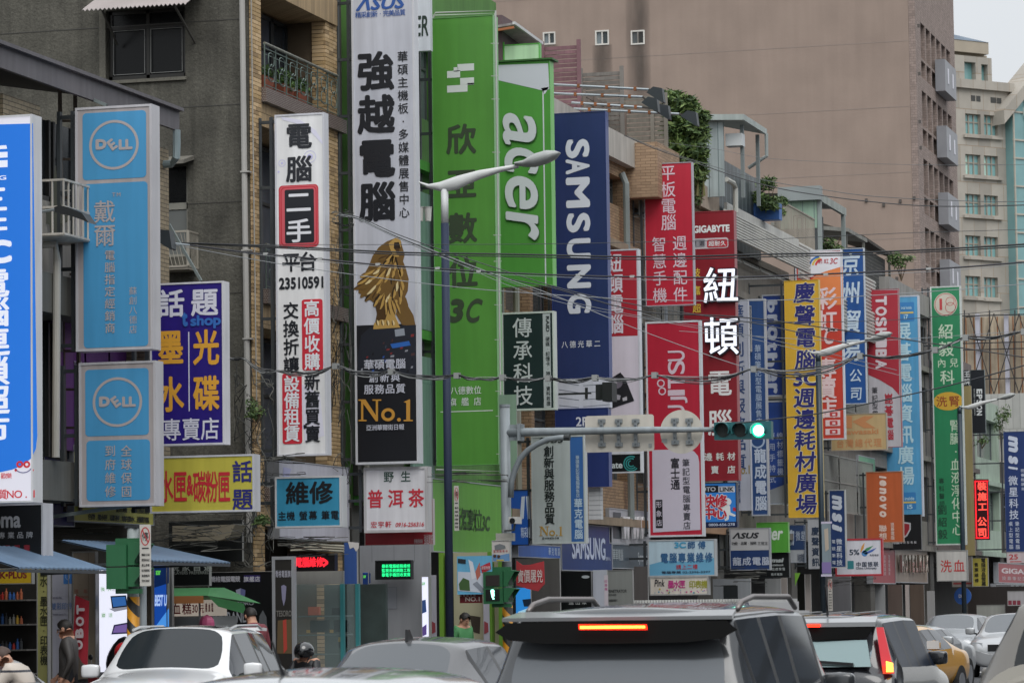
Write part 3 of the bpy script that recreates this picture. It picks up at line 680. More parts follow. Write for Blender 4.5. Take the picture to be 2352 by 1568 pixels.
def ribbed(R, y0, y1, z0, z1, X=-19.0, out=.5):
    m = MB(); n = 9
    m.add([(X, y0, z0), (X, y1, z0), (X, y1, z1), (X, y0, z1), (X-.04, y0, z0), (X-.04, y1, z0), (X-.04, y1, z1), (X-.04, y0, z1)], BF)
    for i in range(n): z = z0+(z1-z0)*(i+.5)/n; m.box(X, X+.03, y0, y1, z-.02, z+.02)
    return m.build('ribbed_parapet', ribs, R)
ribbed(HF, 86.0, 97.3, 11.35, 12.0, X=-18.6); ribbed(HF, 87.5, 97.3, 12.02, 12.35, X=-18.9)
ribbed(HG, 97.45, 110.4, 11.25, 12.3, X=-18.9); ribbed(HG, 104, 110.4, 10.2, 11.2, X=-18.8)
box('parapet', -19.3, -18.95, 113.5, 123.0, 12.0, 12.75, M('8c8a86', .85, var=.1, streak=.3), HH)
for (R_, a, b, z) in ((HF, 88.5, 90.0, 8.6), (HG, 99, 101, 8.4), (HI, 124, 126, 7.5), (HH, 112, 113.5, 8)): cage(R_, 'window_cage', a, b, z, z+1.2, -19.2, -18.8)

R = empty('facing_house_row', (30, 50, 0), 'plain grey house row across the street, outside the picture at the right', 'building')
for i, (a, b, h, c) in enumerate(((-60, -22, 15, '6c6a68'), (-22, 8, 19, '5c626c'), (8, 42, 14, '77706a'), (42, 80, 22, '4c5c74'), (80, 130, 16, '6e6a66'), (130, 190, 24, '5a6470'))):
    box('wall', 23, 36, a, b-.3, 0, h, M(c, .7, var=.2, streak=.2, brick=(3.0, 3.2, .5, '2c3034')), R)
# ================================================================= SIGNS, from the left of the row to the right
WH = 'd6d6de'; K = '1c1f24'
def flat(h, **k): return M(h, .45, var=.04, **k)
# --- blue and white chain store sign, cut by the left edge
p = sign('tall backlit blue and white store sign with a smiling face, at the far left', -150, 97, 268, 1155, 'e2e2ee', 'c8cace', d=.42, emit=.62, b=4)
u = p.poly([(-146, 290), (76, 284), (86, 1000), (83, 1030), (72, 1052), (52, 1068), (28, 1078), (0, 1084), (-146, 1084)], M('2474d8', .4, emit=.66), 'blue_field')
p.l = 2; wm = M('dfe4f2', emit=.75)
p.poly([(-60, 338), (15, 334), (17, 342), (-60, 347)], wm, 'logo'); p.poly([(-60, 353), (18, 349), (18, 362), (-60, 366)], wm, 'logo'); p.poly([(-60, 372), (18, 368), (18, 384), (-60, 388)], wm, 'logo')
p.fit('KUNG', -60, 405, 15, 415, wm, name='lettering')
p.col('三井', -20, 458, 520, 80, wm, 66, bold=.035); p.fit('3C', -70, 552, 28, 606, wm, bold=.05)
p.col('電腦連鎖超市', -18, 650, 985, 84, wm, 70, bold=.035)
rm = M('c8323c', emit=.55)
for x in (46, 62): p.ring(x, 1066, 8, 4.5, rm, 'smiling_face')
p.ring(54, 1062, 24, 2.2, M('5a5a90', emit=.4), 'smiling_face', 215, 325)
for x in (37, 75): p.disc(x, 1079, 3.2, rm, 'smiling_face')
p.row('歡樂', 9, 21, 1092, 14, rm); p.row('品質NO.1', -12, 79, 1134, 24, rm, bold=.02)
p = sign('black sign with grey and red print under the tall blue store sign at far left', -150, 122, 1157, 1282, '16181c', 'b9bac0', d=.45, b=4, xin=-19.6)
p.fit('coma', -35, 1185, 48, 1212, flat('9a9ca0'), bold=.03); p.row('音響耳機專業品牌', -80, 68, 1229, 16, flat('9c9ea3')); p.row('最特時的殺風畫', -72, 62, 1259, 16, flat('8c2430'), bold=.03)
# --- two Dell box signs
DB = '3a8dbd'; DG = 'a39c9c'
def dell(label, x0, x1, yt, yb, sq, ring):
    p = sign(label, x0, x1, yt, yb, DG, 'b3b2b6', d=.42, b=5, streak=.14)
    for q in sq: p.rect(*q, flat(DB, streak=.08), 'blue_square', r=9)
    p.l = 2; g = flat(DG); x, y = ring
    p.ring(x, y, 57, 6, g, 'logo_ring')
    p.fit('D', x-42, y-13, x-17, y+11, g, bold=.07, name='logo'); p.fit('LL', x+11, y-13, x+43, y+11, g, bold=.06, name='logo')
    u, z = p.uz(x-3, y-1); e = glyph('E')
    p._emit([(e, u, z, 33*p.du(x, y), 33*p.dz(x, y), -35, (.3, .34))], g, 'logo', 2, 0, 0, .05)
    return p, g
p, g = dell('upper tall grey and blue computer brand sign with a ring logo and small text column', 174, 368, 243, 804, [(190, 257, 336, 411), (192, 420, 340, 797)], (262, 333))
p.row('TM', 262, 273, 447, 13, g); p.col('戴爾', 241, 486, 540, 52, g, 54); p.col('電腦指定經銷商', 253, 586, 753, 25, g, 25); p.col('蘇創八德店', 306, 668, 756, 19, g, 20, bold=0)
p, g = dell('lower short grey and blue computer brand sign with a ring logo and two text columns', 182, 376, 830, 1162, [(196, 847, 342, 1000), (199, 1010, 345, 1149)], (270, 923))
p.col('全球保固', 291, 1035, 1128, 26, g, 27); p.col('到府維修', 254, 1035, 1128, 26, g, 27)
# --- navy and yellow ink shop signs
p = sign('navy sign with white and yellow characters selling ink and discs', 345, 528, 648, 1022, '2a1c78', 'c6c6ca', d=.34, b=4)
w, y_ = flat('cbccd8'), flat('d59a1e')
p.row('話題', 393, 470, 695, 64, w, 66, bold=.035); p.l = 3; p.fit('t', 418, 717, 432, 750, flat('2d67b4'), bold=.06); p.fit('shop', 438, 723, 508, 755, flat('2d67b4'), bold=.04); p.l = 1
p.col('墨水', 392, 797, 905, 62, y_, 84, bold=.04); p.col('光碟', 474, 797, 902, 62, y_, 84, bold=.04); p.rect(433, 762, 435.5, 944, w, 'divider'); p.row('專賣店', 395, 483, 985, 44, w, 54, bold=.015)
p = sign('wide yellow sign with red and blue characters for ink cartridges', 345, 598, 1045, 1176, 'b8ae36', 'bcbdc2', d=.36, b=4)
rd = flat('b5202c'); p.row('墨水匣', 350, 414, 1117, 33, rd, 76, bold=.03); p.fit('&', 429, 1090, 444, 1138, rd, bold=.04); p.row('碳粉匣', 458, 515, 1117, 30, rd, 76, bold=.03); p.col('話題', 557, 1082, 1146, 48, flat('27286e'), 52, bold=.03)
# --- white second hand computer sign
p = sign('tall white sign for second-hand computers with a red and black stamp in its middle', 634, 758, 261, 1046, 'd8d8e0', 'bfc0c6', d=.30, b=4, streak=.12)
lv = flat('b9b7dc')
for x, y, r, f in ((712, 360, 14, 'ring'), (712, 360, 7, 'd'), (648, 375, 8, 'ring'), (648, 375, 3, 'd'), (735, 835, 10, 'ring'), (640, 395, 2.5, 'd'), (664, 366, 4, 'd'), (655, 950, 6, 'd'), (700, 980, 5, 'd')):
    p.disc(x, y, r, lv, 'bubble') if f == 'd' else p.ring(x, y, r, 1.2, lv, 'bubble')
p.poly([(644, 268), (690, 276), (726, 300), (741, 325), (741, 332), (715, 304), (680, 284), (650, 276)], flat('c9c8e2'), 'bubble')
p.poly([(690, 880), (735, 905), (745, 1000), (700, 1015)], flat('cccbe4'), 'bubble')
p.l = 2; k = flat('1a1d24')
p.col('電腦', 687, 312, 388, 62, k, 62, bold=.035)
for q in range(4): p.rect(641+q*2.2, 425+q*2, 732-q*2, 568-q*2.3, flat('b81c2c' if q % 2 == 0 else 'c4505a'), 'stamp', l=2+q*.4, r=9)
p.rect(655, 435, 722, 558, flat('1b1e25'), 'stamp', l=4, r=4); p.l = 5; w = flat('d2d3da'); p.col('二手', 687, 464, 530, 60, w, 56, bold=.03)
p.l = 2; p.row('平台', 669, 707, 601, 44, k, 46, bold=.03); p.fit('23510591', 641, 636, 743, 663, k, bold=.035)
p.col('交換折讓', 669, 713, 838, 37, k, 40, bold=.03); p.rect(694, 687, 742, 850, flat('c02234'), 'red_band', r=6); p.rect(649, 857, 694, 1019, flat('c02234'), 'red_band', r=6)
p.l = 3; p.col('高價收購', 717, 708, 830, 37, w, 40, bold=.03); p.col('設備租賃', 671, 881, 995, 37, w, 40, bold=.03); p.col('新舊買賣', 718, 877, 996, 37, k, 40, bold=.03)
# --- small blue repair sign and the white facade sign behind it
p = sign('small turquoise blue computer repair sign with black characters', 632, 797, 1093, 1211, '2c86a8', 'b7b9bb', d=.40, b=4, xin=-18.8)
k = flat('15161a'); p.row('維修', 683, 738, 1131, 55, k, 54, bold=.04); p.row('主機', 648, 668, 1184, 20, k, 22, bold=.02); p.row('螢幕', 697, 719, 1183, 20, k, 22, bold=.02); p.row('筆電', 748, 769, 1182, 20, k, 22, bold=.02)
# --- tall silver motherboard sign
p = sign('tall silver computer sign with a golden lion picture and black characters', 812, 966, -14, 1065, 'b9bcc6', 'c2c4c9', d=.33, b=5, streak=.12)
bl = flat('27529a'); p.l = 2
p.fit('ΛSUS', 817, -8, 935, 23, bl, bold=.035, shear=.25, name='logo'); p.row('精采創新·完美品質', 823, 925, 32, 14, bl, 15)
k = flat('181a20')
for i_, c_ in enumerate('強越電腦'): p.col(c_, 863+i_*1.35, 163+i_*100, 163+i_*100, 86, k, 92, bold=.05)
for _ in (0,): p.col('華碩主機板·多媒體展售中心', 927, 130, 488, 25, k, 26, bold=.012)
# picture: golden lion on a dark circuit board
p.rect(819, 745, 957, 1060, flat('14161c'), 'dark_field', l=1)
def gold(i): return flat(('6e5224', 'b08c44', '4a3314', 'd2bf8c', '2a1e10')[i])
L_ = lambda P, c, l: p.poly(P, gold(c), 'lion_picture', l)
L_([(905, 548), (888, 555), (870, 568), (856, 588), (848, 610), (836, 632), (826, 655), (823, 672), (838, 680), (852, 690), (872, 704), (893, 712), (912, 706), (926, 690), (937, 668), (939, 640), (932, 615), (926, 600), (930, 585), (924, 566), (920, 550), (914, 544)], 0, 2)
L_([(860, 690), (896, 706), (893, 742), (870, 748), (862, 742), (866, 720)], 2, 2.4); L_([(895, 680), (914, 690), (908, 726), (917, 745), (893, 748), (884, 740), (892, 712)], 1, 3)
L_([(917, 682), (936, 700), (950, 724), (955, 750), (924, 746), (910, 722)], 0, 2.2)
rnl = random.Random(8)
def lock(cx, cy, ang, ln, wd, c1, c2, l):
    ca, sa = math.cos(ang), math.sin(ang); q = lambda t, o: (cx+ca*ln*t-sa*o*wd, cy+sa*ln*t+ca*o*wd)
    L_([q(0, 0), q(.3, -.8), q(.7, -1), q(.95, -.5), q(1, 0), q(.5, .1)], c1, l); L_([q(0, 0), q(.5, .1), q(1, 0), q(.92, .5), q(.65, .8), q(.3, .6)], c2, l+.01)
for ring in range(7, -1, -1):      # locks of the mane, outer rows first
    n = 4+ring
    for i in range(n):
        f = (i+.5*(ring % 2))/max(1, n-1); a = math.radians(66+74*f); r = 6+ring*13.5; cx, cy = 908+math.cos(a)*r*.85, 578+math.sin(a)*r
        if cx < 842+max(0, 640-cy)*.5 or cx > 928 or cy > 676: continue
        lock(cx, cy, a+.12+rnl.uniform(-.2, .2), 24+ring*2, 5.6, (1, 1, 3, 0)[rnl.randrange(4)], (2, 0, 0, 4)[rnl.randrange(4)], 3+(7-ring)*.1+i*.01)
for i in range(4): lock(884+i*7, 684, 1.5-i*.1, 40, 4, 1, 2, 3.9+i*.02)
for i in range(4): lock(866+i*12, 734, 1.4, 14, 4, 3, 2, 4.1+i*.02)
L_([(893, 560), (905, 549), (915, 545), (921, 552), (922, 566), (914, 575), (917, 590), (907, 590), (899, 578)], 1, 4); L_([(906, 557), (917, 556), (920, 568), (912, 578), (905, 570)], 4, 4.3)
L_([(909, 571), (917, 570), (918, 580), (912, 584)], 2, 4.5); L_([(860, 742), (876, 734), (912, 738), (920, 752), (858, 756)], 1, 4)
random.seed(3)
p.poly([(822, 822), (830, 770), (850, 752), (956, 746), (957, 860), (822, 860)], flat('20242e'), 'circuit_board', 3.5)
for i in range(46):
    x = random.uniform(826, 950); y = random.uniform(764, 850); a = random.uniform(2, 9); h = random.uniform(2, 6)
    if y < 822-(x-822)*.9+10: continue
    p.poly([(x, y), (x+a, y-1), (x+a-1, y+h), (x-1, y+h+1)], flat(random.choice(('3c4658', '596272', '7c2a2a', '2b4f94', '8a8d96', '10131a', '4a3030'))), 'circuit_board', 4)
p.poly([(897, 790), (940, 783), (944, 793), (902, 800)], flat('2460b0'), 'circuit_board', 4.4); p.poly([(907, 757), (929, 754), (931, 770), (909, 773)], flat('8b929c'), 'circuit_board', 4.4)
p.l = 5; w = flat('b9bcc8'); p.row('華碩電腦', 848, 921, 836, 24, w, 24, bold=.025); p.row('創新與', 859, 909, 867, 22, w, 22, bold=.025); p.row('服務品質', 848, 921, 893, 23, w, 23, bold=.025)
def no1(p, x0, y0, x1, y1, m):
    """serif No.1"""
    W_, H_ = x1-x0, y1-y0; q = lambda *P: p.poly([(x0+W_*a, y0+H_*b) for a, b in P], m, 'numeral')
    q((0, 0), (.13, 0), (.32, .72), (.32, .06), (.26, .06), (.26, 0), (.42, 0), (.42, .06), (.36, .06), (.36, 1), (.32, 1), (.09, .2), (.09, .93), (.15, .94), (.15, 1), (0, 1), (0, .94), (.05, .93), (.05, .07), (0, .06))
    p.ring(x0+W_*.545, y0+H_*.70, W_*.125, W_*.055, m, 'numeral', ry=H_*.3)
    p.disc(x0+W_*.745, y0+H_*.93, W_*.035, m, 'numeral', ry=H_*.085)
    q((.83, .12), (.93, 0), (.95, 0), (.95, .93), (1, .94), (1, 1), (.83, 1), (.83, .94), (.88, .93), (.88, .16))
no1(p, 824, 917, 949, 967, flat('c08a2a')); p.row('亞洲華爾街日報', 848, 923, 981, 13, w, 14, bold=.02)
# --- white tea sign
p = sign('white sign for wild pu-er tea with green and red brush characters', 836, 992, 1072, 1222, 'd4d4de', 'b4b3b4', d=.34, b=6, xin=-18.8)
gk, rr = flat('24473c'), flat('c02838'); p.row('野生', 893, 932, 1094, 24, gk, 26, bold=.02); p.row('普洱茶', 862, 956, 1144, 37, rr, 44, bold=.03); p.row('宏宇軒', 859, 892, 1204, 15, rr, 16); p.fit('0916-256316', 908, 1199, 975, 1209, rr, shear=.2)
# --- white ER sign behind
p = sign('pale blue white sign with dark capital letters peeking out between silver and green signs', 925, 993, -40, 118, 'ccd2e0', 'c0c4ca', Y=yin(812, 100)+3.2, d=.2, b=0, arms=False)
p.fit('GIER', 925, 37, 986, 85, flat('27382f'), shear=.1); p.l = 1
# --- green 3C store sign
GR = '4c8a30'
p = sign('tallest green store sign with a white block logo and dark characters', 997, 1150, 38, 1068, GR, '6aa560', d=.46, b=1, streak=.05)
w, k = flat('c3c9c4'), flat('33402c')
for q in ((1051, 147, 1089, 163), (1027, 163, 1057, 179), (1057, 179, 1089, 195), (1027, 196, 1074, 212), (1042, 155, 1052, 165), (1074, 191, 1089, 195)): p.rect(*q, w, 'logo')
for i_, c_ in enumerate('欣亞數位'): p.col(c_, 1059+i_*1.37, 320+i_*101.7, 320+i_*101.7, 70, k, 72, bold=.045)
p.fit('3', 1029, 686, 1069, 741, k, bold=.055, shear=.15); p.fit('C', 1066, 686, 1111, 741, k, bold=.03, shear=.35)
p.row('八德數位', 1043, 1097, 896, 18, w, 20); p.row('旗艦店', 1040, 1097, 922, 18, w, 20); p.rect(1012, 943, 1132, 945, w, 'line')
m = MB()   # lighting pipes round the sign
Yg = p.val-.25
P = [at(995, 42, Y=Yg), at(1000, 30, Y=Yg), at(1138, 25, Y=Yg), at(1152, 1082, Y=Yg), at(1002, 1078, Y=Yg)]
m.tube(P, .017, 6); P = [at(995, 36, Y=Yg+.5), at(1136, 31, Y=Yg+.5), at(1150, 1078, Y=Yg+.5)]; m.tube(P, .014, 6)
for y in (100, 175, 228, 350, 540, 600, 700, 780, 898, 955, 1042): m.bar(at(1126+y*.0135, y, Y=Yg), at(1144+y*.0135, y, Y=Yg), .012)
m.build('pipe_frame', M('a9aba6', .4), p.root)
# --- pale green sign behind, acer sign
p = sign('pale green sign top rising behind the big green laptop brand sign', 1060, 1245, 104, 300, 'a9cfa4', '4aa536', Y=yin(1143, 300)+2.5, d=.2, b=2, arms=False)
p.rect(1060, 100, 1160, 300, flat('4aa536'), 'green_side')
p = sign('green laptop brand sign with big pale letters turned sideways', 1143, 1275, 142, 657, '468c32', '5fb048', d=.40, b=1, streak=.04)
p.poly([(1141, 150), (1259, 146), (1262, 205), (1250, 209), (1141, 184)], flat('b9bcc4'), 'white_top')
w = flat('bcc0c4'); p.rect(1249, 206, 1252, 657, w, 'line'); p.poly([(1243, 203), (1261, 200), (1252, 216), (1249, 216)], w, 'line')
p.l = 2; dk = flat('2f5a28')  # dark copies shifted behind the pale letters paint their shadow
for s_, e_ in ((dk, 0), (w, 4)):
    for ch, y0, y1, a, b2_ in (('a', 256, 344, 1157, 1234), ('c', 322, 378, 1166, 1232), ('e', 398, 488, 1162, 1238), ('r', 484, 555, 1164, 1240)):
        if ch == 'c': continue
        o = 0 if e_ else 2
        p.fit(ch, a+o-1, y0+o, b2_+o-1, y1+o, s_, rot=90, bold=.016, l=6+e_, shear=.18, name='raised_letter')
    p.ring(1198, 372, 36, 14, s_, 'raised_letter', 195, 345, ry=42, l=6+e_) if False else p.fit('c', 1160, 334, 1238, 404, s_, rot=90, bold=.016, l=6+e_+.3, shear=.18, name='raised_letter')
MB().box(at(1141, 142, Y=p.val-.03).x, at(1270, 142, Y=p.val).x, p.val-.05, p.val+.43, at(1200, 141, Y=p.val).z, at(1200, 137, Y=p.val).z).build('cap', M('2c5a22'), p.root)
# --- navy phone brand sign with lower parts
NV = '22305e'
p = sign('tall navy phone brand sign with white capital letters running downwards', 1266, 1402, 258, 868, NV, '30407c', d=.36, b=1, streak=.05); YS = p.val
w = flat('c3c7d2')
for ch, a, b_ in zip('SAMSUNG', (320, 382, 440, 553, 633, 716, 808), (380, 430, 536, 614, 697, 790, 870)):
    a2, b2_ = [320+(v-320)*400/550 for v in (a, b_)]; p.fit(ch, 1299+(a2-320)*.012, a2, 1354+(a2-320)*.012, b2_, w, rot=90, bold=.04)
p.row('八德光華二', 1297, 1372, 790, 15, w, 17); p.l = 1
p = sign('white middle panel with thin slanted lines between two navy sign panels', 1270, 1406, 868, 937, 'bdc0cc', 'bdc0cc', Y=YS, d=.34, b=0, arms=False)
for i in range(4): p.poly([(1284, 876+i*18), (1330, 884+i*17), (1330, 885.2+i*17), (1284, 877.2+i*18)], flat('5a6270'), 'line'); p.poly([(1340, 885+i*16), (1402, 880+i*16), (1402, 881+i*16), (1340, 886+i*16)], flat('5a6270'), 'line')
p = sign('lower navy sign panel marked with the second floor in white', 1276, 1405, 937, 1118, '1f2f66', '30407c', Y=YS-.02, d=.36, b=1, arms=False)
p.fit('2F', 1323, 957, 1349, 978, w, bold=.02)
p = sign('white ribbed narrow sign panel hanging below the lower navy panel', 1352, 1385, 1119, 1192, 'b5b7ba', 'b5b7ba', Y=YS+.1, d=.3, b=0, arms=False)
for i in range(6): p.rect(1352, 1126+i*11, 1384, 1127+i*11, flat('80848a'), 'line')
# --- dark data rescue sign
p = sign('dark green-black sign with four pale characters and a grey side strip', 1153, 1280, 716, 942, '1d2c2e', 'b8c0ba', Y=yin(1153, 820, -18.6)+.3, d=.28, b=4)
p.rect(1248, 720, 1265, 936, flat('a2a8aa'), 'grey_strip'); p.l = 2; w = flat('b4b9bb'); p.col('傳承科技', 1201, 752, 908, 46, w, 48, bold=.012)
p.fit('RAID', 1254, 726, 1262, 762, flat('2a2f33'), rot=90, bold=.03); p.col('·硬碟·記憶卡·隨身·資料救援', 1259, 767, 926, 10, flat('2a2f33'), 11)
# --- red sign with hard disk picture
p = sign('red and white sign with four white characters and a hard disk picture', 1365, 1475, 573, 1040, 'ccc5d0', 'c8cbd2', d=.3, b=3, streak=.06)
p.rect(1368, 577, 1463, 772, flat('a61c2c'), 'red_field'); p.l = 2; p.col('紐頓電腦', 1413, 604, 744, 38, flat('cfc8d0'), 46, bold=.03)
ry = flat('1c1d22'); p.poly([(1386, 880), (1425, 855), (1436, 868), (1457, 920), (1405, 938), (1396, 920)], ry, 'hard_disk_picture'); p.l = 3
p.disc(1413, 880, 17, flat('6c6672'), 'hard_disk_picture', ry=13); p.l = 4; p.disc(1413, 880, 5, flat('a7a4ac'), 'hard_disk_picture'); p.poly([(1400, 900), (1426, 908), (1424, 918), (1404, 918)], flat('9a98a0'), 'hard_disk_picture'); p.poly([(1430, 914), (1440, 910), (1441, 919), (1431, 921)], flat('b0aeb4'), 'hard_disk_picture')
p = sign('small black disk brand sign with a teal spiral mark', 1367, 1479, 1040, 1086, '101617', 'c0c4c8', Y=p.val, d=.3, b=3, arms=False)
p.fit('Seagate', 1369, 1060, 1430, 1080, flat('b9c4c4'), bold=.03)
for r in (18, 13, 8): p.ring(1450, 1064, r, 2.6, flat('1f8a86'), 'spiral_mark', 60 if r > 10 else 100, 320)
# --- red tablet sign
p = sign('upper bright red sign with white characters for tablets and phone accessories', 1481, 1596, 374, 702, 'b41c34', 'a09ca4', d=.25, b=2, streak=.04)
w = flat('cdb9c4'); p.col('平板電腦', 1535, 397, 511, 36, w, 38); p.col('週邊配件', 1562, 558, 676, 34, w, 36); p.col('智慧手機', 1515, 561, 678, 34, w, 36)
# --- red fujitsu sign
p = sign('red laptop brand sign with serif letters reading upwards and a pale rounded panel below', 1486, 1617, 737, 1232, 'ae1a34', 'c3c6cc', d=.3, b=4, streak=.04)
w = flat('c6b4c0')
p.ring(1518, 880, 9, 3, w, 'loop_mark'); p.ring(1521, 898, 9, 3, w, 'loop_mark')
for ch, a, b_, xx in (('S', 828, 859, 0), ('U', 805, 829, 0), ('T', 862, 892, 0), ('I', 895, 908, 0), ('J', 910, 926, 6), ('U', 930, 960, 0), ('F', 965, 992, 0)): p.fit(ch, 1534+xx, a, 1573+xx, b_, w, rot=-90, bold=.012)
p.poly([(1498, 1033), (1580, 1031), (1594, 1036), (1603, 1046), (1606, 1060), (1609, 1216), (1500, 1222)], flat('b7b2c0'), 'pale_panel'); p.l = 2
k = flat('23222a'); p.col('富士通', 1551, 1063, 1112, 22, k, 25, bold=.03); p.col('筆記型電腦專賣店', 1577, 1062, 1206, 18, flat('3a3a44'), 19); p.rect(1506, 1147, 1522, 1212, flat('17191e'), 'black_strip'); p.l = 3; p.col('形象店', 1514, 1158, 1200, 14, flat('b7b2c0'), 16)
# --- deep red Newton sign with big lit characters
p = sign('deep red sign with two big white lit characters standing proud', 1572, 1697, 485, 1104, '861c28', '8f3038', d=.42, b=2, streak=.05); YN = p.val
w = flat('d3d6d6'); p.fit('GIGABYTE', 1592, 517, 1676, 534, w, bold=.05); p.rect(1580, 547, 1673, 571, flat('b8b0b4'), 'pill', r=6); p.l = 2; p.rect(1624, 550, 1671, 568, flat('b02430'), 'pill', r=4); p.rect(1582, 550, 1620, 568, flat('86858c'), 'pill', r=4); p.l = 3; p.row('超耐久', 1634, 1661, 559, 13, w, bold=.02); p.row('嚴選', 1594, 1612, 559, 12, flat('4a4a50'))
p.l = 1; p.col('技嘉超', 1600, 626, 708, 20, flat('d0b02c'), 22, bold=.02)
dk, lit = flat('1b1420'), M('eef2ff', emit=1.0)
for ch, x, y, w_, h_ in (('紐', 1659, 656, 84, 88), ('頓', 1660, 772, 84, 92)):
    p.col(ch, x, y, y, w_, dk, h_, bold=.06, l=10, ex=.02, name='character_backing'); p.col(ch, x-1, y, y, w_, lit, h_, bold=.012, l=36, name='lit_character')
p.col('電', 1653, 879, 879, 58, flat('d8e0dc'), 62, bold=.025); p.col('腦', 1654, 970, 970, 58, flat('d8e0dc'), 62, bold=.025)
p.row('邊耗材', 1627, 1680, 1048, 19, flat('c8ccc8'), bold=.03); p.row('賣 店', 1642, 1680, 1078, 19, flat('c8ccc8'), bold=.03)
# --- blue repair centre
p = sign('small bright blue repair sign with a white running figure and red characters', 1588, 1697, 1108, 1211, '2f78c4', '202a48', Y=YN+.1, d=.35, b=2, xin=-19, arms=False, emit=.45)
p.rect(1590, 1115, 1650, 1131, flat('17191e'), 'label_plate'); p.rect(1650, 1116, 1688, 1130, flat('c8ccd4'), 'label_plate'); p.l = 2; p.fit('PHOTO', 1592, 1118, 1644, 1128, flat('c8ccd4'), bold=.03); p.fit('LINK', 1653, 1118, 1685, 1128, flat('17191e'), bold=.03); 
for c_, b_, l_ in (('d8dce4', .12, 3), ('b82038', .05, 4)): p.l = l_; p.row('快修', 1629, 1656, 1150, 30, flat(c_), bold=b_); p.row('中心', 1629, 1655, 1177, 30, flat(c_), bold=b_)
p.l = 2; fg = flat('d6dae6'); p.disc(1671, 1152, 9, fg, 'running_figure'); p.poly([(1664, 1160), (1677, 1161), (1678, 1176), (1690, 1182), (1688, 1186), (1675, 1182), (1674, 1192), (1666, 1196), (1664, 1192), (1669, 1188), (1667, 1176), (1660, 1168), (1653, 1166)], fg, 'running_figure'); p.poly([(1684, 1164), (1692, 1166), (1691, 1174), (1683, 1172)], flat('b82038'), 'running_figure')
p.rect(1590, 1198, 1694, 1210, flat('14254c'), 'phone_band'); p.l = 3; p.fit('0800-656-278', 1628, 1201, 1688, 1207, flat('b8c4d8'), bold=.02)
# --- silver blue signs behind
def no1col(p, chars, x, y0, y1, w, mat, h=None, **k): p.col(chars, x, y0, y1, w, mat, h, **k)
p = sign('pale silver column sign with dark blue characters half hidden behind the deep red sign', 1668, 1725, 688, 1172, 'a2a8b6', 'aab0bc', d=.25, b=1, streak=.05)
bl = flat('26406e'); p.col('華碩創新與服務品質', 1696, 716, 1060, 32, bl, 36, bold=.02); p.fit('No.1', 1688, 1068, 1722, 1088, flat('8a7a48'), bold=.02); p.col('亞洲華爾街日報', 1697, 1100, 1150, 9, bl)
p = sign('dark blue column sign with brush characters at its foot next to the silver column', 1722, 1765, 686, 1184, '2c4c80', 'a8aeb8', d=.3, b=3)
p.col('華碩筆記型電腦展售店', 1742, 800, 968, 15, flat('9fb0c8'), 18); p.l = 1; p.col('龍成電腦', 1747, 1046, 1155, 28, flat('b4bfd0'), 34, bold=.04)
p.ring(1740, 1012, 17, 4, flat('9fb0c8'), 'mark')
p = sign('navy sign with pale letters running downwards, upper of two stacked boxes', 1752, 1812, 676, 910, '223e86', 'aab0ba', d=.3, b=3, xin=-18.9)
for ch, a, b_ in zip('brother', (690, 722, 748, 786, 810, 846, 880), (718, 744, 782, 806, 842, 876, 904)): p.fit(ch, 1762, a, 1786, b_, flat('aab2c4'), rot=90, bold=.05)
YB_ = p.val
p = sign('lower navy box with printer supply characters and a grey slanted foot', 1750, 1818, 920, 1158, '2a4a94', 'aab0ba', Y=YB_, d=.3, b=3, xin=-18.9, arms=False)
p.poly([(1755, 1130), (1813, 1108), (1814, 1154), (1755, 1155)], flat('8a8e94'), 'grey_foot'); p.col('線材標籤機', 1792, 1001, 1082, 15, flat('aab6d0'), 18); p.col('專用手持式', 1774, 1001, 1100, 15, flat('aab6d0'), 18)
# --- yellow supplies plaza
p = sign('bright yellow sign with dark blue brush characters outlined in white', 1806, 1889, 643, 1188, 'd0a41c', 'c8aa3c', d=.3, b=1, streak=.04, xin=-18.2)
bl, ow = flat('25266e'), flat('d4cfa8')
for c_, b_, l_ in ((ow, .075, 1), (bl, .035, 2)):
    p.l = l_; p.col('慶聲電腦', 1849, 672, 826, 49, c_, 48, bold=b_, shear=.08); p.fit('3C', 1822, 854, 1880, 886, c_, bold=b_); p.col('週邊耗材廣場', 1850, 913, 1157, 50, c_, 48, bold=b_, shear=.08)
# --- rainbow sign
p = sign('white to orange-red sign with a rainbow mark at its top', 1830, 1940, 574, 1010, 'c03c2c', 'c4c6cc', Y=yin(1846, 790)+1.2, d=.28, b=3, streak=.04, arms=False)
p.poly([(1848, 578), (1932, 577), (1934, 612), (1900, 622), (1850, 640)], flat('d2d2de'), 'white_top'); p.poly([(1866, 640), (1885, 622), (1935, 613), (1936, 700), (1870, 700)], flat('dc7a3c'), 'orange_band', .8)
p.l = 2
for i, c_ in enumerate(('2f6cb0', 'd0b040', 'c83838')): p.ring(1882+i*3, 609, 24-i*4, 4.5, flat(c_), 'rainbow_mark', 90, 178, ry=21-i*3)
p.row('彩虹', 1884, 1898, 600, 12, flat('b02c38')); p.fit('3C', 1906, 593, 1925, 606, flat('b02c38'), shear=.2); w = flat('d8bfc0')
p.col('彩虹', 1899, 685, 738, 50, w, 54, bold=.03); p.fit('C', 1890, 752, 1920, 790, w, shear=.3); p.col('專賣店', 1899, 846, 936, 48, w, 50, bold=.03)
for y in (951, 971, 991): p.rect(1896, y-7, 1930, y+7, w, 'icon'); p.l = 3; p.rect(1906, y-5, 1924, y+5, flat('b83838'), 'icon', r=2); p.l = 2; p.rect(1912, y-2, 1919, y+3, w, 'icon', l=4)
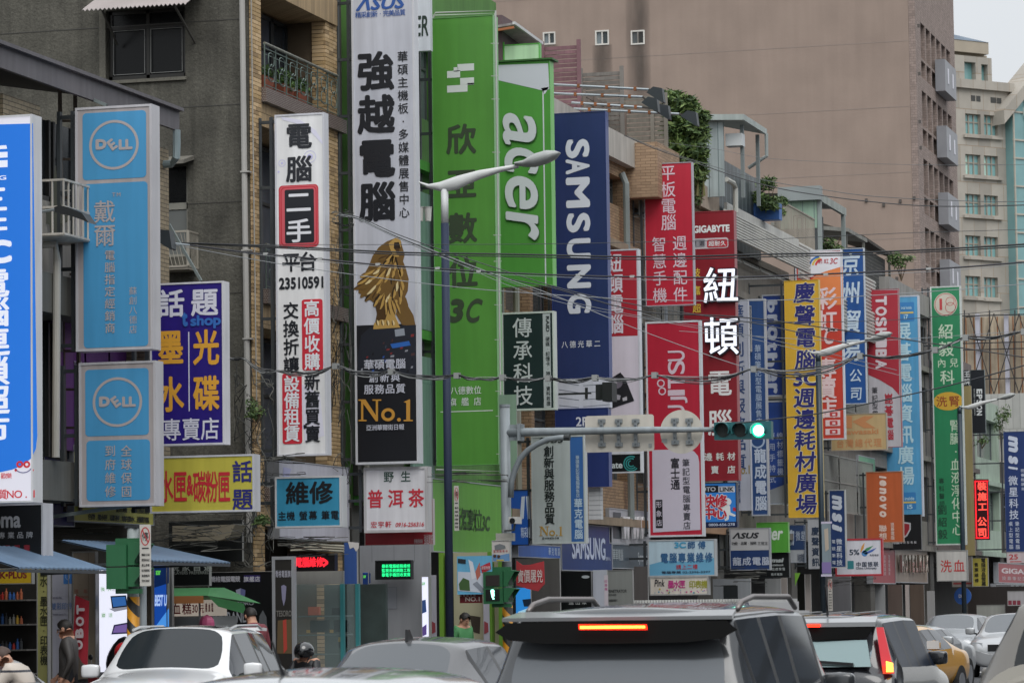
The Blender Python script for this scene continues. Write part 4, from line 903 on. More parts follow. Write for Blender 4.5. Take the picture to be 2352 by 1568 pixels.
# --- blue trading company sign
p = sign('royal blue sign with white brush characters of a trading company', 1925, 1990, 570, 928, '1f5296', 'b2bac4', Y=yin(1930, 750)+.6, d=.25, b=2, arms=False)
w = flat('b9cadb'); p.col('京州貿易', 1956, 607, 803, 44, w, 54, bold=.03, shear=.1); p.col('公司', 1966, 862, 903, 30, w, 32, bold=.02, shear=.1)
# --- beige motorcycle agent sign
p = sign('faded beige agency sign with pale orange characters', 1908, 2039, 949, 1034, 'b49a6c', '9a9080', Y=yin(1908, 1000)+.2, d=.22, b=2, xin=-18.9)
o_ = flat('b87c4c'); p.poly([(1941, 955), (1957, 955), (1957, 983), (1941, 983)], o_, 'letter_mark'); p.poly([(1957, 968), (1985, 955), (2008, 955), (1988, 968), (2012, 983), (1985, 983)], o_, 'letter_mark'); p.fit('Kawasaki', 1930, 985, 2018, 997, o_, bold=.03); p.row('台灣總代理', 1930, 2016, 1017, 19, o_, 21, bold=.02)
# --- red TOSHIBA-like sign
p = sign('red and grey laptop brand sign with white capitals running downwards', 1985, 2070, 664, 1027, 'b3b0b6', '9c4a50', Y=yin(1993, 850)+.9, d=.25, b=1, arms=False)
p.poly([(1987, 667), (2062, 666), (2066, 908), (2050, 890), (2020, 872), (1989, 858)], flat('a02434'), 'red_field'); p.l = 2; w = flat('c8bcc2')
for i, ch in enumerate('TOSHIBA'): p.fit(ch, 2011, 680+i*24.3, 2037, 701+i*24.3, w, rot=90, bold=.05)
p.col('筆記型電腦', 2010, 896, 968, 14, flat('3a3a40'), 16); p.col('崑碁電腦', 2042, 915, 998, 21, flat('a82838'), 25, bold=.03)
# --- light blue sign
p = sign('light blue plaza sign with white characters and a chip maker badge', 2028, 2118, 679, 1186, '4c98c4', 'b4bcc8', Y=yin(2032, 930)+2.0, d=.35, b=3, arms=False)
p.rect(2066, 694, 2100, 738, flat('2c78b4'), 'badge', r=3); p.rect(2068, 1130, 2104, 1170, flat('2c78b4'), 'badge', r=3); p.l = 2; w = flat('a9cce0')
p.col('展碁電腦資訊廣場', 2078, 760, 1092, 38, w, 44, bold=.03); p.fit('intel inside', 2070, 703, 2094, 710, w); p.fit('i7', 2076, 722, 2086, 734, w); p.fit('inside', 2078, 1140, 2100, 1148, w); p.fit('i5', 2084, 1158, 2096, 1168, w); p.rect(2068, 716, 2098, 720, flat('c8b050'), 'badge'); p.rect(2070, 1151, 2104, 1155, flat('c8b050'), 'badge')
p = sign('orange-brown laptop brand sign with italic white letters running downwards', 1990, 2076, 1082, 1245, 'b4582c', 'a07860', d=.22, b=2, Y=yin(1990, 1160)-.5)
w = flat('d6c0b4')
for ch, a, b_ in zip('lenovo', (1092, 1101, 1119, 1137, 1154, 1172), (1099, 1117, 1135, 1152, 1170, 1188)): p.fit(ch, 2019 if ch == 'l' else 2020, a, 2036, b_, w, rot=90, bold=.06, shear=.15)
p.col('聯想', 2028, 1213, 1231, 19, w, 17, bold=.02); p.col('崑碁電腦', 2050, 1204, 1234, 9, w, 10)
# --- green clinic sign
p = sign('tall green kidney clinic sign with a round emblem and a yellow oval', 2143, 2215, 657, 1251, '1f7c50', 'b5bdb8', d=.3, b=3, streak=.04)
pw = flat('b5c9b0'); p.disc(2172, 699, 27, flat('b9b3a4'), 'round_emblem'); p.l = 2; p.ring(2172, 699, 25, 1.2, flat('b0383c'), 'round_emblem'); p.rect(2158, 686, 2164, 712, flat('b0383c'), 'round_emblem'); p.ring(2182, 692, 10, 1.2, flat('b0383c'), 'round_emblem'); p.ring(2183, 706, 12, 1.2, flat('b0383c'), 'round_emblem')
p.l = 1; p.col('紹毅', 2173, 761, 801, 36, pw, 36, bold=.02); p.row('內兒', 2163, 2191, 833, 21, pw, 22); p.col('科', 2176, 866, 866, 34, pw, 34, bold=.02); p.disc(2178, 921, 34, flat('c39a20'), 'yellow_oval', ry=21); p.l = 2; p.row('洗腎', 2163, 2192, 921, 26, flat('8c3420')); p.l = 1
p.col('腎臟·血液淨化中心', 2197, 977, 1215, 27, pw, 29); p.col('專科醫師', 2163, 1104, 1156, 13, flat('153c2c'), 14); p.col('劉紹毅', 2165, 1170, 1226, 22, flat('153c2c'), 23, bold=.02)
p = sign('small white sign with two red characters on the dark pole', 2151, 2224, 1263, 1334, 'bab8b4', '8a8c8a', Y=yin(2143, 1290)+.6, d=.25, b=2, arms=False)
p.row('洗血', 2173, 2203, 1299, 27, flat('b43434'), 30, bold=.015)
p = sign('tan strip sign standing between the green clinic sign and the pale green house', 2214, 2236, 886, 1275, '8f8258', '7a7050', Y=126, d=.2, b=0, arms=False)
p = sign('small black sign sliver with white letters behind the green clinic sign', 2206, 2226, 850, 886, '1b1f22', '2a2e30', Y=125, d=.2, b=0, arms=False); p.col('王牌', 2221, 859, 876, 14, flat('c0c4c4'), 15, bold=.03)
p = sign('black printer brand sign with white capitals running downwards', 2230, 2264, 849, 995, '1a1e24', '4a5658', Y=128, d=.2, b=1, arms=True)
for i, ch in enumerate('EPSON'): p.fit(ch, 2243, 893+i*12.4, 2256, 904+i*12.4, flat('c3c8c8'), rot=90, bold=.04)
p.fit('EXCEED YOUR VISION', 2237, 893, 2240, 953, flat('9aa0a0'), rot=90)
# --- red LED column
p = sign('narrow glowing red display column with stacked characters', 2238, 2273, 1100, 1239, '3a0c14', '1e1a1c', Y=127, d=.2, b=2, arms=True)
rl = M('ff2430', emit=1.25); p.ring(2255, 1169, 16, 2.4, rl, 'lit_border', ry=66, n=4) if False else None
for q in ((2240, 1103, 2243, 1236), (2268, 1103, 2271, 1236), (2240, 1103, 2271, 1106), (2240, 1233, 2271, 1236)): p.rect(*q, rl, 'lit_border')
p.col('裝施工', 2256, 1116, 1163, 21, M('ff5548', emit=1.2), 20, bold=.05, name='lit_character'); p.col('公司', 2256, 1197, 1222, 22, M('ff5548', emit=1.2), 22, bold=.05, name='lit_character')
# --- msi signs at the right edge
p = sign('navy brand sign with white italic letters running downwards at the right edge', 2308, 2390, 990, 1266, '22386c', '4a5a80', Y=133, d=.25, b=1)
w = flat('bcc4d4')
for ch, a, b_ in zip('msi', (1000, 1045, 1070), (1040, 1067, 1079)): p.fit(ch, 2316, a, 2338, b_, w, rot=90, bold=.06, shear=.2)
p.col('微星科技', 2328, 1103, 1181, 22, w, 23, bold=.02); p.col('桌上型電腦', 2322, 1202, 1255, 10, w, 11); p.col('筆記型電腦', 2337, 1202, 1255, 10, w, 11); p.col('授權經銷商', 2349, 1080, 1122, 8, w)
p = sign('small white sign with a red number and arrow at the right edge', 2312, 2380, 1266, 1293, 'bcaeb0', '8a8486', Y=131, d=.2, b=1, arms=False); r_ = flat('b03038'); p.fit('25', 2318, 1272, 2338, 1284, r_, bold=.02); p.rect(2320, 1288, 2346, 1290, r_, 'arrow')
p = fsign('red laptop brand shop front sign over a black strip at the right edge', 2293, 2420, 1295, 1340, '9c2030'); p.fit('GIGABYTE', 2300, 1306, 2396, 1318, flat('d2c4c6'), bold=.04); p.row('技嘉筆記型電腦', 2306, 2374, 1328, 9, flat('b8a8ac'))
p = fsign('black shop front strip with pale characters under the red sign at the right edge', 2286, 2420, 1341, 1356, '1a1a1e'); p.row('展售中心', 2325, 2360, 1347, 8, flat('a8acb0'))
p = sign('yellow and black sign for used monitors right of the small white clinic sign', 2234, 2271, 1280, 1346, 'a89c3c', '8c8a84', Y=127.5, d=.2, b=1, arms=False); k = flat('1c1c18'); p.col('電腦液晶螢幕', 2259, 1286, 1340, 11, k, 11, bold=.03); p.col('售票維修', 2243, 1296, 1332, 10, k, 10, bold=.03)
p = sign('orange sign strip behind the tan strip', 2216, 2240, 1130, 1267, 'a2683c', '8c6040', Y=128.5, d=.2, b=0, arms=False); p.fit('RYO', 2222, 1252, 2236, 1264, flat('b09080'))
p = sign('pale sign with a faint red line under the small white clinic sign', 2186, 2234, 1277, 1347, '9c928c', '8c8a84', Y=128.2, d=.2, b=1, arms=False); p.rect(2190, 1337, 2232, 1341, flat('9c4444'), 'line')
# --- second row of smaller signs
p = sign('navy sign with white italic letters and small characters beside the dark lamp pole', 1905, 1945, 1124, 1303, '223a6a', 'a8acac', d=.25, b=2, Y=yin(1908, 1200)-1)
w = flat('bcc4d0')
for ch, a, b_ in zip('msi', (1136, 1176, 1202), (1172, 1200, 1222)): p.fit(ch, 1911, a, 1934, b_, w, rot=90, bold=.06, shear=.2)
p.col('微星科技', 1928, 1243, 1291, 14, w, 14, bold=.02); p.col('電競筆電', 1915, 1243, 1291, 9, w, 9)
p = sign('pale grey column sign with four dark characters behind the dark lamp pole', 1856, 1889, 1190, 1306, 'a6a9ae', '8c9096', d=.25, b=1, Y=yin(1856, 1250)-.5); p.col('慶聲資訊', 1873, 1219, 1290, 18, flat('23344c'), 20, bold=.03)
p = sign('bright green laptop brand sign behind a brand sign of silver and navy', 1738, 1814, 1199, 1268, '4c9a30', '60b040', Y=yin(1755, 1230), d=.3, b=1); p.fit('acer', 1746, 1218, 1799, 1240, flat('c4cfc4'), bold=.03, shear=.2)
p = sign('black gaming laptop sign with white letters below a green sign', 1745, 1816, 1269, 1326, '15181a', '2a2e30', Y=yin(1755, 1230)+.1, d=.3, b=1, arms=False); w = flat('a8b0b0'); p.fit('msi', 1770, 1281, 1801, 1291, w, bold=.06, shear=.2); p.fit('notebook', 1770, 1294, 1800, 1299, w); p.row('遊戲筆電', 1776, 1800, 1306, 7, w); p.row('龍成電腦', 1774, 1794, 1318, 6, w)
p = sign('white and navy sign box standing right of the bright green laptop sign', 1806, 1851, 1204, 1292, 'a9aeb4', '6c7480', Y=yin(1812, 1250)+1.2, d=.3, b=1, arms=False); p.rect(1808, 1206, 1849, 1262, flat('28406a'), 'navy_field'); p.l = 2; p.fit('Si', 1812, 1216, 1825, 1252, flat('a8b4c4'), bold=.05, shear=.15); p.row('微星', 1833, 1845, 1230, 11, flat('a8b4c4'), 24); p.row('科技電腦', 1834, 1846, 1280, 4, flat('30405c'), 20)
p = sign('silver over navy laptop brand sign with black capitals', 1676, 1772, 1212, 1309, '223a68', '8c9096', Y=yin(1676, 1260), d=.3, b=2)
p.rect(1678, 1214, 1768, 1263, flat('a8aaac'), 'silver_field'); p.l = 2; k = flat('22262c'); p.fit('ΛSUS', 1682, 1222, 1745, 1236, k, bold=.04, shear=.25, name='logo'); p.row('功能·品質·服務', 1684, 1734, 1247, 8, k); p.row('三冠王', 1744, 1760, 1247, 8, k); w = flat('a9b2c2'); p.row('龍成電腦', 1693, 1760, 1288, 21, w, 20, bold=.03)
# --- Unionpay
p = sign('white card payment sign with a red border and coloured feathers', 1918, 2030, 1236, 1322, 'cdcdd6', 'b43440', d=.25, b=4, Y=yin(1925, 1280)-.8)
k = flat('23344a'); p.fit('5%', 1951, 1261, 1974, 1274, k); 
for i, (c_, P) in enumerate((('cc9040', [(1976, 1266), (1979, 1254), (1986, 1245), (1984, 1258), (1978, 1268)]), ('3c8a5c', [(1980, 1268), (1990, 1258), (2006, 1252), (1997, 1262), (1982, 1270)]), ('3a60b0', [(1984, 1270), (1998, 1263), (2014, 1257), (2004, 1266), (1988, 1273)]))): p.poly(P, flat(c_), 'feather_mark')
p.disc(1986, 1270, 7, flat('4a86c0'), 'feather_mark'); p.row('免稅商店', 2000, 2016, 1274, 5, k); p.row('中国银联', 1972, 2012, 1295, 12, k, 12, bold=.03); p.fit('China Unionpay', 1966, 1301, 2014, 1308, k, bold=.02); p.rect(1946, 1287, 1961, 1306, flat('2c7c84'), 'card_mark', r=2)
# --- msi gaming
p = sign('black gaming sign with a red shield behind the orange-brown sign', 2034, 2118, 1181, 1262, '16181b', '303438', Y=yin(2040, 1220)+1.5, d=.25, b=1, arms=False)
p.poly([(2062, 1196), (2092, 1200), (2092, 1215), (2084, 1230), (2076, 1236), (2066, 1228)], flat('a8aaae'), 'shield'); p.l = 2; p.poly([(2065, 1200), (2089, 1203), (2089, 1214), (2082, 1227), (2076, 1232), (2068, 1225)], flat('8c1c28'), 'shield'); p.row('筆記型電腦', 2070, 2102, 1245, 6, flat('a8aaae')); p.fit('msi', 2050, 1241, 2066, 1249, flat('a8aaae'), bold=.05)
p = fsign('red shop front sign with white columns of small characters', 2004, 2056, 1258, 1340, '942834')
for x in (2012, 2022, 2032, 2042): p.col('崑碁電腦資訊'[:5], x, 1278, 1316, 4.2, flat('c0a4a8'), 9)
p = fsign('green laptop brand facade sign above the orange-brown sign', 1972, 2010, 1048, 1132, '5c9c70', tilt=0); p.fit('acer', 1976, 1068, 1992, 1104, flat('b0ccb8'), bold=.03)
# --- repair master sign + Pink
p = sign('white and light blue computer repair sign with deep blue characters', 1488, 1648, 1238, 1323, 'a9c0cc', 'a4a8aa', Y=yin(1492, 1280)-1.2, d=.3, b=3)
p.poly([(1492, 1296), (1530, 1286), (1580, 1290), (1642, 1280), (1642, 1320), (1492, 1321)], flat('5c9cbc'), 'water_band'); p.l = 2; bl = flat('2c5a84'); p.fit('3C', 1549, 1244, 1576, 1258, flat('3c90b4'), bold=.05); p.row('師傅', 1588, 1612, 1251, 18, bl, bold=.04); p.row('電腦專業維修', 1526, 1628, 1280, 18, bl, 24, bold=.04); p.row('請上二樓', 1559, 1597, 1301, 12, flat('a83444'), bold=.02); p.fit('電腦專業 02-2396-3397', 1520, 1310, 1632, 1316, flat('2a3c50'))
p = sign('low white sign with pink and yellow characters under the light blue repair sign', 1492, 1632, 1323, 1366, 'c6bfb4', '9a9a98', Y=yin(1492, 1280)-1.2, d=.3, b=3, arms=False)
p.fit('Pink', 1503, 1330, 1528, 1346, flat('23242a'), shear=.2); p.row('墨水匣', 1541, 1567, 1341, 15, flat('b02c78'), 19, bold=.04); p.row('印表機', 1590, 1618, 1341, 15, flat('8c8c20'), 19, bold=.04)
random.seed(5)
for i in range(26): p.disc(random.uniform(1500, 1624), random.uniform(1352, 1361), random.uniform(1, 2.2), flat(random.choice(('b84880', 'b0a040', '5c90a8', 'a060a0'))), 'dot', l=2)
# --- silver / blue innovation sign
p = sign('silver and blue laptop sign with a gold number one at its foot', 1221, 1350, 1000, 1248, 'a9b0b2', 'b0b6b6', d=.3, b=3, Y=yin(1160, 1120, -18.9)+1.4, xin=-19.3)
p.rect(1311, 1003, 1340, 1243, flat('2a5c9c'), 'blue_band'); p.l = 2; k = flat('1c2024'); p.fit('ΛSUS', 1232, 1004, 1296, 1017, k, bold=.03, shear=.2, name='logo'); p.col('創新與服務品質', 1262, 1036, 1191, 24, k, 26, bold=.03); no1(p, 1239, 1208, 1293, 1230, flat('a88438')); p.row('亞洲華爾街日報', 1248, 1282, 1235, 5, k)
w = flat('a9bccf'); p.col('華碩筆記型電腦展售店', 1327, 1050, 1137, 9, w, 10); p.col('華克電腦', 1329, 1155, 1226, 20, w, 23, bold=.03)
# --- blue column + facade signs low in the middle
p = sign('bright blue sign with white slanted strokes behind the grey pole', 1150, 1220, 1125, 1252, '2456a8', '1c2844', Y=yin(1150, 1200)+1.8, d=.25, b=2, arms=False, emit=.25)
w = flat('c0cce0'); p.poly([(1198, 1140), (1206, 1139), (1203, 1190), (1194, 1194)], w, 'white_stroke'); p.poly([(1208, 1139), (1215, 1139), (1216, 1190), (1212, 1192)], w, 'white_stroke'); p.row('精采創', 1200, 1214, 1222, 7.5, w, 26)
p = fsign('blue shop front strip with white characters under the silver and blue sign', 1189, 1287, 1250, 1281, '2a5cb0', X=-19.12); p.row('華克電腦', 1262, 1283, 1266, 5.5, flat('b4c4dc'), 19)
p = fsign('navy phone brand shop front sign with tall pale letters', 1289, 1405, 1204, 1311, '28366e'); p.fit('SAMSUNG', 1313, 1233, 1390, 1284, flat('b8c0d4'), bold=.03); p.fit('服務中心', 1391, 1278, 1402, 1287, flat('a8b0c8'))
p = fsign('grey shop front sign with small white letters beside the navy shop front', 1406, 1493, 1250, 1306, '44505a'); p.row('華華電腦', 1410, 1428, 1273, 6, flat('9ca4a8'), 28, bold=.02); p.fit('Synology', 1465, 1268, 1488, 1296, flat('b0b6ba'), bold=.02)
p = fsign('white shop front panel with raised white letters above the grey sign', 1399, 1492, 1170, 1250, 'a3a3a8'); 
for x in (1428, 1450, 1468): p.fit('W', x-8, 1186, x+10, 1238, M('c2c2c4', .4), bold=.08, l=12, ex=.03, name='raised_letter')
p.rect(1408, 1176, 1426, 1236, flat('4c5054'), 'dark_strip', l=2)
# --- green shop front sign
p = fsign('light green shop front sign with dark compressed characters', 993, 1152, 1106, 1270, '5c9a2e', X=-18.9); p.row('欣亞數位', 1059, 1098, 1193, 21, flat('2f4a20'), 54, bold=.02); p.fit('3C', 1106, 1184, 1126, 1219, flat('2f4a20'), bold=.04, shear=.2)
p = sign('red shop sign strip showing right of and below the white tea sign', 837, 999, 1146, 1252, 'b02a36', 'b0a8a8', Y=yin(836, 1147, -18.8)+.45, d=.12, b=2, arms=False); p.fit('強越資訊', 974, 1226, 995, 1249, flat('c8b0b4')); p.fit('授權經銷商', 951, 1237, 971, 1247, flat('c8b0b4'))
p = fsign('white shop front sign with lilac waves behind the turquoise repair sign', 640, 801, 1064, 1240, 'b9b9c4', X=-19.12); p.l = 2; p.rect(786, 1100, 791, 1200, flat('26262c'), 'lettering') if False else None
p.poly([(650, 1072), (668, 1076), (662, 1100), (655, 1130), (648, 1140)], flat('a9aacc'), 'wave')
# --- low facade signs at the left
p = fsign('navy shop front sign with white characters between the left signs', 100, 170, 1046, 1208, '22225c', X=-19.6); p.row('第一品牌', 112, 136, 1120, 8, flat('a8a8c8'), 22, bold=.02)
p = fsign('long yellow shop front banner with small black characters', 168, 352, 1040, 1206, 'b0aa48', X=-19.5, mid=345); k = flat('2a2a1c'); p.row('色帶.墨水匣.碳粉匣.填充墨水.連續供墨', 206, 338, 1190, 9.5, k, 15, bold=.02); p.row('影印機.傳真機租售', 270, 338, 1172, 9.5, k, 12)
p = fsign('purple window banner behind the two grey and blue signs', 128, 300, 680, 1040, '5c2c74', X=-19.5, frame='4a2860'); p.rect(170, 830, 188, 1000, flat('a8a4b8'), 'picture'); p.fit('30', 168, 830, 176, 852, flat('1c1c20')); p.l = 2; p.disc(186, 1016, 6, flat('4a8a50'), 'picture', ry=10); p.disc(173, 1008, 4, flat('a02848'), 'picture', ry=8)
# ================================================================= ROOFTOPS AND GROUND FLOOR
def thing(name, base, label, cat, group=None): return empty(name, base, label, cat, group)
def screen(label, x0, x1, yt, yb, Y, h, step=10.3, posts=None):
    """slatted roof screen across the street direction, every slat a piece"""
    xm, ym = (x0+x1)/2, (yt+yb)/2
    u0, u1 = at(x0, ym, Y=Y).x, at(x1, ym, Y=Y).x; z0, z1 = at(xm, yb, Y=Y).z, at(xm, yt, Y=Y).z
    R = thing('slatted_screen', ((u0+u1)/2, Y, z0), label, 'screen'); dz = step*abs(at(xm, 300, Y=Y).z-at(xm, 301, Y=Y).z); n = int((z1-z0)/dz)
    mt = [M(h, .8, var=.15, streak=.25, scale=s) for s in (1, 1.7)]
    for i in range(n): shared_box('slat', u1-u0-.02, .03, dz*.80, mt[i % 2], R, ((u0+u1)/2, Y, z0+dz*(i+.5)), (random.uniform(-.12, .12), random.uniform(-.006, .006), 0))
    for x in (posts or (x0, x1)): q = at(x, ym, Y=Y).x; box('post', q-.045, q+.045, Y-.075, Y-.02, z0, z1+.03, M(h, .7, var=.2), R)
    return R
screen('reddish brown slatted roof screen behind the green signs', 1150, 1332, 100, 345, 76.0, '76555a', posts=(1168, 1248, 1332))
screen('tall grey slatted screen right of the reddish one', 1336, 1430, 158, 330, 77.6, '706c66', posts=(1336, 1430))
screen('wide weathered grey screen left of the bamboo', 1431, 1531, 219, 395, 79.5, '716d64', posts=(1431, 1500, 1531))
def screen_x(label, pa, pb, hpx, X, h):
    a, b = at(*pa, X=X), at(*pb, X=X); R = thing('slatted_screen', (X, (a.y+b.y)/2, min(a.z, b.z)-1), label, 'screen'); z1 = (a.z+b.z)/2; hh = hpx*abs(at(pa[0], 300, X=X).z-at(pa[0], 301, X=X).z); n = int(hh/.13)
    mt = M(h, .8, var=.2, streak=.2)
    for i in range(n): shared_box('slat', .03, b.y-a.y, .105, mt, R, (X, (a.y+b.y)/2, z1-.13*(i+.5)))
    k = 4
    for i in range(k+1): y = a.y+(b.y-a.y)*i/k; box('post', X+.02, X+.07, y-.03, y+.03, z1-hh, z1+.02, M(h, .7, var=.2), R)
screen_x('brown slatted screen receding along the roof behind the navy sign top', (1338, 206), (1432, 262), 105, -19.6, '6c6058')
screen_x('dark slatted screen receding right beside the bamboo', (1533, 312), (1598, 352), 55, -19.7, '54504a')
# sloping metal canopy above the green signs
Yc = 68.0
R = thing('roof_canopy', (-19.6, Yc, 13.8), 'tilted metal roof canopy with a rusty red underside above the slatted screen', 'canopy')
P = [at(1128, 66, Y=Yc), at(1181, 57, Y=Yc), at(1246, 104, Y=Yc+2.0), at(1180, 112, Y=Yc+2.0)]
MB().prism(P, (0, 0, .05)).build('sheet', M('8c8886', .5, .2, var=.2, streak=.3), R)
MB().bar(P[1]+Vector((0, -.03, .03)), P[2]+Vector((0, -.03, .03)), .06).build('edge_trim', M('b4b4b4', .4), R); MB().bar(P[0]+Vector((0, -.02, -.06)), P[1]+Vector((0, -.02, -.06)), .05).build('rusty_rim', M('9a5c34', .7), R)
box('canopy_wall', P[0].x-.5, P[1].x-.35, Yc+.3, Yc+2.2, 12.6, 14.2, M('5a4a4c', .8), R)
# floodlights on pipes above the navy sign
galv = M('8c9498', .4, .4, var=.15); rust = M('84502c', .8, var=.3)
def flood(R, c, s=1.0, mt=None, tilt=0):
    c = Vector(c); m = MB(); k = .36*s; P = [(-k, 0, .02), (-k*.55, 0, .30*s), (k*.35, 0, .34*s), (k*.95, 0, -.10*s), (k*.85, 0, -.14*s)]
    m.prism([c+Vector((x*math.cos(tilt)+z*math.sin(tilt), -.16*s, z*math.cos(tilt)-x*math.sin(tilt))) for x, _, z in P], (0, .34*s, 0)).build('lamp_head', mt or M('2a3034', .45, var=.15), R)
for i, (x0, y0, x1, y1, fx, fy) in enumerate(((1150, 188, 1490, 206, 1508, 223), (1150, 210, 1476, 223, 1496, 246), (1313, 236, 1475, 247, 1522, 262), (1318, 250, 1560, 262, 1586, 277))):
    Yp = 71.5+i*.7; a, b = at(x0, y0, Y=Yp), at(x1, y1, Y=Yp)
    R = thing('floodlight', tuple(a), 'dark floodlight on a long galvanised pipe above the navy sign, number %s from the top' % ('one', 'two', 'three', 'four')[i], 'floodlight', 'floodlights on pipes above the navy sign')
    MB().tube([a, b], .028, 7).build('pipe', galv, R); 
    m = MB()
    for k in range(5): q = a.lerp(b, .15+k*.19); m.box(q.x-.03, q.x+.03, q.y-.04, q.y+.04, q.z-.04, q.z+.04)
    m.build('clamp', rust, R)
    c = at(fx, fy, Y=Yp); MB().bar(b, c+Vector((-.05, 0, .1)), .04).build('arm', M('34302c', .6), R); flood(R, c, .62, tilt=.35)
R = thing('floodlight', tuple(at(100, 488, Y=42.5)), 'dark floodlight on a short arm between the two leftmost signs', 'floodlight')
a, b = at(96, 486, Y=42.5), at(134, 480, Y=42.5); MB().tube([a, b], .02, 6).build('pipe', galv, R); MB().prism([at(*q, Y=42.4) for q in ((124, 476), (136, 471), (156, 476), (188, 489), (204, 512), (186, 504), (150, 492), (126, 488))], (0, .28, 0)).build('lamp_head', M('26292b', .45, var=.15), R)
R = thing('floodlight', tuple(at(375, 555, Y=47)), 'dark floodlight sticking out right of the upper grey and blue sign', 'floodlight')
flood(R, at(376, 556, Y=47), .55, tilt=.3); MB().tube([at(384, 557, Y=47), at(435, 563, Y=47.3)], .014, 6).build('pipe', galv, R)
# struts
for pa, pb, Y_, w, nm in (((43, 160), (245, 242), 45.1, .045, 'grey steel stay running down to the upper grey and blue sign'), ((388, 515), (462, 645), 49.3, .04, 'pale steel stay leaning onto the navy ink sign'), ((122, 1186), (310, 1158), 44.6, .05, 'grey steel bar reaching under the lower grey and blue sign')):
    a, b = at(*pa, Y=Y_), at(*pb, Y=Y_); o = MB().bar(a, b, w).build('steel_stay', M('76807f', .5, .2)); tag(o, nm, 'stay')
# rusty lattice mast behind the Dell signs
R = thing('sign_mast', tuple(at(150, 1180, Y=45.3)), 'rusty steel lattice mast carrying the two grey and blue signs', 'mast'); m = MB(); Ys = (45.25, 45.75)
for x in (137, 172):
    for Y_ in Ys: m.bar(at(x, 182, Y=Y_), at(x+13, 1175, Y=Y_), .045)
for y in range(190, 1180, 88):
    for Y_ in Ys: m.bar(at(137+(y-182)*.0135, y, Y=Y_), at(172+(y-182)*.0135, y, Y=Y_), .035)
    m.bar(at(137+(y-182)*.0135, y, Y=Ys[0]), at(137+(y-182)*.0135, y, Y=Ys[1]), .035)
m.build('mast', M('5e5248', .7, .2, var=.35, streak=.4), R)
# trees and plants on the roofs
grn = [M(h, .65, var=.3, gain=.95) for h in ('627a3c', '4c6632', '364e28', '748a48')]
R = thing('bamboo', tuple(at(1580, 440, Y=83)), 'dense bamboo clump growing on the roof behind the red signs', 'bamboo'); Yb = 83
blobs = []
for (x, y, rx, ry, q) in ((1548, 232, 26, 22, .8), (1578, 250, 26, 30, 1), (1560, 290, 40, 40, 1.5), (1590, 300, 28, 45, 1.3), (1575, 345, 42, 40, 1.6), (1592, 390, 32, 40, 1.3), (1610, 300, 14, 30, .5), (1545, 262, 20, 22, .8), (1605, 350, 18, 30, .7), (1530, 225, 12, 8, .25), (1617, 265, 8, 10, .2)):
    c = at(x, y, Y=Yb); s = abs(at(x, y, Y=Yb).z-at(x, y+1, Y=Yb).z); blobs.append(((c.x, c.y, c.z), (rx*s, .6, ry*s), q))
leaves('leaves', blobs, grn, R, 800, .13)
m = MB(); rnd = random.Random(2)
for i in range(16):
    x = 1540+i*5; a = at(x+rnd.uniform(-8, 8), 450, Y=Yb+rnd.uniform(-.3, .3)); b = at(x+rnd.uniform(-22, 20), rnd.uniform(215, 300), Y=Yb); m.tube([a, a.lerp(b, .6)+Vector((0, 0, .1)), b], [.02, .015, .006], 5)
m.build('stems', M('6a6a3c', .6), R)
def plant(label, x, y, rx, ry, Y, q=1, yb=None, name='roof_shrub', cat='shrub', size=.08, n=420):
    R = thing(name, tuple(at(x, yb or y+ry, Y=Y)), label, cat); bl = []; rnd = random.Random(int(x)); s = abs(at(x, y, Y=Y).z-at(x, y+1, Y=Y).z)
    for i in range(6):
        c = at(x+rnd.uniform(-.6, .6)*rx, y+rnd.uniform(-.6, .6)*ry, Y=Y+rnd.uniform(-.2, .2)); bl.append(((c.x, c.y, c.z), (rx*s*.5, .3, ry*s*.42), q/6))
    leaves('leaves', bl, grn[:3], R, n, size)
    m = MB(); a = at(x, (yb or y+ry), Y=Y)
    for i in range(5): b = at(x+rnd.uniform(-.7, .7)*rx, y+rnd.uniform(-.7, .4)*ry, Y=Y); m.tube([a, a.lerp(b, .5)+Vector((.03, 0, .03)), b], [.02, .013, .005], 5)
    m.build('branches', M('5a4c38', .8), R); return R
plant('leafy shrub in the blue roof planter right of the pale shed', 1762, 445, 35, 42, 92, 1.5, 480, n=600)
plant('small bush hanging over the roof rail right of the planter', 1795, 475, 15, 25, 94, .7, 500)
plant('climbing vine hanging down below the pale shed', 1606, 420, 14, 55, 84.5, .8, 480)
plant('young green tree in front of the green roof shed posts', 1912, 555, 28, 32, 103, .9, 590)
plant('light green shrub on the far roof left of the clinic sign', 2070, 598, 36, 22, 117, .9, 645)
plant('small fig growing from the wall right of the small acer style green facade sign', 2255, 1010, 20, 20, 133, .2, 1030)
plant('weed tree growing from the roof at far right under the rusty billboard', 2300, 965, 24, 50, 137, .7, 1040)
plant('creeping weed by the narrow windows behind the silver sign', 1166-200, 660, 8, 20, 62, .2)
plant('fern in the tangle of cables below the navy ink sign', 590, 940, 18, 30, 52.0, .5, size=.05)
plant('fern sprig growing beside the turquoise repair sign', 605, 1195, 14, 14, 52.2, .35, size=.05)
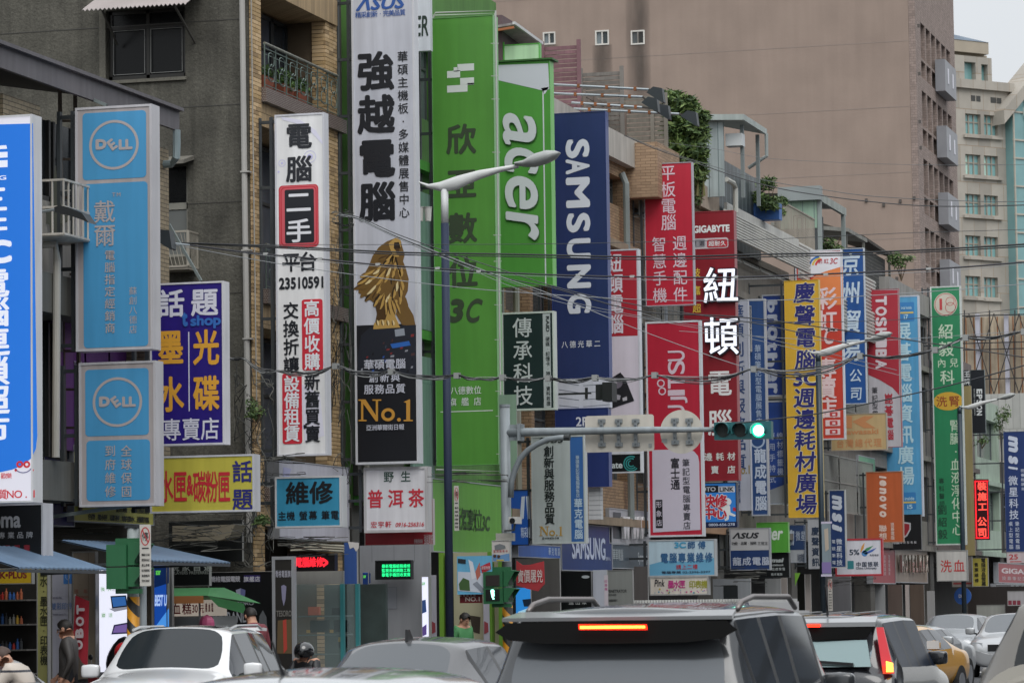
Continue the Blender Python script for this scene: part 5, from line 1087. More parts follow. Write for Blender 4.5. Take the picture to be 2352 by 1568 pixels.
# rooftop sheds
def shed(label, x0, x1, yt, yb, Y, h, dep=3, roof=True, rib=.25):
    R = thing('roof_shed', tuple(at((x0+x1)/2, yb, Y=Y)), label, 'shed'); xm, ym = (x0+x1)/2, (yt+yb)/2
    u0, u1 = at(x0, ym, Y=Y).x, at(x1, ym, Y=Y).x; z0, z1 = at(xm, yb, Y=Y).z, at(xm, yt, Y=Y).z
    box('wall', u0, u1, Y, Y+.1, z0, z1, M(h, .5, var=.1, streak=.25, brick=(rib, 9, .012, '5c6a6a')), R)
    return R, u0, u1, z0, z1
R, u0, u1, z0, z1 = shed('pale blue-grey metal roof shed right of the bamboo', 1612, 1662, 280, 452, 86.0, 'a3afaf')
box('side_wall', u1-.6, u1-.5, 86.3, 93.0, z0-1, z1-.7, M('3c4448', .4, var=.2, brick=(.5, 9, .03, '6a7476')), R)
e0, e1 = at(1712, 275, Y=86.0), at(1762, 322, X=at(1712, 275, Y=86.0).x)
obj('roof', [(u0-.3, 85.8, z1+.05), (e0.x, 85.8, z1-.02), (e0.x, e1.y, z1-.02), (u0-.3, e1.y, z1+.4), (u0-.3, 85.8, z1+.2), (e0.x, 85.8, z1+.13), (e0.x, e1.y, z1+.13), (u0-.3, e1.y, z1+.55)], BF, M('9aa39f', .5, var=.15, streak=.2), R)
MB().tube([(e0.x, e1.y-.1, z1), (e0.x, e1.y-.1, z1-.6), (e0.x-.5, e1.y-.1, z1-.9)], .05, 8).build('downpipe', M('8a9290', .5), R)
MB().bar((e0.x-.2, 86.5, z1-.05), (e0.x-.2, 86.5, z0), .09).bar((e0.x-.2, e1.y-.3, z1-.05), (e0.x-.2, e1.y-.3, z0), .09).build('post', M('6e7676', .5), R)
box('white_box', at(1700, 1, Y=86).x-.5, at(1720, 1, Y=86).x-.3, 86.2, 86.6, z1-.62, z1-.3, M('b8bcbc'), R)
R, u0, u1, z0, z1 = shed('pale green metal roof shed with a grey lean-to roof', 1790, 1876, 462, 525, 101.0, '8aa892', rib=.35)
box('fascia', u0, u1+.15, 100.8, 101.2, z1, z1+.42, M('7d8484', .5, var=.1), R)
a, b = at(1884, 447, Y=101), at(1944, 492, X=at(1884, 447, Y=101).x); zz = (a.z+b.z)/2
obj('lean_to_roof', [(a.x-.1, 101, zz-.12), (a.x, 101, zz-.12), (a.x, b.y, zz-.12), (a.x-.1, b.y, zz-.12), (a.x-.1, 101, zz+.12), (a.x, 101, zz+.12), (a.x, b.y, zz+.12), (a.x-.1, b.y, zz+.12)], BF, M('8f9690', .6, var=.2, streak=.4), R)
obj('lean_to_cover', [(a.x-.1, 101, zz+.1), (a.x-.1, b.y, zz+.1), (a.x-4, b.y, zz+.3), (a.x-4, 101, zz+.3)], [(0, 1, 2, 3)], M('6c7474', .6), R)
box('lean_to_wall', a.x-.8, a.x-.7, 101.2, b.y-.2, zz-3, zz-.15, M('4c5454', .6, var=.2, brick=(.6, 9, .03, '2c3030')), R); MB().bar((a.x-.05, 101.1, zz-.1), (a.x-.05, 101.1, zz-3.3), .12).bar((a.x-.05, b.y-.3, zz-.1), (a.x-.05, b.y-.3, zz-3.3), .12).build('post', M('7d8684', .5, var=.1), R)
R = thing('roof_canopy', (-19.2, 112, 12.6), 'dark ragged roof canopy on thin posts in front of the brown tower', 'canopy')
a, b = at(1985, 545, Y=112), at(2052, 590, X=at(1985, 545, Y=112).x); zz = (a.z+b.z)/2; MB().prism([(a.x, 112, zz), (a.x, b.y, zz-.1), (a.x-1.6, b.y, zz+.45), (a.x-1.6, 112, zz+.55)], (0, 0, .1)).build('cover', M('3f3a34', .9, var=.3, bump=.5), R)
MB().bar((a.x-.1, 112.4, zz), (a.x-.1, 112.4, zz-2.3), .08).bar((a.x-.1, b.y-.3, zz), (a.x-.1, b.y-.3, zz-2.3), .08).build('post', M('6a6a62', .6), R); box('screen_box', a.x-.9, a.x-.2, 112.6, b.y-.6, zz-2.2, zz-.2, M('55544e', .7, var=.3, brick=(.12, .12, .02, '26262a')), R)
R = thing('roof_canopy', (-19.4, 106, 12.0), 'low grey roof edge between the green shed and the dark canopy', 'canopy')
a = at(1948, 532, X=-19.2); b = at(1992, 560, X=-19.2); MB().prism([(a.x, a.y, a.z), (a.x, b.y, a.z), (a.x-2.5, b.y, a.z+.3), (a.x-2.5, a.y, a.z+.3)], (0, 0, .12)).build('cover', M('7c7c76', .7, var=.25, streak=.3), R); MB().bar((a.x-.1, a.y+.2, a.z), (a.x-.1, a.y+.2, 11.2), .07).build('post', M('50504a', .6), R)
# air conditioners on the roof
for i, (x, y) in enumerate(((1634, 424), (1652, 432))):
    c = at(x, y, Y=88.2+i*.7); R = thing('air_conditioner', (c.x, c.y, c.z-.3), 'white outdoor air conditioner on the ribbed parapet, %s of two' % ('left', 'right')[i], 'air conditioner', 'air conditioners on the ribbed parapet')
    box('case', c.x-.2, c.x+.12, c.y-.3, c.y+.35, c.z-.3, c.z+.3, M('b9b8b0', .5, var=.08), R); o = MB(); o.tube([(c.x+.125, c.y+.02, c.z), (c.x+.15, c.y+.02, c.z)], .22, 16).build('fan_grille', M('5c5e5c', .5), R)
R = thing('vent_pipe', tuple(at(1680, 440, X=-18.6)), 'white bent pipe on the ribbed parapet right of the air conditioners', 'pipe'); q = at(1668, 412, X=-18.6); MB().tube([q, q+Vector((0, .9, .0)), q+Vector((0, 1.1, -.1)), q+Vector((0, 1.1, -.75))], .07, 8).build('pipe', M('b4b4ac', .5), R)
# roof railing + blue planter
c = at(1760, 486, Y=92.3); R = thing('planter_box', (c.x, c.y, c.z-.2), 'blue plastic planter box on the roof under the leafy shrub', 'planter'); box('box', c.x-.5, c.x+.4, c.y-.2, c.y+.2, c.z-.25, c.z+.22, M('2f5c9c', .5), R)
R = thing('roof_railing', (-18.9, 98, 12.3), 'weathered roof railing in front of the pale green shed', 'railing'); m = MB()
for i in range(34): m.bar((-18.95, 94.2+i*.18, 12.2), (-18.95, 94.2+i*.18, 13.25), .025)
m.bar((-18.95, 94.2, 13.25), (-18.95, 100.2, 13.25), .04).bar((-18.95, 94.2, 12.3), (-18.95, 100.2, 12.3), .04); m.build('railing', M('8c8478', .6, var=.2), R)
R = thing('roof_ladder', (-18.9, 100, 11), 'thin black steel frame standing on the ribbed parapet', 'frame'); m = MB(); a, b = at(1823, 496, Y=100), at(1845, 660, Y=100)
for x in (a.x, b.x):
    for y in (100, 100.5): m.bar((x, y, b.z), (x, y, a.z), .04)
for k in range(4): z = a.z+(b.z-a.z)*k/3.; m.bar((a.x, 100, z), (b.x, 100, z), .035).bar((a.x, 100.5, z), (b.x, 100.5, z), .035)
m.build('frame', M('26282a', .5), R)
# rusty billboard frame on the far right roof
R = thing('billboard_frame', tuple(at(2290, 1000, Y=150)), 'rusty corrugated billboard back with black steel lattice on the far right roof', 'billboard'); Yq = 152
a, b = at(2206, 1000, Y=Yq), at(2420, 722, Y=Yq); rb = M('b8a890', .8, var=.25, streak=.45, brick=(.35, 30, .03, '8a5c3c'))
box('corrugated_panel', a.x, b.x, Yq, Yq+.06, a.z+1, b.z, rb, R)
m = MB(); st_ = M('2e2c2c', .6, var=.2)
for x in range(2215, 2420, 58): m.bar(at(x, 1010, Y=Yq-.4), at(x, 712, Y=Yq-.4), .05)
for y in (722, 785, 800, 868, 905): m.bar(at(2206, y+4, Y=Yq-.4), at(2420, y-2, Y=Yq-.4), .05)
for x in (2225, 2283, 2340): m.bar(at(x, 905, Y=Yq-.5), at(x+58, 720, Y=Yq-.5), .04).bar(at(x+58, 905, Y=Yq-.5), at(x, 720, Y=Yq-.5), .04)
m.build('lattice', st_, R)
for x in (2246, 2312): box('white_post', at(x-4, 800, Y=Yq-.2).x, at(x+6, 800, Y=Yq-.2).x, Yq-.3, Yq-.1, at(x, 905, Y=Yq).z, at(x, 722, Y=Yq).z, M('a9a9b4'), R)
a = at(2262, 905, Y=143); b = at(2352, 1000, Y=143); box('white_shed', a.x, a.x+3.5, 143, 143.2, 7.7, a.z, M('a9a9a4', .6, var=.1, brick=(.3, 9, .02, '8c8c88')), R)
# ---------------- shop fronts at street level
def board(label, x0, x1, yt, yb, h, Y, name='notice_board', cat='board', d=.12, frame='8c8c8a', b=2, emit=0, **k): return sign(label, x0, x1, yt, yb, h, frame, Y=Y, d=d, b=b, name=name, cat=cat, arms=False, emit=emit, **k)
# awnings
def awning(label, P, xb, h='5f7c9c'):
    """P: front edge start, front edge end in picture px at X=-17.5; rises to the wall"""
    a, b = at(*P[0], X=-17.5), at(*P[1], X=-17.5); z = (a.z+b.z)/2; R = thing('awning', (-18.3, (a.y+b.y)/2, z), label, 'awning'); m = MB(); n = 40; V = []
    for x, zz in ((-17.5, z), (xb, z+.30)):
        for i in range(n+1): V.append((x, a.y+(b.y-a.y)*i/n, zz+.012*(i % 2)))
    m.add(V+[(v[0], v[1], v[2]-.02) for v in V], [(i, i+1, i+n+2, i+n+1) for i in range(n)]+[(i+2*n+2, i+3*n+3, i+3*n+4, i+2*n+3) for i in range(n)]+[(i, i+2*n+2, i+2*n+3, i+1) for i in range(n)])
    m.build('cover', M(h, .5, var=.1, streak=.1), R); MB().bar((-17.52, a.y, z-.04), (-17.52, b.y, z-.04), .04).bar((-17.5, b.y-.05, z-.03), (xb, b.y-.05, z-.05), .03).bar((-17.5, a.y+.05, z-.03), (xb, a.y+.05, z-.05), .03).build('frame', M('3c4044', .5), R)
awning('blue ribbed metal awning at far left under the black sign', [(44, 1302), (250, 1307)], -18.45, '5a7088')
awning('blue ribbed metal awning above the lit shop posters, right of the green signal', [(352, 1285), (529, 1292)], -18.85, '5a7088')
# shop interior behind the left edge
bk = M('24211f', .8, var=.4, scale=3)
R = thing('ink_shop_shelf', tuple(at(40, 1500, Y=43.2)), 'dark shop shelf with small coloured ink bottles at far left', 'shelf')
a, b = at(-10, 1568, Y=43.3), at(88, 1300, Y=43.3); box('back_panel', a.x-.4, b.x, 43.35, 43.5, .14, b.z, bk, R)
for y in (1376, 1432, 1490, 1545): z = at(40, y, Y=43.2).z; box('shelf_board', a.x-.4, b.x-.02, 42.95, 43.34, z-.02, z, M('6c6a66', .4), R)
rnd = random.Random(4)
for y in (1376, 1432, 1490, 1545):
    z = at(40, y, Y=43.2).z
    for i in range(15):
        x = a.x-.3+i*.055; hh = rnd.uniform(.08, .17); c = rnd.choice(('b03028', 'c8a030', '2f5c9c', '8c8c88', '3a3c40', '3c7c4c', 'a85c3c'))
        MB().tube([(x, 43.1, z), (x, 43.1, z+hh*.7), (x, 43.1, z+hh*.75), (x, 43.1, z+hh)], [.022, .022, .01, .01], 6).build('bottle', M(c, .3, var=0), R)
p = board('yellow shop sign with red capitals at far left above the dark shelf', -40, 80, 1304, 1341, 'a98c20', 42.6, name='shop_sign', cat='sign', emit=.35); p.fit('INK•PLUS', -20, 1312, 62, 1328, flat('7c2430'), bold=.04)
p = board('tall pale yellow strip with black characters listing ink and printers', 85, 117, 1300, 1640, '9c9a5c', 43.0, name='shop_sign', cat='sign'); p.col('墨水·墨水匣·印表機', 101, 1312, 1515, 18, flat('26281c'), 24, bold=.02)
p = board('white shop poster with blue print behind the man in the dark jacket', 119, 165, 1306, 1640, 'a8aab8', 44.6, name='poster', cat='poster'); p.rect(146, 1306, 165, 1340, flat('3a74b8'), 'blue_label'); p.row('雙彩印鈴', 124, 160, 1391, 11, flat('5c78a8'), 17); p.fit('DIY MAX PRO', 122, 1370, 142, 1374, flat('6a6a7c')); p.fit('SHARP QUALITY', 122, 1408, 152, 1412, flat('6a6a7c')); p.l = 3; p.ring(156, 1322, 5, 1, flat('a9b8d0'), 'mark', ry=9)
p = board('beige wall panel with faint red brand print beside the white poster', 167, 226, 1266, 1640, '948878', 45.2, name='wall_panel', cat='panel'); p.row('佳能', 176, 197, 1357, 10, flat('9c5c50')); p.fit('Canon', 172, 1365, 203, 1373, flat('9c5c50'), bold=.02); p.rect(203, 1268, 204, 1440, flat('6a6052'), 'joint')
R = thing('banner_flag', tuple(at(186, 1560, Y=44.2)), 'slanted red banner flag with white capitals behind the man in the dark jacket', 'banner'); p = Pl(R, 'Y', 44.2)
MB().prism([at(*q, Y=44.25) for q in ((173, 1367), (204, 1380), (200, 1530), (188, 1520), (167, 1478))], (0, .02, 0)).build('cloth', M('a82434', .7, var=.1), R); MB().tube([at(172, 1364, Y=44.28), at(166, 1640, Y=44.28)], .015, 6).build('pole', M('b0b0b0', .4), R)
for i, ch in enumerate('TOBO'): p.fit(ch, 176-i*1.5, 1388+i*27, 195-i*1.5, 1410+i*27, flat('c4b8bc'), rot=-90, bold=.06)
p = board('bright backlit white poster of tablets beside the green signal', 226, 300, 1306, 1560, 'eef0ff', 45.6, name='lit_poster', cat='poster', emit=.95)
p.row('強大', 236, 252, 1352, 10, M('6aa860', emit=.6)); p.row('靈活', 238, 254, 1412, 10, M('6aa860', emit=.6)); p.fit('Aspire P3 tablet book', 258, 1347, 296, 1350, M('70707c', emit=.5)); p.fit('Windows 8 power', 258, 1354, 296, 1357, M('70707c', emit=.5))
p.poly([(254, 1368), (290, 1366), (294, 1392), (258, 1397)], M('1c2c48', emit=.3), 'tablet_picture', 2); p.poly([(257, 1371), (288, 1369), (291, 1389), (261, 1393)], M('3a70b8', emit=.7), 'tablet_picture', 3); p.poly([(251, 1397), (294, 1392), (294, 1398), (264, 1404)], M('a8aab8', emit=.6), 'tablet_picture', 3)
p.poly([(256, 1456), (262, 1434), (296, 1428), (294, 1454)], M('34345c', emit=.4), 'tablet_picture', 2); p.poly([(260, 1452), (265, 1437), (293, 1432), (291, 1451)], M('8a70b8', emit=.6), 'tablet_picture', 3)
def blue_poster(label, x0, x1, yt, yb, Y, sc=1):
    p = board(label, x0, x1, yt, yb, '1c50b0', Y, name='lit_poster', cat='poster', emit=.7, frame='8c8c8c'); w = x1-x0; h = yb-yt; f = lambda a, b: (x0+w*a, yt+h*b)
    p.poly([f(.05, .55), f(.95, .38), f(.95, .7), f(.05, .78)], M('4f9cf0', emit=.8), 'light_streak', 1); p.poly([f(.05, .02), f(.95, .02), f(.95, .16), f(.05, .2)], M('102c60', emit=.5), 'dark_top', 1)
    p.fit('acer', *f(.15, .05), *f(.45, .09), M('60c850', emit=.8), l=3, bold=.04); p.fit('BEST U', *f(.08, .26), *f(.85, .36), M('b8d4ff', emit=.8), rot=0, l=3, bold=.03, shear=.2)
    for cx, c in ((.35, 'd8e4ff'), (.72, 'b8c8e8')):
        p.disc(*f(cx, .62), w*.09, M(c, emit=.8), 'figure_picture', ry=h*.03, l=4); p.poly([f(cx-.14, .68), f(cx+.14, .68), f(cx+.18, .95), f(cx-.18, .95)], M(c, emit=.75), 'figure_picture', 4)
    p.poly([f(.25, .75), f(.42, .75), f(.42, .85), f(.25, .85)], M('d8c040', emit=.7), 'figure_picture', 5); p.rect(x0+2, yb-12, x1-2, yb-6, M('8cc850', emit=.7), 'green_strip', l=4); return p
blue_poster('backlit blue poster with white figures right of the no-parking strip', 353, 390, 1296, 1560, 47.0)
p = board('grey brown pillar face between the lit posters', 300, 353, 1260, 1640, '6e685c', 46.2, name='pillar_panel', cat='panel', b=0)
p = board('brushed metal post right of the backlit blue poster', 390, 400, 1290, 1600, '7c7e80', 46.9, name='metal_post', cat='post', b=0)
p = board('black shop board with white characters for players', 398, 486, 1282, 1345, '17191a', 48.8, name='shop_sign', cat='sign', b=1); p.row('玩家自選', 402, 478, 1303, 20, flat('a8aca8'), 16, bold=.02); p.fit('PLAYERS PREFERRED', 396, 1311, 482, 1318, flat('8c908c'))
p = board('dark wall behind the steam cart with cables and a small screen', 388, 560, 1195, 1290, '1d1f1f', 51.9, name='dark_wall', cat='wall', b=0); 
R = thing('air_conditioner', tuple(at(470, 1242, Y=51.2)), 'beige curved air conditioner cover above the black shop boards', 'air conditioner'); a, b = at(396, 1242, Y=51.2), at(540, 1204, Y=51.2)
m = MB(); m.prism([(a.x, 51.2, a.z), (b.x-.25, 51.2, a.z), (b.x-.1, 51.2, a.z+.05), (b.x, 51.2, b.z), (a.x, 51.2, b.z)], (0, .5, 0)).build('cover', M('77705f', .6, var=.1), R)
p = board('large black gaming shop wall with a silver shield emblem', 480, 640, 1312, 1600, '131416', 51.5, name='shop_wall_board', cat='board', b=1)
p.row('喬格電腦電競', 490, 546, 1329, 12, flat('a8a8b0'), 14, bold=.03); p.rect(560, 1320, 598, 1336, flat('30285c'), 'label'); p.l = 2; p.row('旗艦店', 566, 592, 1329, 12, flat('b0b0b8'), 13, bold=.03); p.l = 1
p.poly([(542, 1354), (548, 1352), (553, 1350), (558, 1352), (564, 1354), (563, 1366), (559, 1374), (553, 1380), (547, 1374), (543, 1366)], flat('8c90a4'), 'shield'); p.poly([(553, 1350), (564, 1354), (563, 1366), (559, 1374), (553, 1380)], flat('5c608c'), 'shield', 2)
p.fit('TESORO', 528, 1381, 583, 1389, flat('8c9096')); p.fit('DURANDAL', 496, 1404, 590, 1429, flat('8c9096')); p.poly([(596, 1414), (604, 1400), (612, 1416), (614, 1440), (594, 1440)], flat('5c6064'), 'crest')
# steam cart
Yk = 47.5; R = thing('food_cart', tuple(at(445, 1640, Y=Yk)), 'white food cart with a green canopy and red characters', 'food cart'); p = Pl(R, 'Y', Yk)
q = lambda x, y, Y_=Yk: at(x, y, Y=Y_)
a, b = q(398, 1640), q(489, 1372); box('cabinet', a.x, b.x, Yk, Yk+1.0, .14, q(440, 1415).z, M('77797a', .4, var=.1), R); box('signboard', a.x, b.x-.18, Yk-.02, Yk+.02, q(440, 1414).z, q(440, 1377).z, M('c9bdb0', emit=.45), R); box('side_signboard', b.x-.17, b.x-.12, Yk-.02, Yk+.9, q(440, 1414).z, q(440, 1377).z, M('c9bdb0', emit=.4), R)
p.l = 8; p.row('血糕', 406, 431, 1397, 22, flat('a82430'), 28, bold=.03); p.fit('30', 443, 1388, 456, 1406, flat('9c2028')); p.row('元', 465, 465, 1397, 12, flat('9c2028'), 20, bold=.02)
p2_ = Pl(R, 'X', b.x-.115); p2_.row('豬血糕', 473, 487, 1394, 4.5, flat('9c2028'), 22, bold=.03)
cg = M('2f6e3c', .7, var=.2); z1, z2 = q(440, 1349).z, q(440, 1368).z
obj('canopy', [(a.x-.1, Yk-.35, z2), (b.x+.05, Yk-.35, z2), (b.x+.35, Yk+1.1, z2-.12), (a.x-.1, Yk+1.1, z2), (a.x-.1, Yk+.3, z1), (b.x-.15, Yk+.3, z1), (b.x-.05, Yk+.6, z1), (a.x-.1, Yk+.6, z1)], BF, cg, R)
MB().box(a.x-.1, b.x-.02, Yk-.36, Yk-.33, z2-.11, z2).build('orange_valance', M('a86c38', .7), R)
obj('canopy_flap', [(b.x+.05, Yk-.35, z2), (b.x+.34, Yk+.4, z2-.12), (b.x+.34, Yk+.5, z2-.28), (b.x+.12, Yk-.1, z2-.16)], [(0, 1, 2, 3)], cg, R)
for xx in (a.x+.02, b.x-.2): box('post', xx-.015, xx+.015, Yk-.03, Yk, q(440, 1568).z, z2, M('8c8c8c', .4), R)
c = q(478, 1432); MB().ell((c.x, Yk-.05, c.z), (.12, .1, .14), 10, 7).build('pink_bag', M('b04c74', .5), R)
# tall shop pillar sign, LED, glass shop
p = board('tall grey framed pillar sign with a slim purple shield and grey capitals', 626, 682, 1277, 1600, '2c2a28', 50.6, name='pillar_sign', cat='sign', b=7, frame='8a8c90'); p.row('喬格電腦旗艦', 636, 671, 1317, 6.5, flat('a0a0ac'), 17, bold=.02); p.poly([(646, 1345), (652, 1342), (658, 1346), (656, 1375), (652, 1391), (648, 1375)], flat('7c7a94'), 'shield'); p.fit('TESORO', 635, 1401, 670, 1415, flat('6e6c68'))
p.poly([(638, 1424), (672, 1421), (672, 1500), (636, 1500)], flat('5c4c34'), 'picture'); p.poly([(650, 1424), (658, 1421), (660, 1490), (652, 1500)], flat('a83c30'), 'picture', 2)
p = board('black LED display with glowing red characters', 660, 776, 1270, 1311, '1a1618', 51.3, name='led_display', cat='display', b=2, frame='221c1e', d=.2); p.row('電腦維修', 686, 735, 1290, 17, M('ff2838', emit=1.3), 24, bold=.04, name='lit_lettering'); p.fit('>', 742, 1280, 754, 1302, M('ff2838', emit=1.3), bold=.05, name='lit_lettering')
p = board('crumpled white canvas under the red LED display', 680, 792, 1311, 1341, '8c8c88', 51.8, name='canvas', cat='canvas', b=0)
p = board('blue painted pillar top with torn white paper', 791, 823, 1245, 1340, '2c4a84', 51.6, name='pillar_panel', cat='panel', b=0); p.poly([(799, 1243), (825, 1246), (824, 1258), (818, 1266), (812, 1256), (804, 1260)], flat('b4b0ac'), 'torn_paper')
R = thing('glass_shop', tuple(at(735, 1640, Y=52.0)), 'glass shop window with teal frame, shelves and screens', 'shop window'); Yg = 52.2
q = lambda x, y, Y_=Yg: at(x, y, Y=Y_); a, b = q(682, 1640), q(790, 1340)
box('back_wall', a.x, b.x+.25, 53.6, 53.7, .14, b.z, M('2f3c3a', .6, var=.4, scale=2), R); teal = M('2a7478', .4, var=.1)
for x in (787, 822): box('frame', q(x-4, 1400).x, q(x+4, 1400).x, Yg-.04, Yg+.04, .14, b.z, teal, R)
for y in (1413, 1456, 1500): box('shelf', a.x, b.x-.05, Yg+.1, Yg+.6, q(730, y).z-.02, q(730, y).z, M('5c6c6a', .2), R)
for (x0, x1, y0, y1, c) in ((690, 730, 1424, 1452, '15171a'), (744, 778, 1424, 1452, '15171a'), (686, 710, 1393, 1412, 'b0502c'), (740, 765, 1396, 1412, '1c1c1c'), (755, 775, 1462, 1488, '1c1c1c')): box('screen' if c[0] == '1' else 'box', q(x0, 1).x, q(x1, 1).x, Yg+.2, Yg+.3, q(700, y1).z, q(700, y0).z, M(c, .2 if c[0] == '1' else .6, var=0), R)
for (x0, x1, y0, y1) in ((684, 692, 1446, 1453), (737, 745, 1446, 1453), (756, 763, 1463, 1474)): box('price_tag', q(x0, 1).x, q(x1, 1).x, Yg+.15, Yg+.17, q(700, y1).z, q(700, y0).z, M('b89030', .6), R)
gz = bpy.data.materials.new('clear_glass'); gz.use_nodes = True; gb_ = gz.node_tree.nodes['Principled BSDF']; gb_.inputs['Alpha'].default_value = .18; gb_.inputs['Roughness'].default_value = .03; gb_.inputs['Base Color'].default_value = (.4, .5, .5, 1)
box('pane', a.x, b.x-.05, Yg-.01, Yg, .14, b.z, gz, R); box('pane', b.x+.05, q(818, 1400).x, Yg-.01, Yg, .14, b.z, gz, R)
# grey wall with the green LED
p = board('plain grey metal shop wall between two lit posters', 828, 992, 1251, 1640, '86888c', 55.6, name='shop_wall', cat='wall', b=0)
for x in (854, 905, 952): p.rect(x, 1250, x+.8, 1330 if x == 905 else 1290, flat('5c5e62'), 'joint')
p.rect(882, 1347, 912, 1398, flat('6c6e74'), 'plate'); p.l = 2; p.rect(883, 1348, 911, 1397, flat('83868c'), 'plate')
p = board('black LED display with glowing green rows of characters', 862, 950, 1286, 1330, '141618', 55.2, name='led_display', cat='display', b=2, frame='1c1e20', d=.2); gm_ = M('28ff98', emit=1.1)
for i, t in enumerate(('最新電腦組裝維修', '監視系統網路工程', '筆電手機回收買賣')): p.row(t, 881, 939, 1299+i*10, 8, gm_, 9, bold=.03, name='lit_lettering')
blue_poster('narrow backlit blue poster left of the grey shop wall', 832, 852, 1312, 1475, 55.3); p = board('narrow backlit white poster right of the grey shop wall', 968, 990, 1322, 1475, 'e8eaff', 55.3, name='lit_poster', cat='poster', emit=.9); p.fit('acer', 970, 1336, 977, 1343, M('50b040', emit=.7)); p.poly([(970, 1378), (978, 1376), (980, 1404), (970, 1408)], M('304c80', emit=.5), 'picture', 2); p.poly([(970, 1440), (980, 1432), (980, 1456), (971, 1460)], M('604c90', emit=.5), 'picture', 2)
# green shop
gsh = M('5c8a20', .5, var=.1)
R = thing('green_shop_front', tuple(at(1070, 1640, Y=58)), 'lime green shop front with cream wall and laptop pictures', 'shop front'); Yh = 59.0; q = lambda x, y, Y_=Yh: at(x, y, Y=Y_)
box('cream_wall', q(1000, 1).x, q(1150, 1).x, Yh, Yh+.1, .14, q(1070, 1268).z, M('a8a488', .6, var=.08), R); p = Pl(R, 'Y', Yh); 
for x0, x1, h in ((1000, 1010, '6c9c28'), (1016, 1026, '4c5c1c'), (1110, 1118, '5c8a20'), (1134, 1146, '5c8a20')): box('green_post', q(x0, 1).x, q(x1, 1).x, Yh-.2, Yh-.01, .14, q(1070, 1268).z, M(h, .5), R)
for x0, x1 in ((998, 1012), (1119, 1133)): p.rect(x0, 1320, x1, 1500, flat('a8a8b4'), 'banner', l=60); p.poly([(x0+2, 1425), (x1-3, 1430), (x1-2, 1450), (x0+2, 1455)], flat('8c3c44'), 'banner', 62)
p.poly([(1079, 1412), (1104, 1416), (1102, 1455), (1086, 1450)], flat('3c342c'), 'picture'); p.poly([(1058, 1440), (1080, 1438), (1062, 1455)], flat('a03c34'), 'picture')
p = board('hanging poster of laptops against a blue sky in front of the green shop', 1050, 1131, 1276, 1364, '5ca4c8', 57.2, name='hanging_poster', cat='poster', d=.02, b=0)
p.poly([(1052, 1312), (1130, 1316), (1130, 1362), (1052, 1356)], flat('b4bcc8'), 'picture'); p.poly([(1054, 1340), (1064, 1326), (1078, 1332), (1080, 1356), (1056, 1354)], flat('3c5a30'), 'picture', 2); p.poly([(1076, 1284), (1086, 1290), (1094, 1326), (1084, 1330)], flat('c4c8d0'), 'picture', 2); p.poly([(1092, 1312), (1102, 1290), (1104, 1320), (1096, 1332)], flat('a85c4c'), 'picture', 2); p.poly([(1086, 1340), (1096, 1334), (1112, 1352), (1108, 1362)], flat('7c8490'), 'picture', 2); p.poly([(1104, 1300), (1126, 1290), (1128, 1306), (1108, 1316)], flat('a82434'), 'picture', 2); p.poly([(1052, 1282), (1070, 1284), (1070, 1294), (1052, 1292)], flat('23282c'), 'picture', 2); p.row('超值特惠', 1109, 1124, 1303, 4.5, flat('c8b8bc'), 8, l=4)
p = board('small dark red number one board under the laptop poster', 1056, 1108, 1364, 1384, '6c2026', 57.3, name='notice_board', b=0, d=.02); p.fit('NO.1', 1069, 1370, 1102, 1380, flat('c4bcb4')); p.row('大區電腦市場', 1050, 1090, 1366.5, 5.5, flat('b8a8a4'))
# far ground floor pieces
W_ = lambda *a, **k: board(*a, **k)
def cloth(label, P, h, txt, Y, col):
    R = thing('cloth_banner', tuple(at(*P[-1], Y=Y)), label, 'banner'); MB().prism([at(*q_, Y=Y) for q_ in P], (0, .02, 0)).build('cloth', M(h, .8, var=.15), R); p = Pl(R, 'Y', Y); p.l = 3; txt(p, flat(col)); return p
cloth('red cloth banner with white brush characters hanging before a shop', [(1186, 1287), (1200, 1297), (1218, 1296), (1249, 1288), (1251, 1340), (1236, 1357), (1210, 1351), (1186, 1343)], 'a02c34', lambda p, m: p.row('實價屠兇', 1196, 1240, 1322, 15, m, 32, bold=.01), 64.0, 'c4b4b4')
p = board('bright blue lit poster below the red cloth banner', 1185, 1221, 1349, 1420, '2c84d0', 65.5, name='lit_poster', cat='poster', b=0, emit=.7); p.poly([(1200, 1376), (1220, 1374), (1220, 1392), (1204, 1392)], M('14283c', emit=.3), 'picture', 2); p.poly([(1190, 1404), (1212, 1396), (1216, 1404), (1194, 1412)], M('a8d8f0', emit=.6), 'picture', 2)
board('dark grey shop wall behind the red cloth banner', 1186, 1290, 1282, 1640, '4c4a4a', 66.4, name='shop_wall', cat='wall', b=0)
board('pale pillar left of the black doorway', 1273, 1288, 1310, 1640, 'a49cac', 68.0, name='pillar_panel', cat='panel', b=0)
p = board('black shop doorway board with pale characters', 1288, 1363, 1311, 1640, '0d1012', 68.4, name='shop_door', cat='door', b=1, frame='5c5c60'); p.row('進出眾', 1312, 1342, 1382, 12, flat('a0a4a4'), bold=.02); p.disc(1345, 1324, 9, flat('a8b0b4'), 'oval_logo', ry=3.5)
p = board('pale glossy pillar right of the black doorway', 1364, 1398, 1308, 1640, 'a0a4b0', 68.2, name='pillar_panel', cat='panel', b=0); p.rect(1388, 1320, 1397, 1400, flat('b0a8b0'), 'sticker'); p.col('印表機', 1392, 1334, 1352, 7, flat('a84c84'))
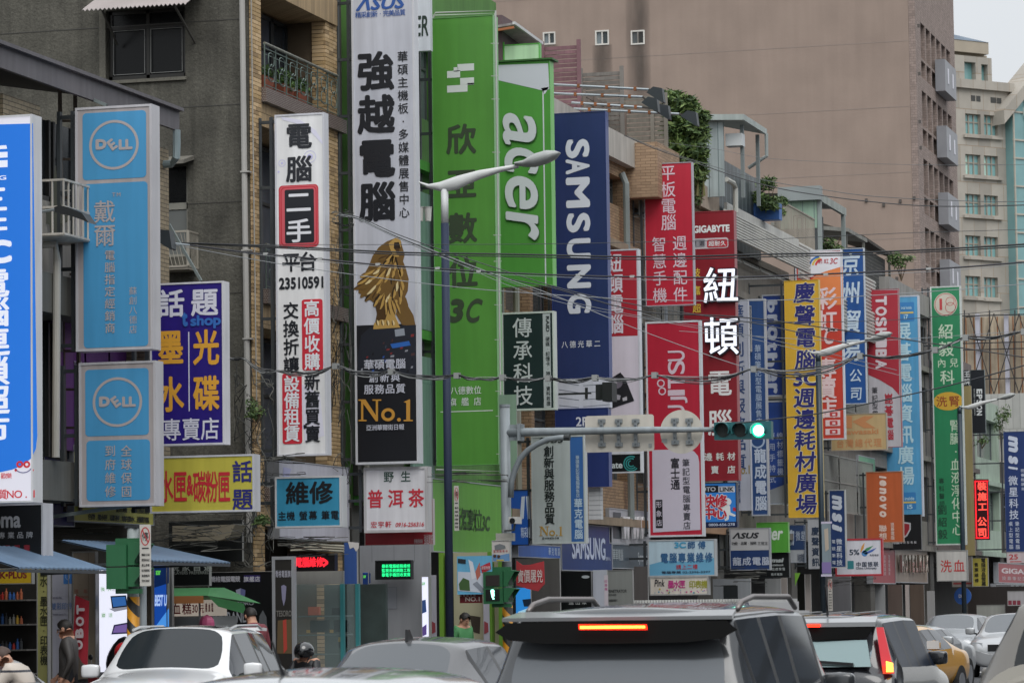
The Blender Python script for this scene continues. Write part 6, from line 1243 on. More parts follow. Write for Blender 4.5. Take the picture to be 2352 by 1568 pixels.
p = board('grey shop panel with dark letters below the grey facade sign', 1398, 1458, 1308, 1640, '7c7f7c', 71.0, name='shop_wall', cat='wall', b=1); p.fit('PENETRATOR', 1396, 1353, 1440, 1360, flat('3c3e3e'), bold=.03); p.fit('SERIES', 1396, 1363, 1416, 1367, flat('4c4e4e')); p.row('最優惠福利', 1396, 1416, 1378, 5.5, flat('3c3e3e'))
board('dark gap and pillar beside the grey shop panel', 1459, 1492, 1300, 1640, '54504e', 74.0, name='shop_wall', cat='wall', b=0)
board('grey shop wall with a dark window under the silver and navy sign', 1640, 1728, 1328, 1640, '82868a', 84.0, name='shop_wall', cat='wall', b=0).rect(1662, 1344, 1695, 1392, flat('1d2224'), 'window')
board('mirror polished shop pillar with orange reflections', 1797, 1812, 1326, 1640, 'a49c98', 96.0, name='pillar_panel', cat='pillar', b=0); board('second mirror polished pillar right of the green curtain', 1852, 1866, 1318, 1640, 'a49c98', 98.0, name='pillar_panel', cat='pillar', b=0)
board('white shop wall under the black gaming laptop sign', 1760, 1797, 1328, 1640, 'a4a6a8', 95.0, name='shop_wall', cat='wall', b=0)
board('dark shop entrance behind the bright green curtain', 1812, 1852, 1318, 1640, '1d1e1a', 98.5, name='shop_door', cat='door', b=0)
cloth('bright green curtain strip hanging in the shop entrance', [(1811, 1315), (1838, 1315), (1828, 1340), (1822, 1355), (1813, 1364), (1811, 1340)], '7cbc34', lambda p, m: None, 97.5, 'ffffff')
for x0, x1, yt, h, l in ((1890, 1958, 1316, '75767a', 'grey roller shutter behind the dark lamp pole'), (1963, 1983, 1330, 'a8aaac', 'white square column right of the roller shutter'), (1988, 2036, 1342, '96989a', 'pale entrance wall with a dark doorway'), (2042, 2076, 1342, '5c504a', 'brown shop wall section between pale columns'), (2082, 2092, 1342, 'a49c98', 'slim pale column right of the brown wall'), (2093, 2126, 1342, '54483f', 'brown shuttered shop wall under the chrome letters'), (2132, 2150, 1356, '8c8c8c', 'grey pillar left of the blue round sign')):
    p = board(l, x0, x1, yt, 1640, h, 112.0 if x0 > 1960 else 104, name='shop_wall', cat='wall', b=0)
    if x0 == 1988: p.rect(1990, 1378, 2006, 1500, flat('22282a'), 'doorway')
p = fsign('beige facade band with a row of tall chrome letters', 2056, 2130, 1262, 1338, '8c7c70', X=-19.12)
for i, x in enumerate(range(2064, 2124, 8)): p.fit('HOTELMAX'[i], x-2.5, 1274, x+2.5, 1314, M('a8a29a', .15, .9), bold=.06, l=14, ex=.05, name='chrome_letter')
R = thing('round_sign', tuple(at(2211, 1640, Y=123)), 'blue round sign on the dark lamp pole at far right', 'sign'); p = Pl(R, 'Y', 122.6); c = at(2211, 1368, Y=122.6); MB().tube([(c.x, 122.62, c.z), (c.x, 122.66, c.z)], .31, 24).build('disc', M('28559c', .4), R); p.l = 3; p.fit('DELL', 2202, 1364, 2220, 1372, flat('b8bccc'), bold=.04)
board('white counter wall with small spot lamps under the red sign at far right', 2246, 2312, 1388, 1640, '9c9e98', 130.5, name='shop_wall', cat='wall', b=1, emit=0)
board('dark shop opening behind the counter wall at far right', 2226, 2420, 1346, 1640, '35302e', 132, name='shop_wall', cat='wall', b=0)
p = board('pale notice with dark red squares at the right edge', 2314, 2380, 1356, 1390, 'a4a2a4', 130, name='notice_board', b=1); 
for x in (2316, 2326, 2336): p.rect(x, 1378, x+8, 1388, flat('7c2c3c'), 'square')
# ================================================================= STREET FURNITURE, CABLES
def postbox(R, name, px, py0, py1, Y, r, mat, n=12):
    a, b = at(px+(py1-py0)*.0135/2, py1, Y=Y), at(px-(py1-py0)*.0135/2, py0, Y=Y); c = (a.x+b.x)/2
    return MB().tube([(c, Y, max(.14, a.z)), (c, Y, b.z)], r, n).build(name, mat, R), c
nav = M('1d2940', .7, var=.1, streak=.1); whp = M('b9bcbc', .45, var=.06); drk = M('27353f', .45, var=.1)
def street_lamp(label, px, Y, ytop, ysplit, arm, head, mats, r):
    R = empty('street_lamp', (at(px, 1400, Y=Y).x, Y, .14), label, 'street lamp', 'street lamps along the pavement')
    ym = (ytop+1600)/2; c = at(px, ytop, Y=Y).x; zt = at(px, ytop, Y=Y).z; zs = at(px, ysplit, Y=Y).z
    MB().tube([(c, Y, .14), (c, Y, zs)], r, 14).build('pole', mats[0], R, smooth=True); MB().tube([(c, Y, zs), (c, Y, zt)], r*.92, 14).build('pole_top', mats[1], R, smooth=True)
    def blade(P, nm, th, mt, rot=None):
        n = len(P)//2; top = P[:n]; bot = P[n:][::-1]; V = []; K = 12
        for (a, b) in zip(top, bot):
            A, B = at(*a, Y=Y), at(*b, Y=Y); m_ = (A+B)/2; h = (A-B)/2
            for k in range(K): t = 2*math.pi*k/K; V.append(tuple(m_+h*math.cos(t)+Vector((0, th*math.sin(t)*min(1, h.length/.06+.2), 0))))
        F = [(i*K+k, i*K+(k+1) % K, (i+1)*K+(k+1) % K, (i+1)*K+k) for i in range(n-1) for k in range(K)]+[tuple(range(K)), tuple(range((n-1)*K, n*K))]
        return obj(nm, V, F, mt, R, smooth=True)
    blade(arm, 'arm', .07, M('b6b8b6', .4, var=.05)); blade(head, 'lamp_head', .16, M('8f9290', .4, var=.1))
    return R
A1_ = [(963, 417), (985, 423), (1010, 418), (1050, 404), (1100, 391), (1150, 383), (1190, 377), (1190, 386), (1150, 396), (1100, 413), (1050, 436), (1018, 441), (985, 433), (963, 421)]
H1_ = [(1184, 373), (1205, 368), (1230, 352), (1255, 345), (1275, 346), (1286, 350), (1286, 353), (1275, 366), (1255, 377), (1230, 384), (1205, 384), (1184, 380)]
LY = 54.6
street_lamp('nearest street lamp with a navy pole, white top and curved white arm', 1021, LY, 435, 513, A1_, H1_, (nav, whp), .068)
def tr(P, s, ox, oy, fx=1021, fy=435): return [(ox+(x-fx)*s, oy+(y-fy)*s) for x, y in P]
street_lamp('second street lamp with a dark pole and white arm across the red brand sign', 1879, 88, 812, 830, tr(A1_, .60, 1890, 815), tr(H1_, .60, 1890, 815), (drk, drk), .075)
street_lamp('third and smallest street lamp beside the green clinic sign', 2204, 122, 935, 950, tr(A1_, .40, 2226, 938), tr(H1_, .40, 2226, 938), (drk, drk), .085)
# signal gantry
GYs = 57.9; grayp = M('848c90', .5, .1, var=.2, streak=.25)
R = empty('signal_mast', (at(1166, 1400, Y=GYs).x, GYs, .14), 'grey steel signal mast with a long arm carrying the back of two road signs', 'signal mast')
c = at(1163, 1200, Y=GYs).x; zt = at(1160, 935, Y=GYs).z; MB().tube([(c, GYs, .14), (c, GYs, zt)], .088, 14).build('pole', grayp, R, smooth=True)
MB().tube([(c, GYs, zt), (c, GYs, zt+.05)], .095, 14).build('pole_cap', grayp, R); a = at(1178, 993, Y=GYs-.0); b = at(1640, 986, Y=GYs-.0)
MB().tube([(c, GYs, a.z), (a.x+.3, GYs, a.z+.0), (at(1500, 989, Y=GYs).x, GYs, (a.z+b.z)/2), (b.x+.02, GYs, b.z)], [.075, .075, .058, .04], 12).build('arm', grayp, R, smooth=True)
MB().box(c+.05, c+.35, GYs-.02, GYs+.02, a.z-.14, a.z+.14).box(c+.26, c+.30, GYs-.14, GYs+.14, a.z-.15, a.z+.15).build('arm_bracket', grayp, R)
MB().tube([at(*q, Y=GYs-.2) for q in ((1173, 1142), (1175, 1105), (1182, 1080), (1195, 1052), (1212, 1034), (1233, 1020), (1257, 1009), (1285, 1005), (1307, 1004))], .052, 10).build('curved_pipe', M('767e82', .45, .1, var=.1), R, smooth=True)
q = [at(x, 1004, Y=GYs-.2) for x in (1296, 1309)]; MB().tube(q, .058, 10).build('pipe_cap', M('2a2e30'), R)
def back_plate(label, shape):
    Yp = GYs+.14; R = empty('road_sign', tuple(at(1424 if shape == 'r' else 1565, 1037, Y=Yp)), label, 'road sign', 'road signs seen from behind'); mt = M('bcb7ac', .5, var=.08, streak=.14); br = M('8a9092', .35, .5); m = MB()
    p = Pl(R, 'Y', Yp)
    if shape == 'r':
        u0, u1, z0, z1 = p.box4(1344, 953, 1502, 1037); P = []
        for cx, cz, a in ((u1-.05, z1-.05, 0), (u0+.05, z1-.05, 90), (u0+.05, z0+.05, 180), (u1-.05, z0+.05, 270)):
            for k in range(5): t = math.radians(a+k*22.5); P.append((cx+.05*math.cos(t), Yp, cz+.05*math.sin(t)))
        xs = (1383, 1422, 1461); ys = (962, 1025)
    else:
        u, z = p.uz(1565, 991); r = 49*p.du(1565, 990); P = [(u+r*math.cos(i*math.pi/24), Yp, z+r*math.sin(i*math.pi/24)) for i in range(48)]; xs = (1551, 1584); ys = (960, 1020)
    m.prism(P, (0, .012, 0)).build('plate', mt, R)
    for x in xs:
        u0, u1, z0, z1 = p.box4(x-4, ys[0], x+4, ys[1]); k = MB().box(u0, u1, Yp-.05, Yp-.001, z0, z1).box(u0-.035, u1+.035, Yp-.03, Yp-.002, z0, z0+.07).box(u0-.035, u1+.035, Yp-.03, Yp-.002, z1-.07, z1)
        o = k.build('bracket', br, R); bt = MB(); 
        for zz in (z0+.04, z1-.04, (z0+z1)/2-.12, (z0+z1)/2+.12): bt.box((u0+u1)/2-.015, (u0+u1)/2+.015, Yp-.065, Yp-.05, zz-.015, zz+.015)
        bt.build('bolt', M('60666a', .4, .5), R)
    q = (1490, 1018, 1498, 1027) if shape == 'r' else (1520, 1007, 1533, 1016); p.l = 3; p.rect(*q, flat('8f9290'), 'sticker')
back_plate('rectangular cream metal back of a road sign on the signal arm', 'r'); back_plate('round cream metal back of a road sign on the signal arm', 'c')
Yt = GYs-.1; R = empty('traffic_light', tuple(at(1706, 1008, Y=Yt)), 'teal three lamp traffic light showing green at the end of the arm', 'traffic light'); p = Pl(R, 'Y', Yt)
u0, u1, z0, z1 = p.box4(1640, 968, 1771, 1008); tq = M('1c5c60', .35, var=.08); MB().box(u0, u1, Yt, Yt+.2, z0, z1).build('housing', tq, R)
for i, (x, lit) in enumerate(((1661, 0), (1701, 0), (1743, 1))):
    u, z = p.uz(x, 988); r = 17.5*p.du(x, 988); K = 20
    L1 = MB(); L1.tube([(u, Yt-.012, z), (u, Yt-.002, z)], r*.86, 24); L1.build('lens', M('b8fff0', emit=4) if lit else M('16201e', .5, var=0), R)
    V = []
    for j, (yy, rr) in enumerate(((Yt, r), (Yt-.17, r*1.0), (Yt-.17, r*.93), (Yt, r*.93))):
        V += [(u+rr*math.cos(math.pi*(-.15+1.3*k/K)), yy, z+rr*math.sin(math.pi*(-.15+1.3*k/K))) for k in range(K+1)]
    n = K+1; obj('visor', V, [(j*n+k, j*n+k+1, ((j+1) % 4)*n+k+1, ((j+1) % 4)*n+k) for j in range(4) for k in range(K)], tq, R)
    if lit:
        V = [];
        for rr in (r*.72, r*.93): V += [(u+rr*math.cos(2*math.pi*k/K), Yt-.016, z+rr*math.sin(2*math.pi*k/K)) for k in range(K)]
        obj('lens_rim', V, [(k, (k+1) % K, (k+1) % K+K, k+K) for k in range(K)], M('18e0a8', emit=1.6), R)
# pale green plate, cctv, notice, spot box
p = board('plain grey-green metal plate behind the signal mast', 1146, 1188, 906, 1085, '6f8a74', 60.0, name='metal_plate', cat='plate', b=0, d=.05)
R = empty('security_camera', tuple(at(1186, 1212, Y=57.7)), 'small white security camera on the signal mast', 'camera'); q = at(1186, 1196, Y=57.6)
MB().box(q.x-.07, q.x+.07, 57.35, 57.7, q.z-.05, q.z+.07).build('case', M('b4b4b0', .4), R); MB().tube([(q.x, 57.33, q.z), (q.x, 57.35, q.z)], .05, 12).build('lens', M('181a1c', .2, var=0), R); MB().bar((q.x, 57.5, q.z-.05), (q.x-.05, 57.6, q.z-.16), .03).bar((q.x-.05, 57.6, q.z-.16), (c, 57.8, q.z-.16), .03).build('bracket', M('5a5e60'), R)
box('junction_box', c-.11, c+.2, 57.6, 57.75, at(1160, 1242, Y=57.7).z, at(1160, 1224, Y=57.7).z, M('97968e', .5), R)
p = board('security camera notice on the signal mast with a drawing of a camera and figures', 1130, 1173, 1240, 1289, 'b9b4b0', 57.6, d=.03, b=1, frame='a8a8a4'); p.poly([(1136, 1252), (1148, 1248), (1160, 1252), (1162, 1258), (1148, 1262), (1137, 1262)], flat('6c7074'), 'picture', 2); p.row('監視錄影中', 1136, 1164, 1265, 5, flat('b0444c'), 6); p.poly([(1132, 1288), (1132, 1272), (1150, 1274), (1170, 1270), (1171, 1288)], flat('5c84b0'), 'picture', 2); p.disc(1137, 1276, 3.5, flat('4a3428'), 'picture', l=4); p.disc(1146, 1277, 3.5, flat('4a3428'), 'picture', l=4); p.rect(1141, 1284, 1158, 1287.5, flat('b0a040'), 'picture', l=5)
R = empty('spot_projector', tuple(at(1376, 924, Y=66)), 'black spotlight box on a thin arm in front of the white middle panel', 'spotlight'); k_ = M('191b1d', .45, var=.1); q = lambda x, y: at(x, y, Y=66)
MB().box(q(1357, 1).x, q(1376, 1).x, 65.9, 66.1, q(1360, 919).z, q(1360, 884).z).box(q(1375, 1).x, q(1397, 1).x, 65.8, 66.2, q(1360, 923).z, q(1360, 880).z).build('housing', k_, R); MB().bar(q(1283, 905), q(1347, 903), .04).bar(q(1347, 890), q(1347, 916), .05).bar(q(1347, 903), q(1358, 903), .03).build('arm', k_, R)
# pedestrian signals
def ped(label, bx, px, y0, y1, Y, pole, striped, lit):
    R = empty('pedestrian_signal', (at(pole, 1400, Y=Y).x, Y, .14), label, 'pedestrian signal'); g = M('1f5c38', .45, var=.12, streak=.1); p = Pl(R, 'Y', Y-.15); gd = M('12301f', .5)
    m = MB(); u0, u1, z0, z1 = p.box4(bx[0], y0, bx[1], y1); zm = (z0+z1)/2; m.box(u0, u1, Y-.15, Y+.06, z0, zm-.008).box(u0, u1, Y-.15, Y+.06, zm+.008, z1).build('housing', g, R); MB().box((u0+u1)/2-.05, (u0+u1)/2+.3, Y-.05, Y, z1, z1+.08).box((u0+u1)/2-.05, (u0+u1)/2+.3, Y-.05, Y, z0-.06, z0).build('bracket', g, R)
    v0, v1, _, _ = p.box4(px[0], y0, px[1], y1); w = v0+(v1-v0)*.38
    MB().box(v0, w, Y-.10, Y+.25, z0+.03, zm-.0).box(v0, w, Y-.10, Y+.25, zm+.02, z1+.03).build('side_housing', g, R)
    for a, b in ((z0+.03, zm), (zm+.02, z1+.03)):
        V = [(w, Y-.10, b), (v1, Y-.10, b-.02), (w, Y-.10, a+.05), (w, Y-.085, b), (v1, Y-.085, b-.02), (w, Y-.085, a+.05)]; MB().add(V, [(0, 1, 2), (3, 5, 4), (0, 3, 4, 1), (1, 4, 5, 2)]).add([(w, Y-.08, b), (v1, Y-.08, b-.02), (v1, Y+.24, b-.02), (w, Y+.24, b), (w, Y-.08, b-.012), (v1, Y-.08, b-.032), (v1, Y+.24, b-.032), (w, Y+.24, b-.012)], BF).add([(w, Y+.23, b), (v1, Y+.23, b-.02), (w, Y+.23, a+.05), (w, Y+.245, b), (v1, Y+.245, b-.02), (w, Y+.245, a+.05)], [(0, 1, 2), (3, 5, 4), (0, 3, 4, 1), (1, 4, 5, 2)]).build('visor', g, R)
        box('lens', w+.002, w+.01, Y-.06, Y+.2, a+.03, b-.03, gd, R)
    if lit:
        xm = (bx[0]+bx[1])/2; p.l = 3; p.rect(bx[0]+6, y0+8, bx[1]-6, (y0+y1)/2-4, flat('2a2422'), 'lens'); p.rect(bx[0]+6, (y0+y1)/2+4, bx[1]-6, y1-7, flat('0c1210'), 'lens'); p.l = 6; e = M('a0ffe4', emit=2.6)
        p.disc(xm, 1357, 4.5, e, 'green_man', l=6); p.poly([(xm-4, 1360), (xm+4, 1360), (xm+5, 1368), (xm+2, 1369), (xm+5, 1375), (xm+1, 1376), (xm-2, 1370)], e, 'green_man', 6)
    if pole: 
        c = at(pole, 1400, Y=Y+.15).x
        if striped != 'mast': MB().tube([(c, Y+.15, .14), (c, Y+.15, at(pole, 1210, Y=Y).z)], .075, 14).build('pole', M('848c8c', .5, var=.1), R, smooth=True); box('pole_cap', c-.08, c+.08, Y+.07, Y+.23, at(pole, 1211, Y=Y).z, at(pole, 1205, Y=Y).z, M('22262a'), R)
        # hazard sleeve
        ha = bpy.data.materials.get('hazard_stripes')
        if not ha:
            ha = bpy.data.materials.new('hazard_stripes'); ha.use_nodes = True; n = ha.node_tree.nodes; l = ha.node_tree.links.new; w_ = n.new('ShaderNodeNewGeometry'); s_ = n.new('ShaderNodeSeparateXYZ'); l(w_.outputs['Position'], s_.inputs[0]); a1 = n.new('ShaderNodeMath'); a1.operation = 'MULTIPLY'; a1.inputs[1].default_value = 1.1; l(s_.outputs[0], a1.inputs[0]); a2 = n.new('ShaderNodeMath'); a2.operation = 'ADD'; l(a1.outputs[0], a2.inputs[0]); l(s_.outputs[2], a2.inputs[1])
            a3 = n.new('ShaderNodeMath'); a3.operation = 'MULTIPLY'; a3.inputs[1].default_value = 3.4; l(a2.outputs[0], a3.inputs[0]); a4 = n.new('ShaderNodeMath'); a4.operation = 'FRACT'; l(a3.outputs[0], a4.inputs[0]); a5 = n.new('ShaderNodeMath'); a5.operation = 'GREATER_THAN'; a5.inputs[1].default_value = .5; l(a4.outputs[0], a5.inputs[0])
            mx = n.new('ShaderNodeMix'); mx.data_type = 'RGBA'; l(a5.outputs[0], mx.inputs['Factor']); mx.inputs[6].default_value = (.02, .02, .02, 1); mx.inputs[7].default_value = (.72, .32, .02, 1); l(mx.outputs[2], n['Principled BSDF'].inputs['Base Color'])
        yy = Y+.15 if striped != 'mast' else GYs
        cc = c if striped != 'mast' else at(1163, 1200, Y=GYs).x
        MB().tube([(cc, yy, .3), (cc, yy, at(pole, 1370 if striped != 'mast' else 1390, Y=yy).z)], .092 if striped == 'mast' else .08, 16).build('hazard_sleeve', ha, R, smooth=True)
    return R
ped('green pedestrian signal turned away, on the striped pole at the left', (244, 289), (290, 328), 1250, 1352, 40.6, 306, 'own', False)
ped('green pedestrian signal showing a lit green man on the signal mast', (1110, 1154), (1155, 1181), 1312, 1386, 57.3, 1160, 'mast', True)
def noparking(label, x0, x1, y0, y1, Y):
    p = board(label, x0, x1, y0, y1, 'b4b1aa', Y, name='no_parking_sign', cat='sign', b=0, d=.012); xm = (x0+x1)/2-.3*(x1-x0)/28; w = x1-x0; h = y1-y0
    p.ring(xm, y0+h*.19, w*.42, w*.09, flat('a82830'), 'ring', ry=h*.15); k = flat('2c2c30'); p.col('停', xm, y0+h*.19, y0+h*.19, w*.6, k, h*.15, bold=.01); p.poly([(xm-w*.28, y0+h*.09), (xm-w*.22, y0+h*.08), (xm+w*.3, y0+h*.28), (xm+w*.24, y0+h*.3)], flat('a82830'), 'bar', 2); p.rect(x0+w*.2, y0+h*.375, x1-w*.2, y0+h*.395, k, 'arrow')
    for i, t in enumerate(('騎樓人行道', 'SIDEWALK', '禁止停車', 'NO PARKING', '違者拖吊', 'TOW AWAY')): p.fit(t, x0+w*.18, y0+h*(.47+i*.085), x1-w*.12, y0+h*(.51+i*.085), k)
    return p
p = noparking('tall white no-parking strip with a red ring beside the left signal', 321, 347, 1204, 1345, 40.4)
postbox(p.root, 'pole', 329, 1212, 1640, 40.7, .045, M('7c8488', .5))
noparking('narrow white no-parking strip on the nearest street lamp', 1043, 1054, 1115, 1218, 54.4); noparking('narrow white no-parking strip on the second street lamp', 1902, 1912, 1328, 1402, 87.8)
p = board('printed pole banner with purple foot on the second street lamp', 1888, 1909, 1198, 1322, '7c8c94', 87.7, name='pole_banner', cat='banner', b=0, d=.03); p.rect(1888, 1290, 1909, 1316, flat('7c6ca0'), 'band'); p.poly([(1893, 1215), (1902, 1212), (1904, 1260), (1896, 1266)], flat('b0a494'), 'picture', 2); p.rect(1886, 1197, 1911, 1202, flat('b9b4c8'), 'band'); p.rect(1886, 1318, 1911, 1323, flat('b9b4c8'), 'band')
# ---------------- overhead cables
def smooth_pts(P, n=10):
    out = []; P = [P[0]]+list(P)+[P[-1]]
    for i in range(1, len(P)-2):
        a, b, c_, d = [Vector(q) for q in P[i-1:i+3]]
        for k in range(n): t = k/n; out.append(.5*((2*b)+(-a+c_)*t+(2*a-5*b+4*c_-d)*t*t+(-a+3*b-3*c_+d)*t**3))
    out.append(Vector(P[-2])); return out
CY = 50.2
def cable(label, P, w, h, Y=CY, group='overhead cables across the street', n=8, name='overhead_cable', Yend=None):
    if Yend is not None: Q = [at(*q, Y=Y+(Yend-Y)*(q[0]-P[0][0])/(P[-1][0]-P[0][0])) for q in P]
    else: Q = [at(*q, Y=Y) for q in P]
    o = MB().tube(smooth_pts([tuple(q) for q in Q], n), w*1.25/156/2, 6).build(name, M(h, .5, var=.1)); return tag(o, label, 'cable', group)
bl_, pl_ = '1c1f22', '83878a'
cable('thick black cable, upper of the pair crossing the street', [(384, 557), (571, 563), (725, 570), (930, 580), (1174, 584), (1500, 590), (1748, 584), (2005, 579), (2352, 561), (2700, 535)], 3.6, bl_)
cable('black cable just below the thick pair crossing the street', [(390, 558), (571, 566), (725, 574), (930, 585), (1174, 589), (1500, 596), (1748, 590), (2005, 584), (2352, 566), (2700, 540)], 2.6, bl_, 50.6)
cable('black cable with pale clips under the thick pair', [(388, 556), (571, 580), (735, 595), (868, 608), (1005, 617), (1174, 627), (1328, 633), (1562, 637), (1748, 635), (2133, 618), (2352, 602), (2700, 570)], 3.4, '2c2c33', 50.9)
o = MB()
for x, y in ((610, 583), (735, 594), (868, 607), (1005, 616), (1100, 623), (1328, 632), (1452, 635), (1560, 636), (1690, 636), (1897, 630), (2133, 617)): q = at(x, y, Y=50.9); o.box(q.x-.035, q.x+.035, q.y-.02, q.y+.02, q.z-.018, q.z+.018)
o = o.build('cable_clip', M('a4a6a4', .4)); o['kind'] = 'stuff'; tag(o, 'pale clips strung along the black cable', 'clips')
cable('thin pale cable following under the clipped cable', [(388, 558), (571, 582), (735, 600), (1005, 622), (1328, 638), (1562, 643), (1748, 640), (2133, 624), (2352, 606), (2700, 574)], 1.1, pl_, 51.2)
cable('thin pale cable dipping lowest of the straight ones', [(400, 562), (571, 594), (715, 617), (853, 636), (1028, 657), (1174, 670), (1475, 688), (1748, 690), (1979, 680), (2352, 652), (2700, 610)], 1.6, pl_, 50.0)
cable('very thin dark cable running level across the signs', [(571, 562), (1174, 561), (1475, 556), (1748, 550), (2056, 536), (2352, 527), (2700, 515)], 1.2, '3a3d40', 51.5)
cable('black sagging cable in the upper right', [(1434, 311), (1500, 340), (1600, 375), (1748, 423), (1892, 450), (2107, 472), (2352, 471), (2700, 450)], 2.6, '2a2d30', 76, Yend=50)
cable('grey cable with knots above the black sagging one', [(1434, 311), (1560, 358), (1748, 412), (1892, 436), (2005, 451), (2200, 461), (2352, 463), (2700, 455)], 1.8, '54585a', 77, Yend=51)
cable('thin cable low across the brown tower', [(1512, 325), (1640, 342), (1748, 362), (1900, 372), (2120, 379), (2352, 378)], 1.1, '5c6062', 80, Yend=60)
cable('black single cable rising to the right over the traffic light', [(1690, 972), (1768, 963), (1887, 948), (2056, 913), (2200, 880), (2352, 839), (2700, 740)], 2.8, '2c3034', 52)
cable('thin dark cable crossing the yellow and orange signs', [(1560, 733), (1748, 739), (2005, 737), (2200, 722), (2352, 707), (2700, 660)], 1.4, '3a3c40', 54); cable('thin pale cable crossing below the dark one', [(1560, 760), (1748, 773), (1900, 782), (2005, 783), (2352, 760)], 1.2, pl_, 55)
for i, P in enumerate((((784, 493), (827, 503), (904, 539), (1007, 580), (1141, 632), (1269, 677), (1475, 760), (1700, 840), (1860, 880)), ((780, 490), (830, 501), (910, 537), (1020, 576), (1160, 622), (1310, 668), (1500, 707), (1748, 745), (1950, 790)), ((776, 492), (826, 506), (905, 544), (1010, 589), (1150, 640), (1300, 690), (1480, 728), (1748, 775), (2060, 850)), ((782, 496), (830, 507), (915, 548), (1040, 600), (1180, 660), (1330, 705), (1500, 735), (1748, 783), (2100, 870)), ((781, 494), (828, 504), (906, 541), (1009, 583), (1145, 634), (1272, 662), (1480, 716), (1748, 733), (2352, 820)))):
    cable('slanting %s cable fanning out from the tangle left of the silver sign' % ('pale', 'dark', 'grey', 'thin pale', 'black')[i], list(P), (1.6, 2.2, 1.4, 1.1, 2.6)[i], (pl_, '34373a', '6c7074', pl_, '26282c')[i], 52.4+i*.12)
# lashed bundle with clamps
cl = [(500, 812), (560, 824), (640, 852), (771, 840), (899, 853), (1050, 862), (1154, 866), (1259, 868), (1367, 867), (1504, 861), (1732, 847), (1976, 817), (2148, 803), (2218, 775), (2352, 761), (2600, 735)]
sag = [6, 14, 14, 14, 12, 8, 6, 8, 10, 22, 26, 10, 2, 8, 4]
R = empty('cable_bundle', tuple(at(1176, 880, Y=CY-.6)), 'heavy bundle of black and grey cables lashed together in scallops across the street', 'cable bundle')
rnd = random.Random(11)
for k in range(9):
    P = []
    for i, (x, y) in enumerate(cl[:-1]):
        x2, y2 = cl[i+1]; ph = rnd.uniform(.5, 1.25)
        for t in (0, .25, .5, .75):
            P.append((x+(x2-x)*t, y+(y2-y)*t+sag[i]*4*t*(1-t)*ph+(rnd.uniform(-1.6, 1.6) if t == 0 else rnd.uniform(-3, 3))))
    P.append(cl[-1]); Q = [at(*q, Y=CY-.6+rnd.uniform(-.05, .05)) for q in P]
    MB().tube(smooth_pts([tuple(q) for q in Q], 4), (3.6, 3.0, 2.0, 1.6, 2.6, 1.2, 1.8, 1.4, 2.2)[k]/156/2, 5).build('cable', M(('1b1d20', '2a2c2f', '8a8c8c', '6f7274', '222427', '9a9c9a', '3a3c3e', '7c7e7e', '4a4c4e')[k], .5, var=.15), R)
for x, y in cl[3:-1]: q = at(x, y, Y=CY-.6); box('clamp', q.x-.04, q.x+.04, q.y-.06, q.y+.06, q.z-.05, q.z+.04, M('8c8e8c', .4, .3), R)
# tangles of service cables on the walls
def tangle(label, x0, x1, y0, y1, Y, n, seed, hang=True):
    rnd = random.Random(seed); G_ = [MB(), MB(), MB()]
    for i in range(n):
        x = rnd.uniform(x0, x1); y = rnd.uniform(y0, y1); P = [(x, y)]
        for k in range(5): x = min(x1, max(x0, x+rnd.uniform(-1, 1)*(x1-x0)*.35)); y = min(y1, max(y0, y+rnd.uniform(-.2, .5)*(y1-y0)*(.22 if hang else .1))); P.append((x, y))
        G_[i % 3].tube(smooth_pts([tuple(at(*q, Y=Y+rnd.uniform(-.12, .12))) for q in P], 4), rnd.choice((.45, .7, 1.0))/143, 5)
    R = empty('cable_tangle', tuple(at((x0+x1)/2, y1, Y=Y)), label, 'cables'); 
    for g, h in zip(G_, ('1e201f', '2c2e2c', '5c5c56')): g.build('cables', M(h, .6, var=.2), R)['kind'] = 'stuff'
tangle('messy black cables hanging down the corner right of the navy ink sign', 540, 628, 820, 1300, 52.0, 46, 1); tangle('cables running along the wall between the white and silver signs', 762, 806, 470, 1110, 56.0, 30, 2); tangle('knot of cables above the steam cart', 355, 560, 1165, 1285, 50.4, 26, 3)
tangle('cables drooping above the glass shop', 640, 800, 1228, 1278, 51.0, 18, 4); tangle('cables along the green facade sign', 985, 1165, 1078, 1110, 56.5, 10, 5, False); tangle('cables under the eaves near the yellow sign foot', 560, 700, 1040, 1090, 52.0, 14, 8); tangle('dark cables above the awnings at the left', 130, 330, 1205, 1262, 46.0, 16, 6); tangle('cables at the foot of the white reading sign', 1640, 1760, 1300, 1345, 83, 20, 7, False)
tangle('cables hanging between shops right of the dark lamp pole', 1900, 2010, 1320, 1356, 103, 18, 9, False); tangle('curly cable ends beside the tall brick pillar', 762, 812, 478, 520, 52.6, 16, 10)
R = empty('cable_duct', tuple(at(750, 1275, Y=51.1)), 'bundle of pale plastic ducts above the red LED display', 'ducts')
for i, y in enumerate((1250, 1256, 1262)): MB().tube([at(668, y+2, Y=51.2+i*.08), at(720, y, Y=51.2+i*.08), at(790, y+4, Y=51.2+i*.08)], .022, 7).build('duct', M('8c8878', .5, var=.2), R)
# buckets on the green house ledge
for x, l in ((965, 'left'), (983, 'right')):
    q = at(x, 492, Y=60.0); R = empty('bucket', (q.x, 60.0, q.z-.13), 'white plastic bucket on the ledge of the green house, %s of two' % l, 'bucket', 'buckets on the green house ledge'); MB().tube([(q.x, 60, q.z-.13), (q.x, 60, q.z+.12)], [.055, .072], 14).build('bucket_body', M('b9b9b4', .5), R); MB().tube([(q.x, 60, q.z+.12), (q.x, 60, q.z+.135)], .078, 14).build('rim', M('a0a09c', .5), R)
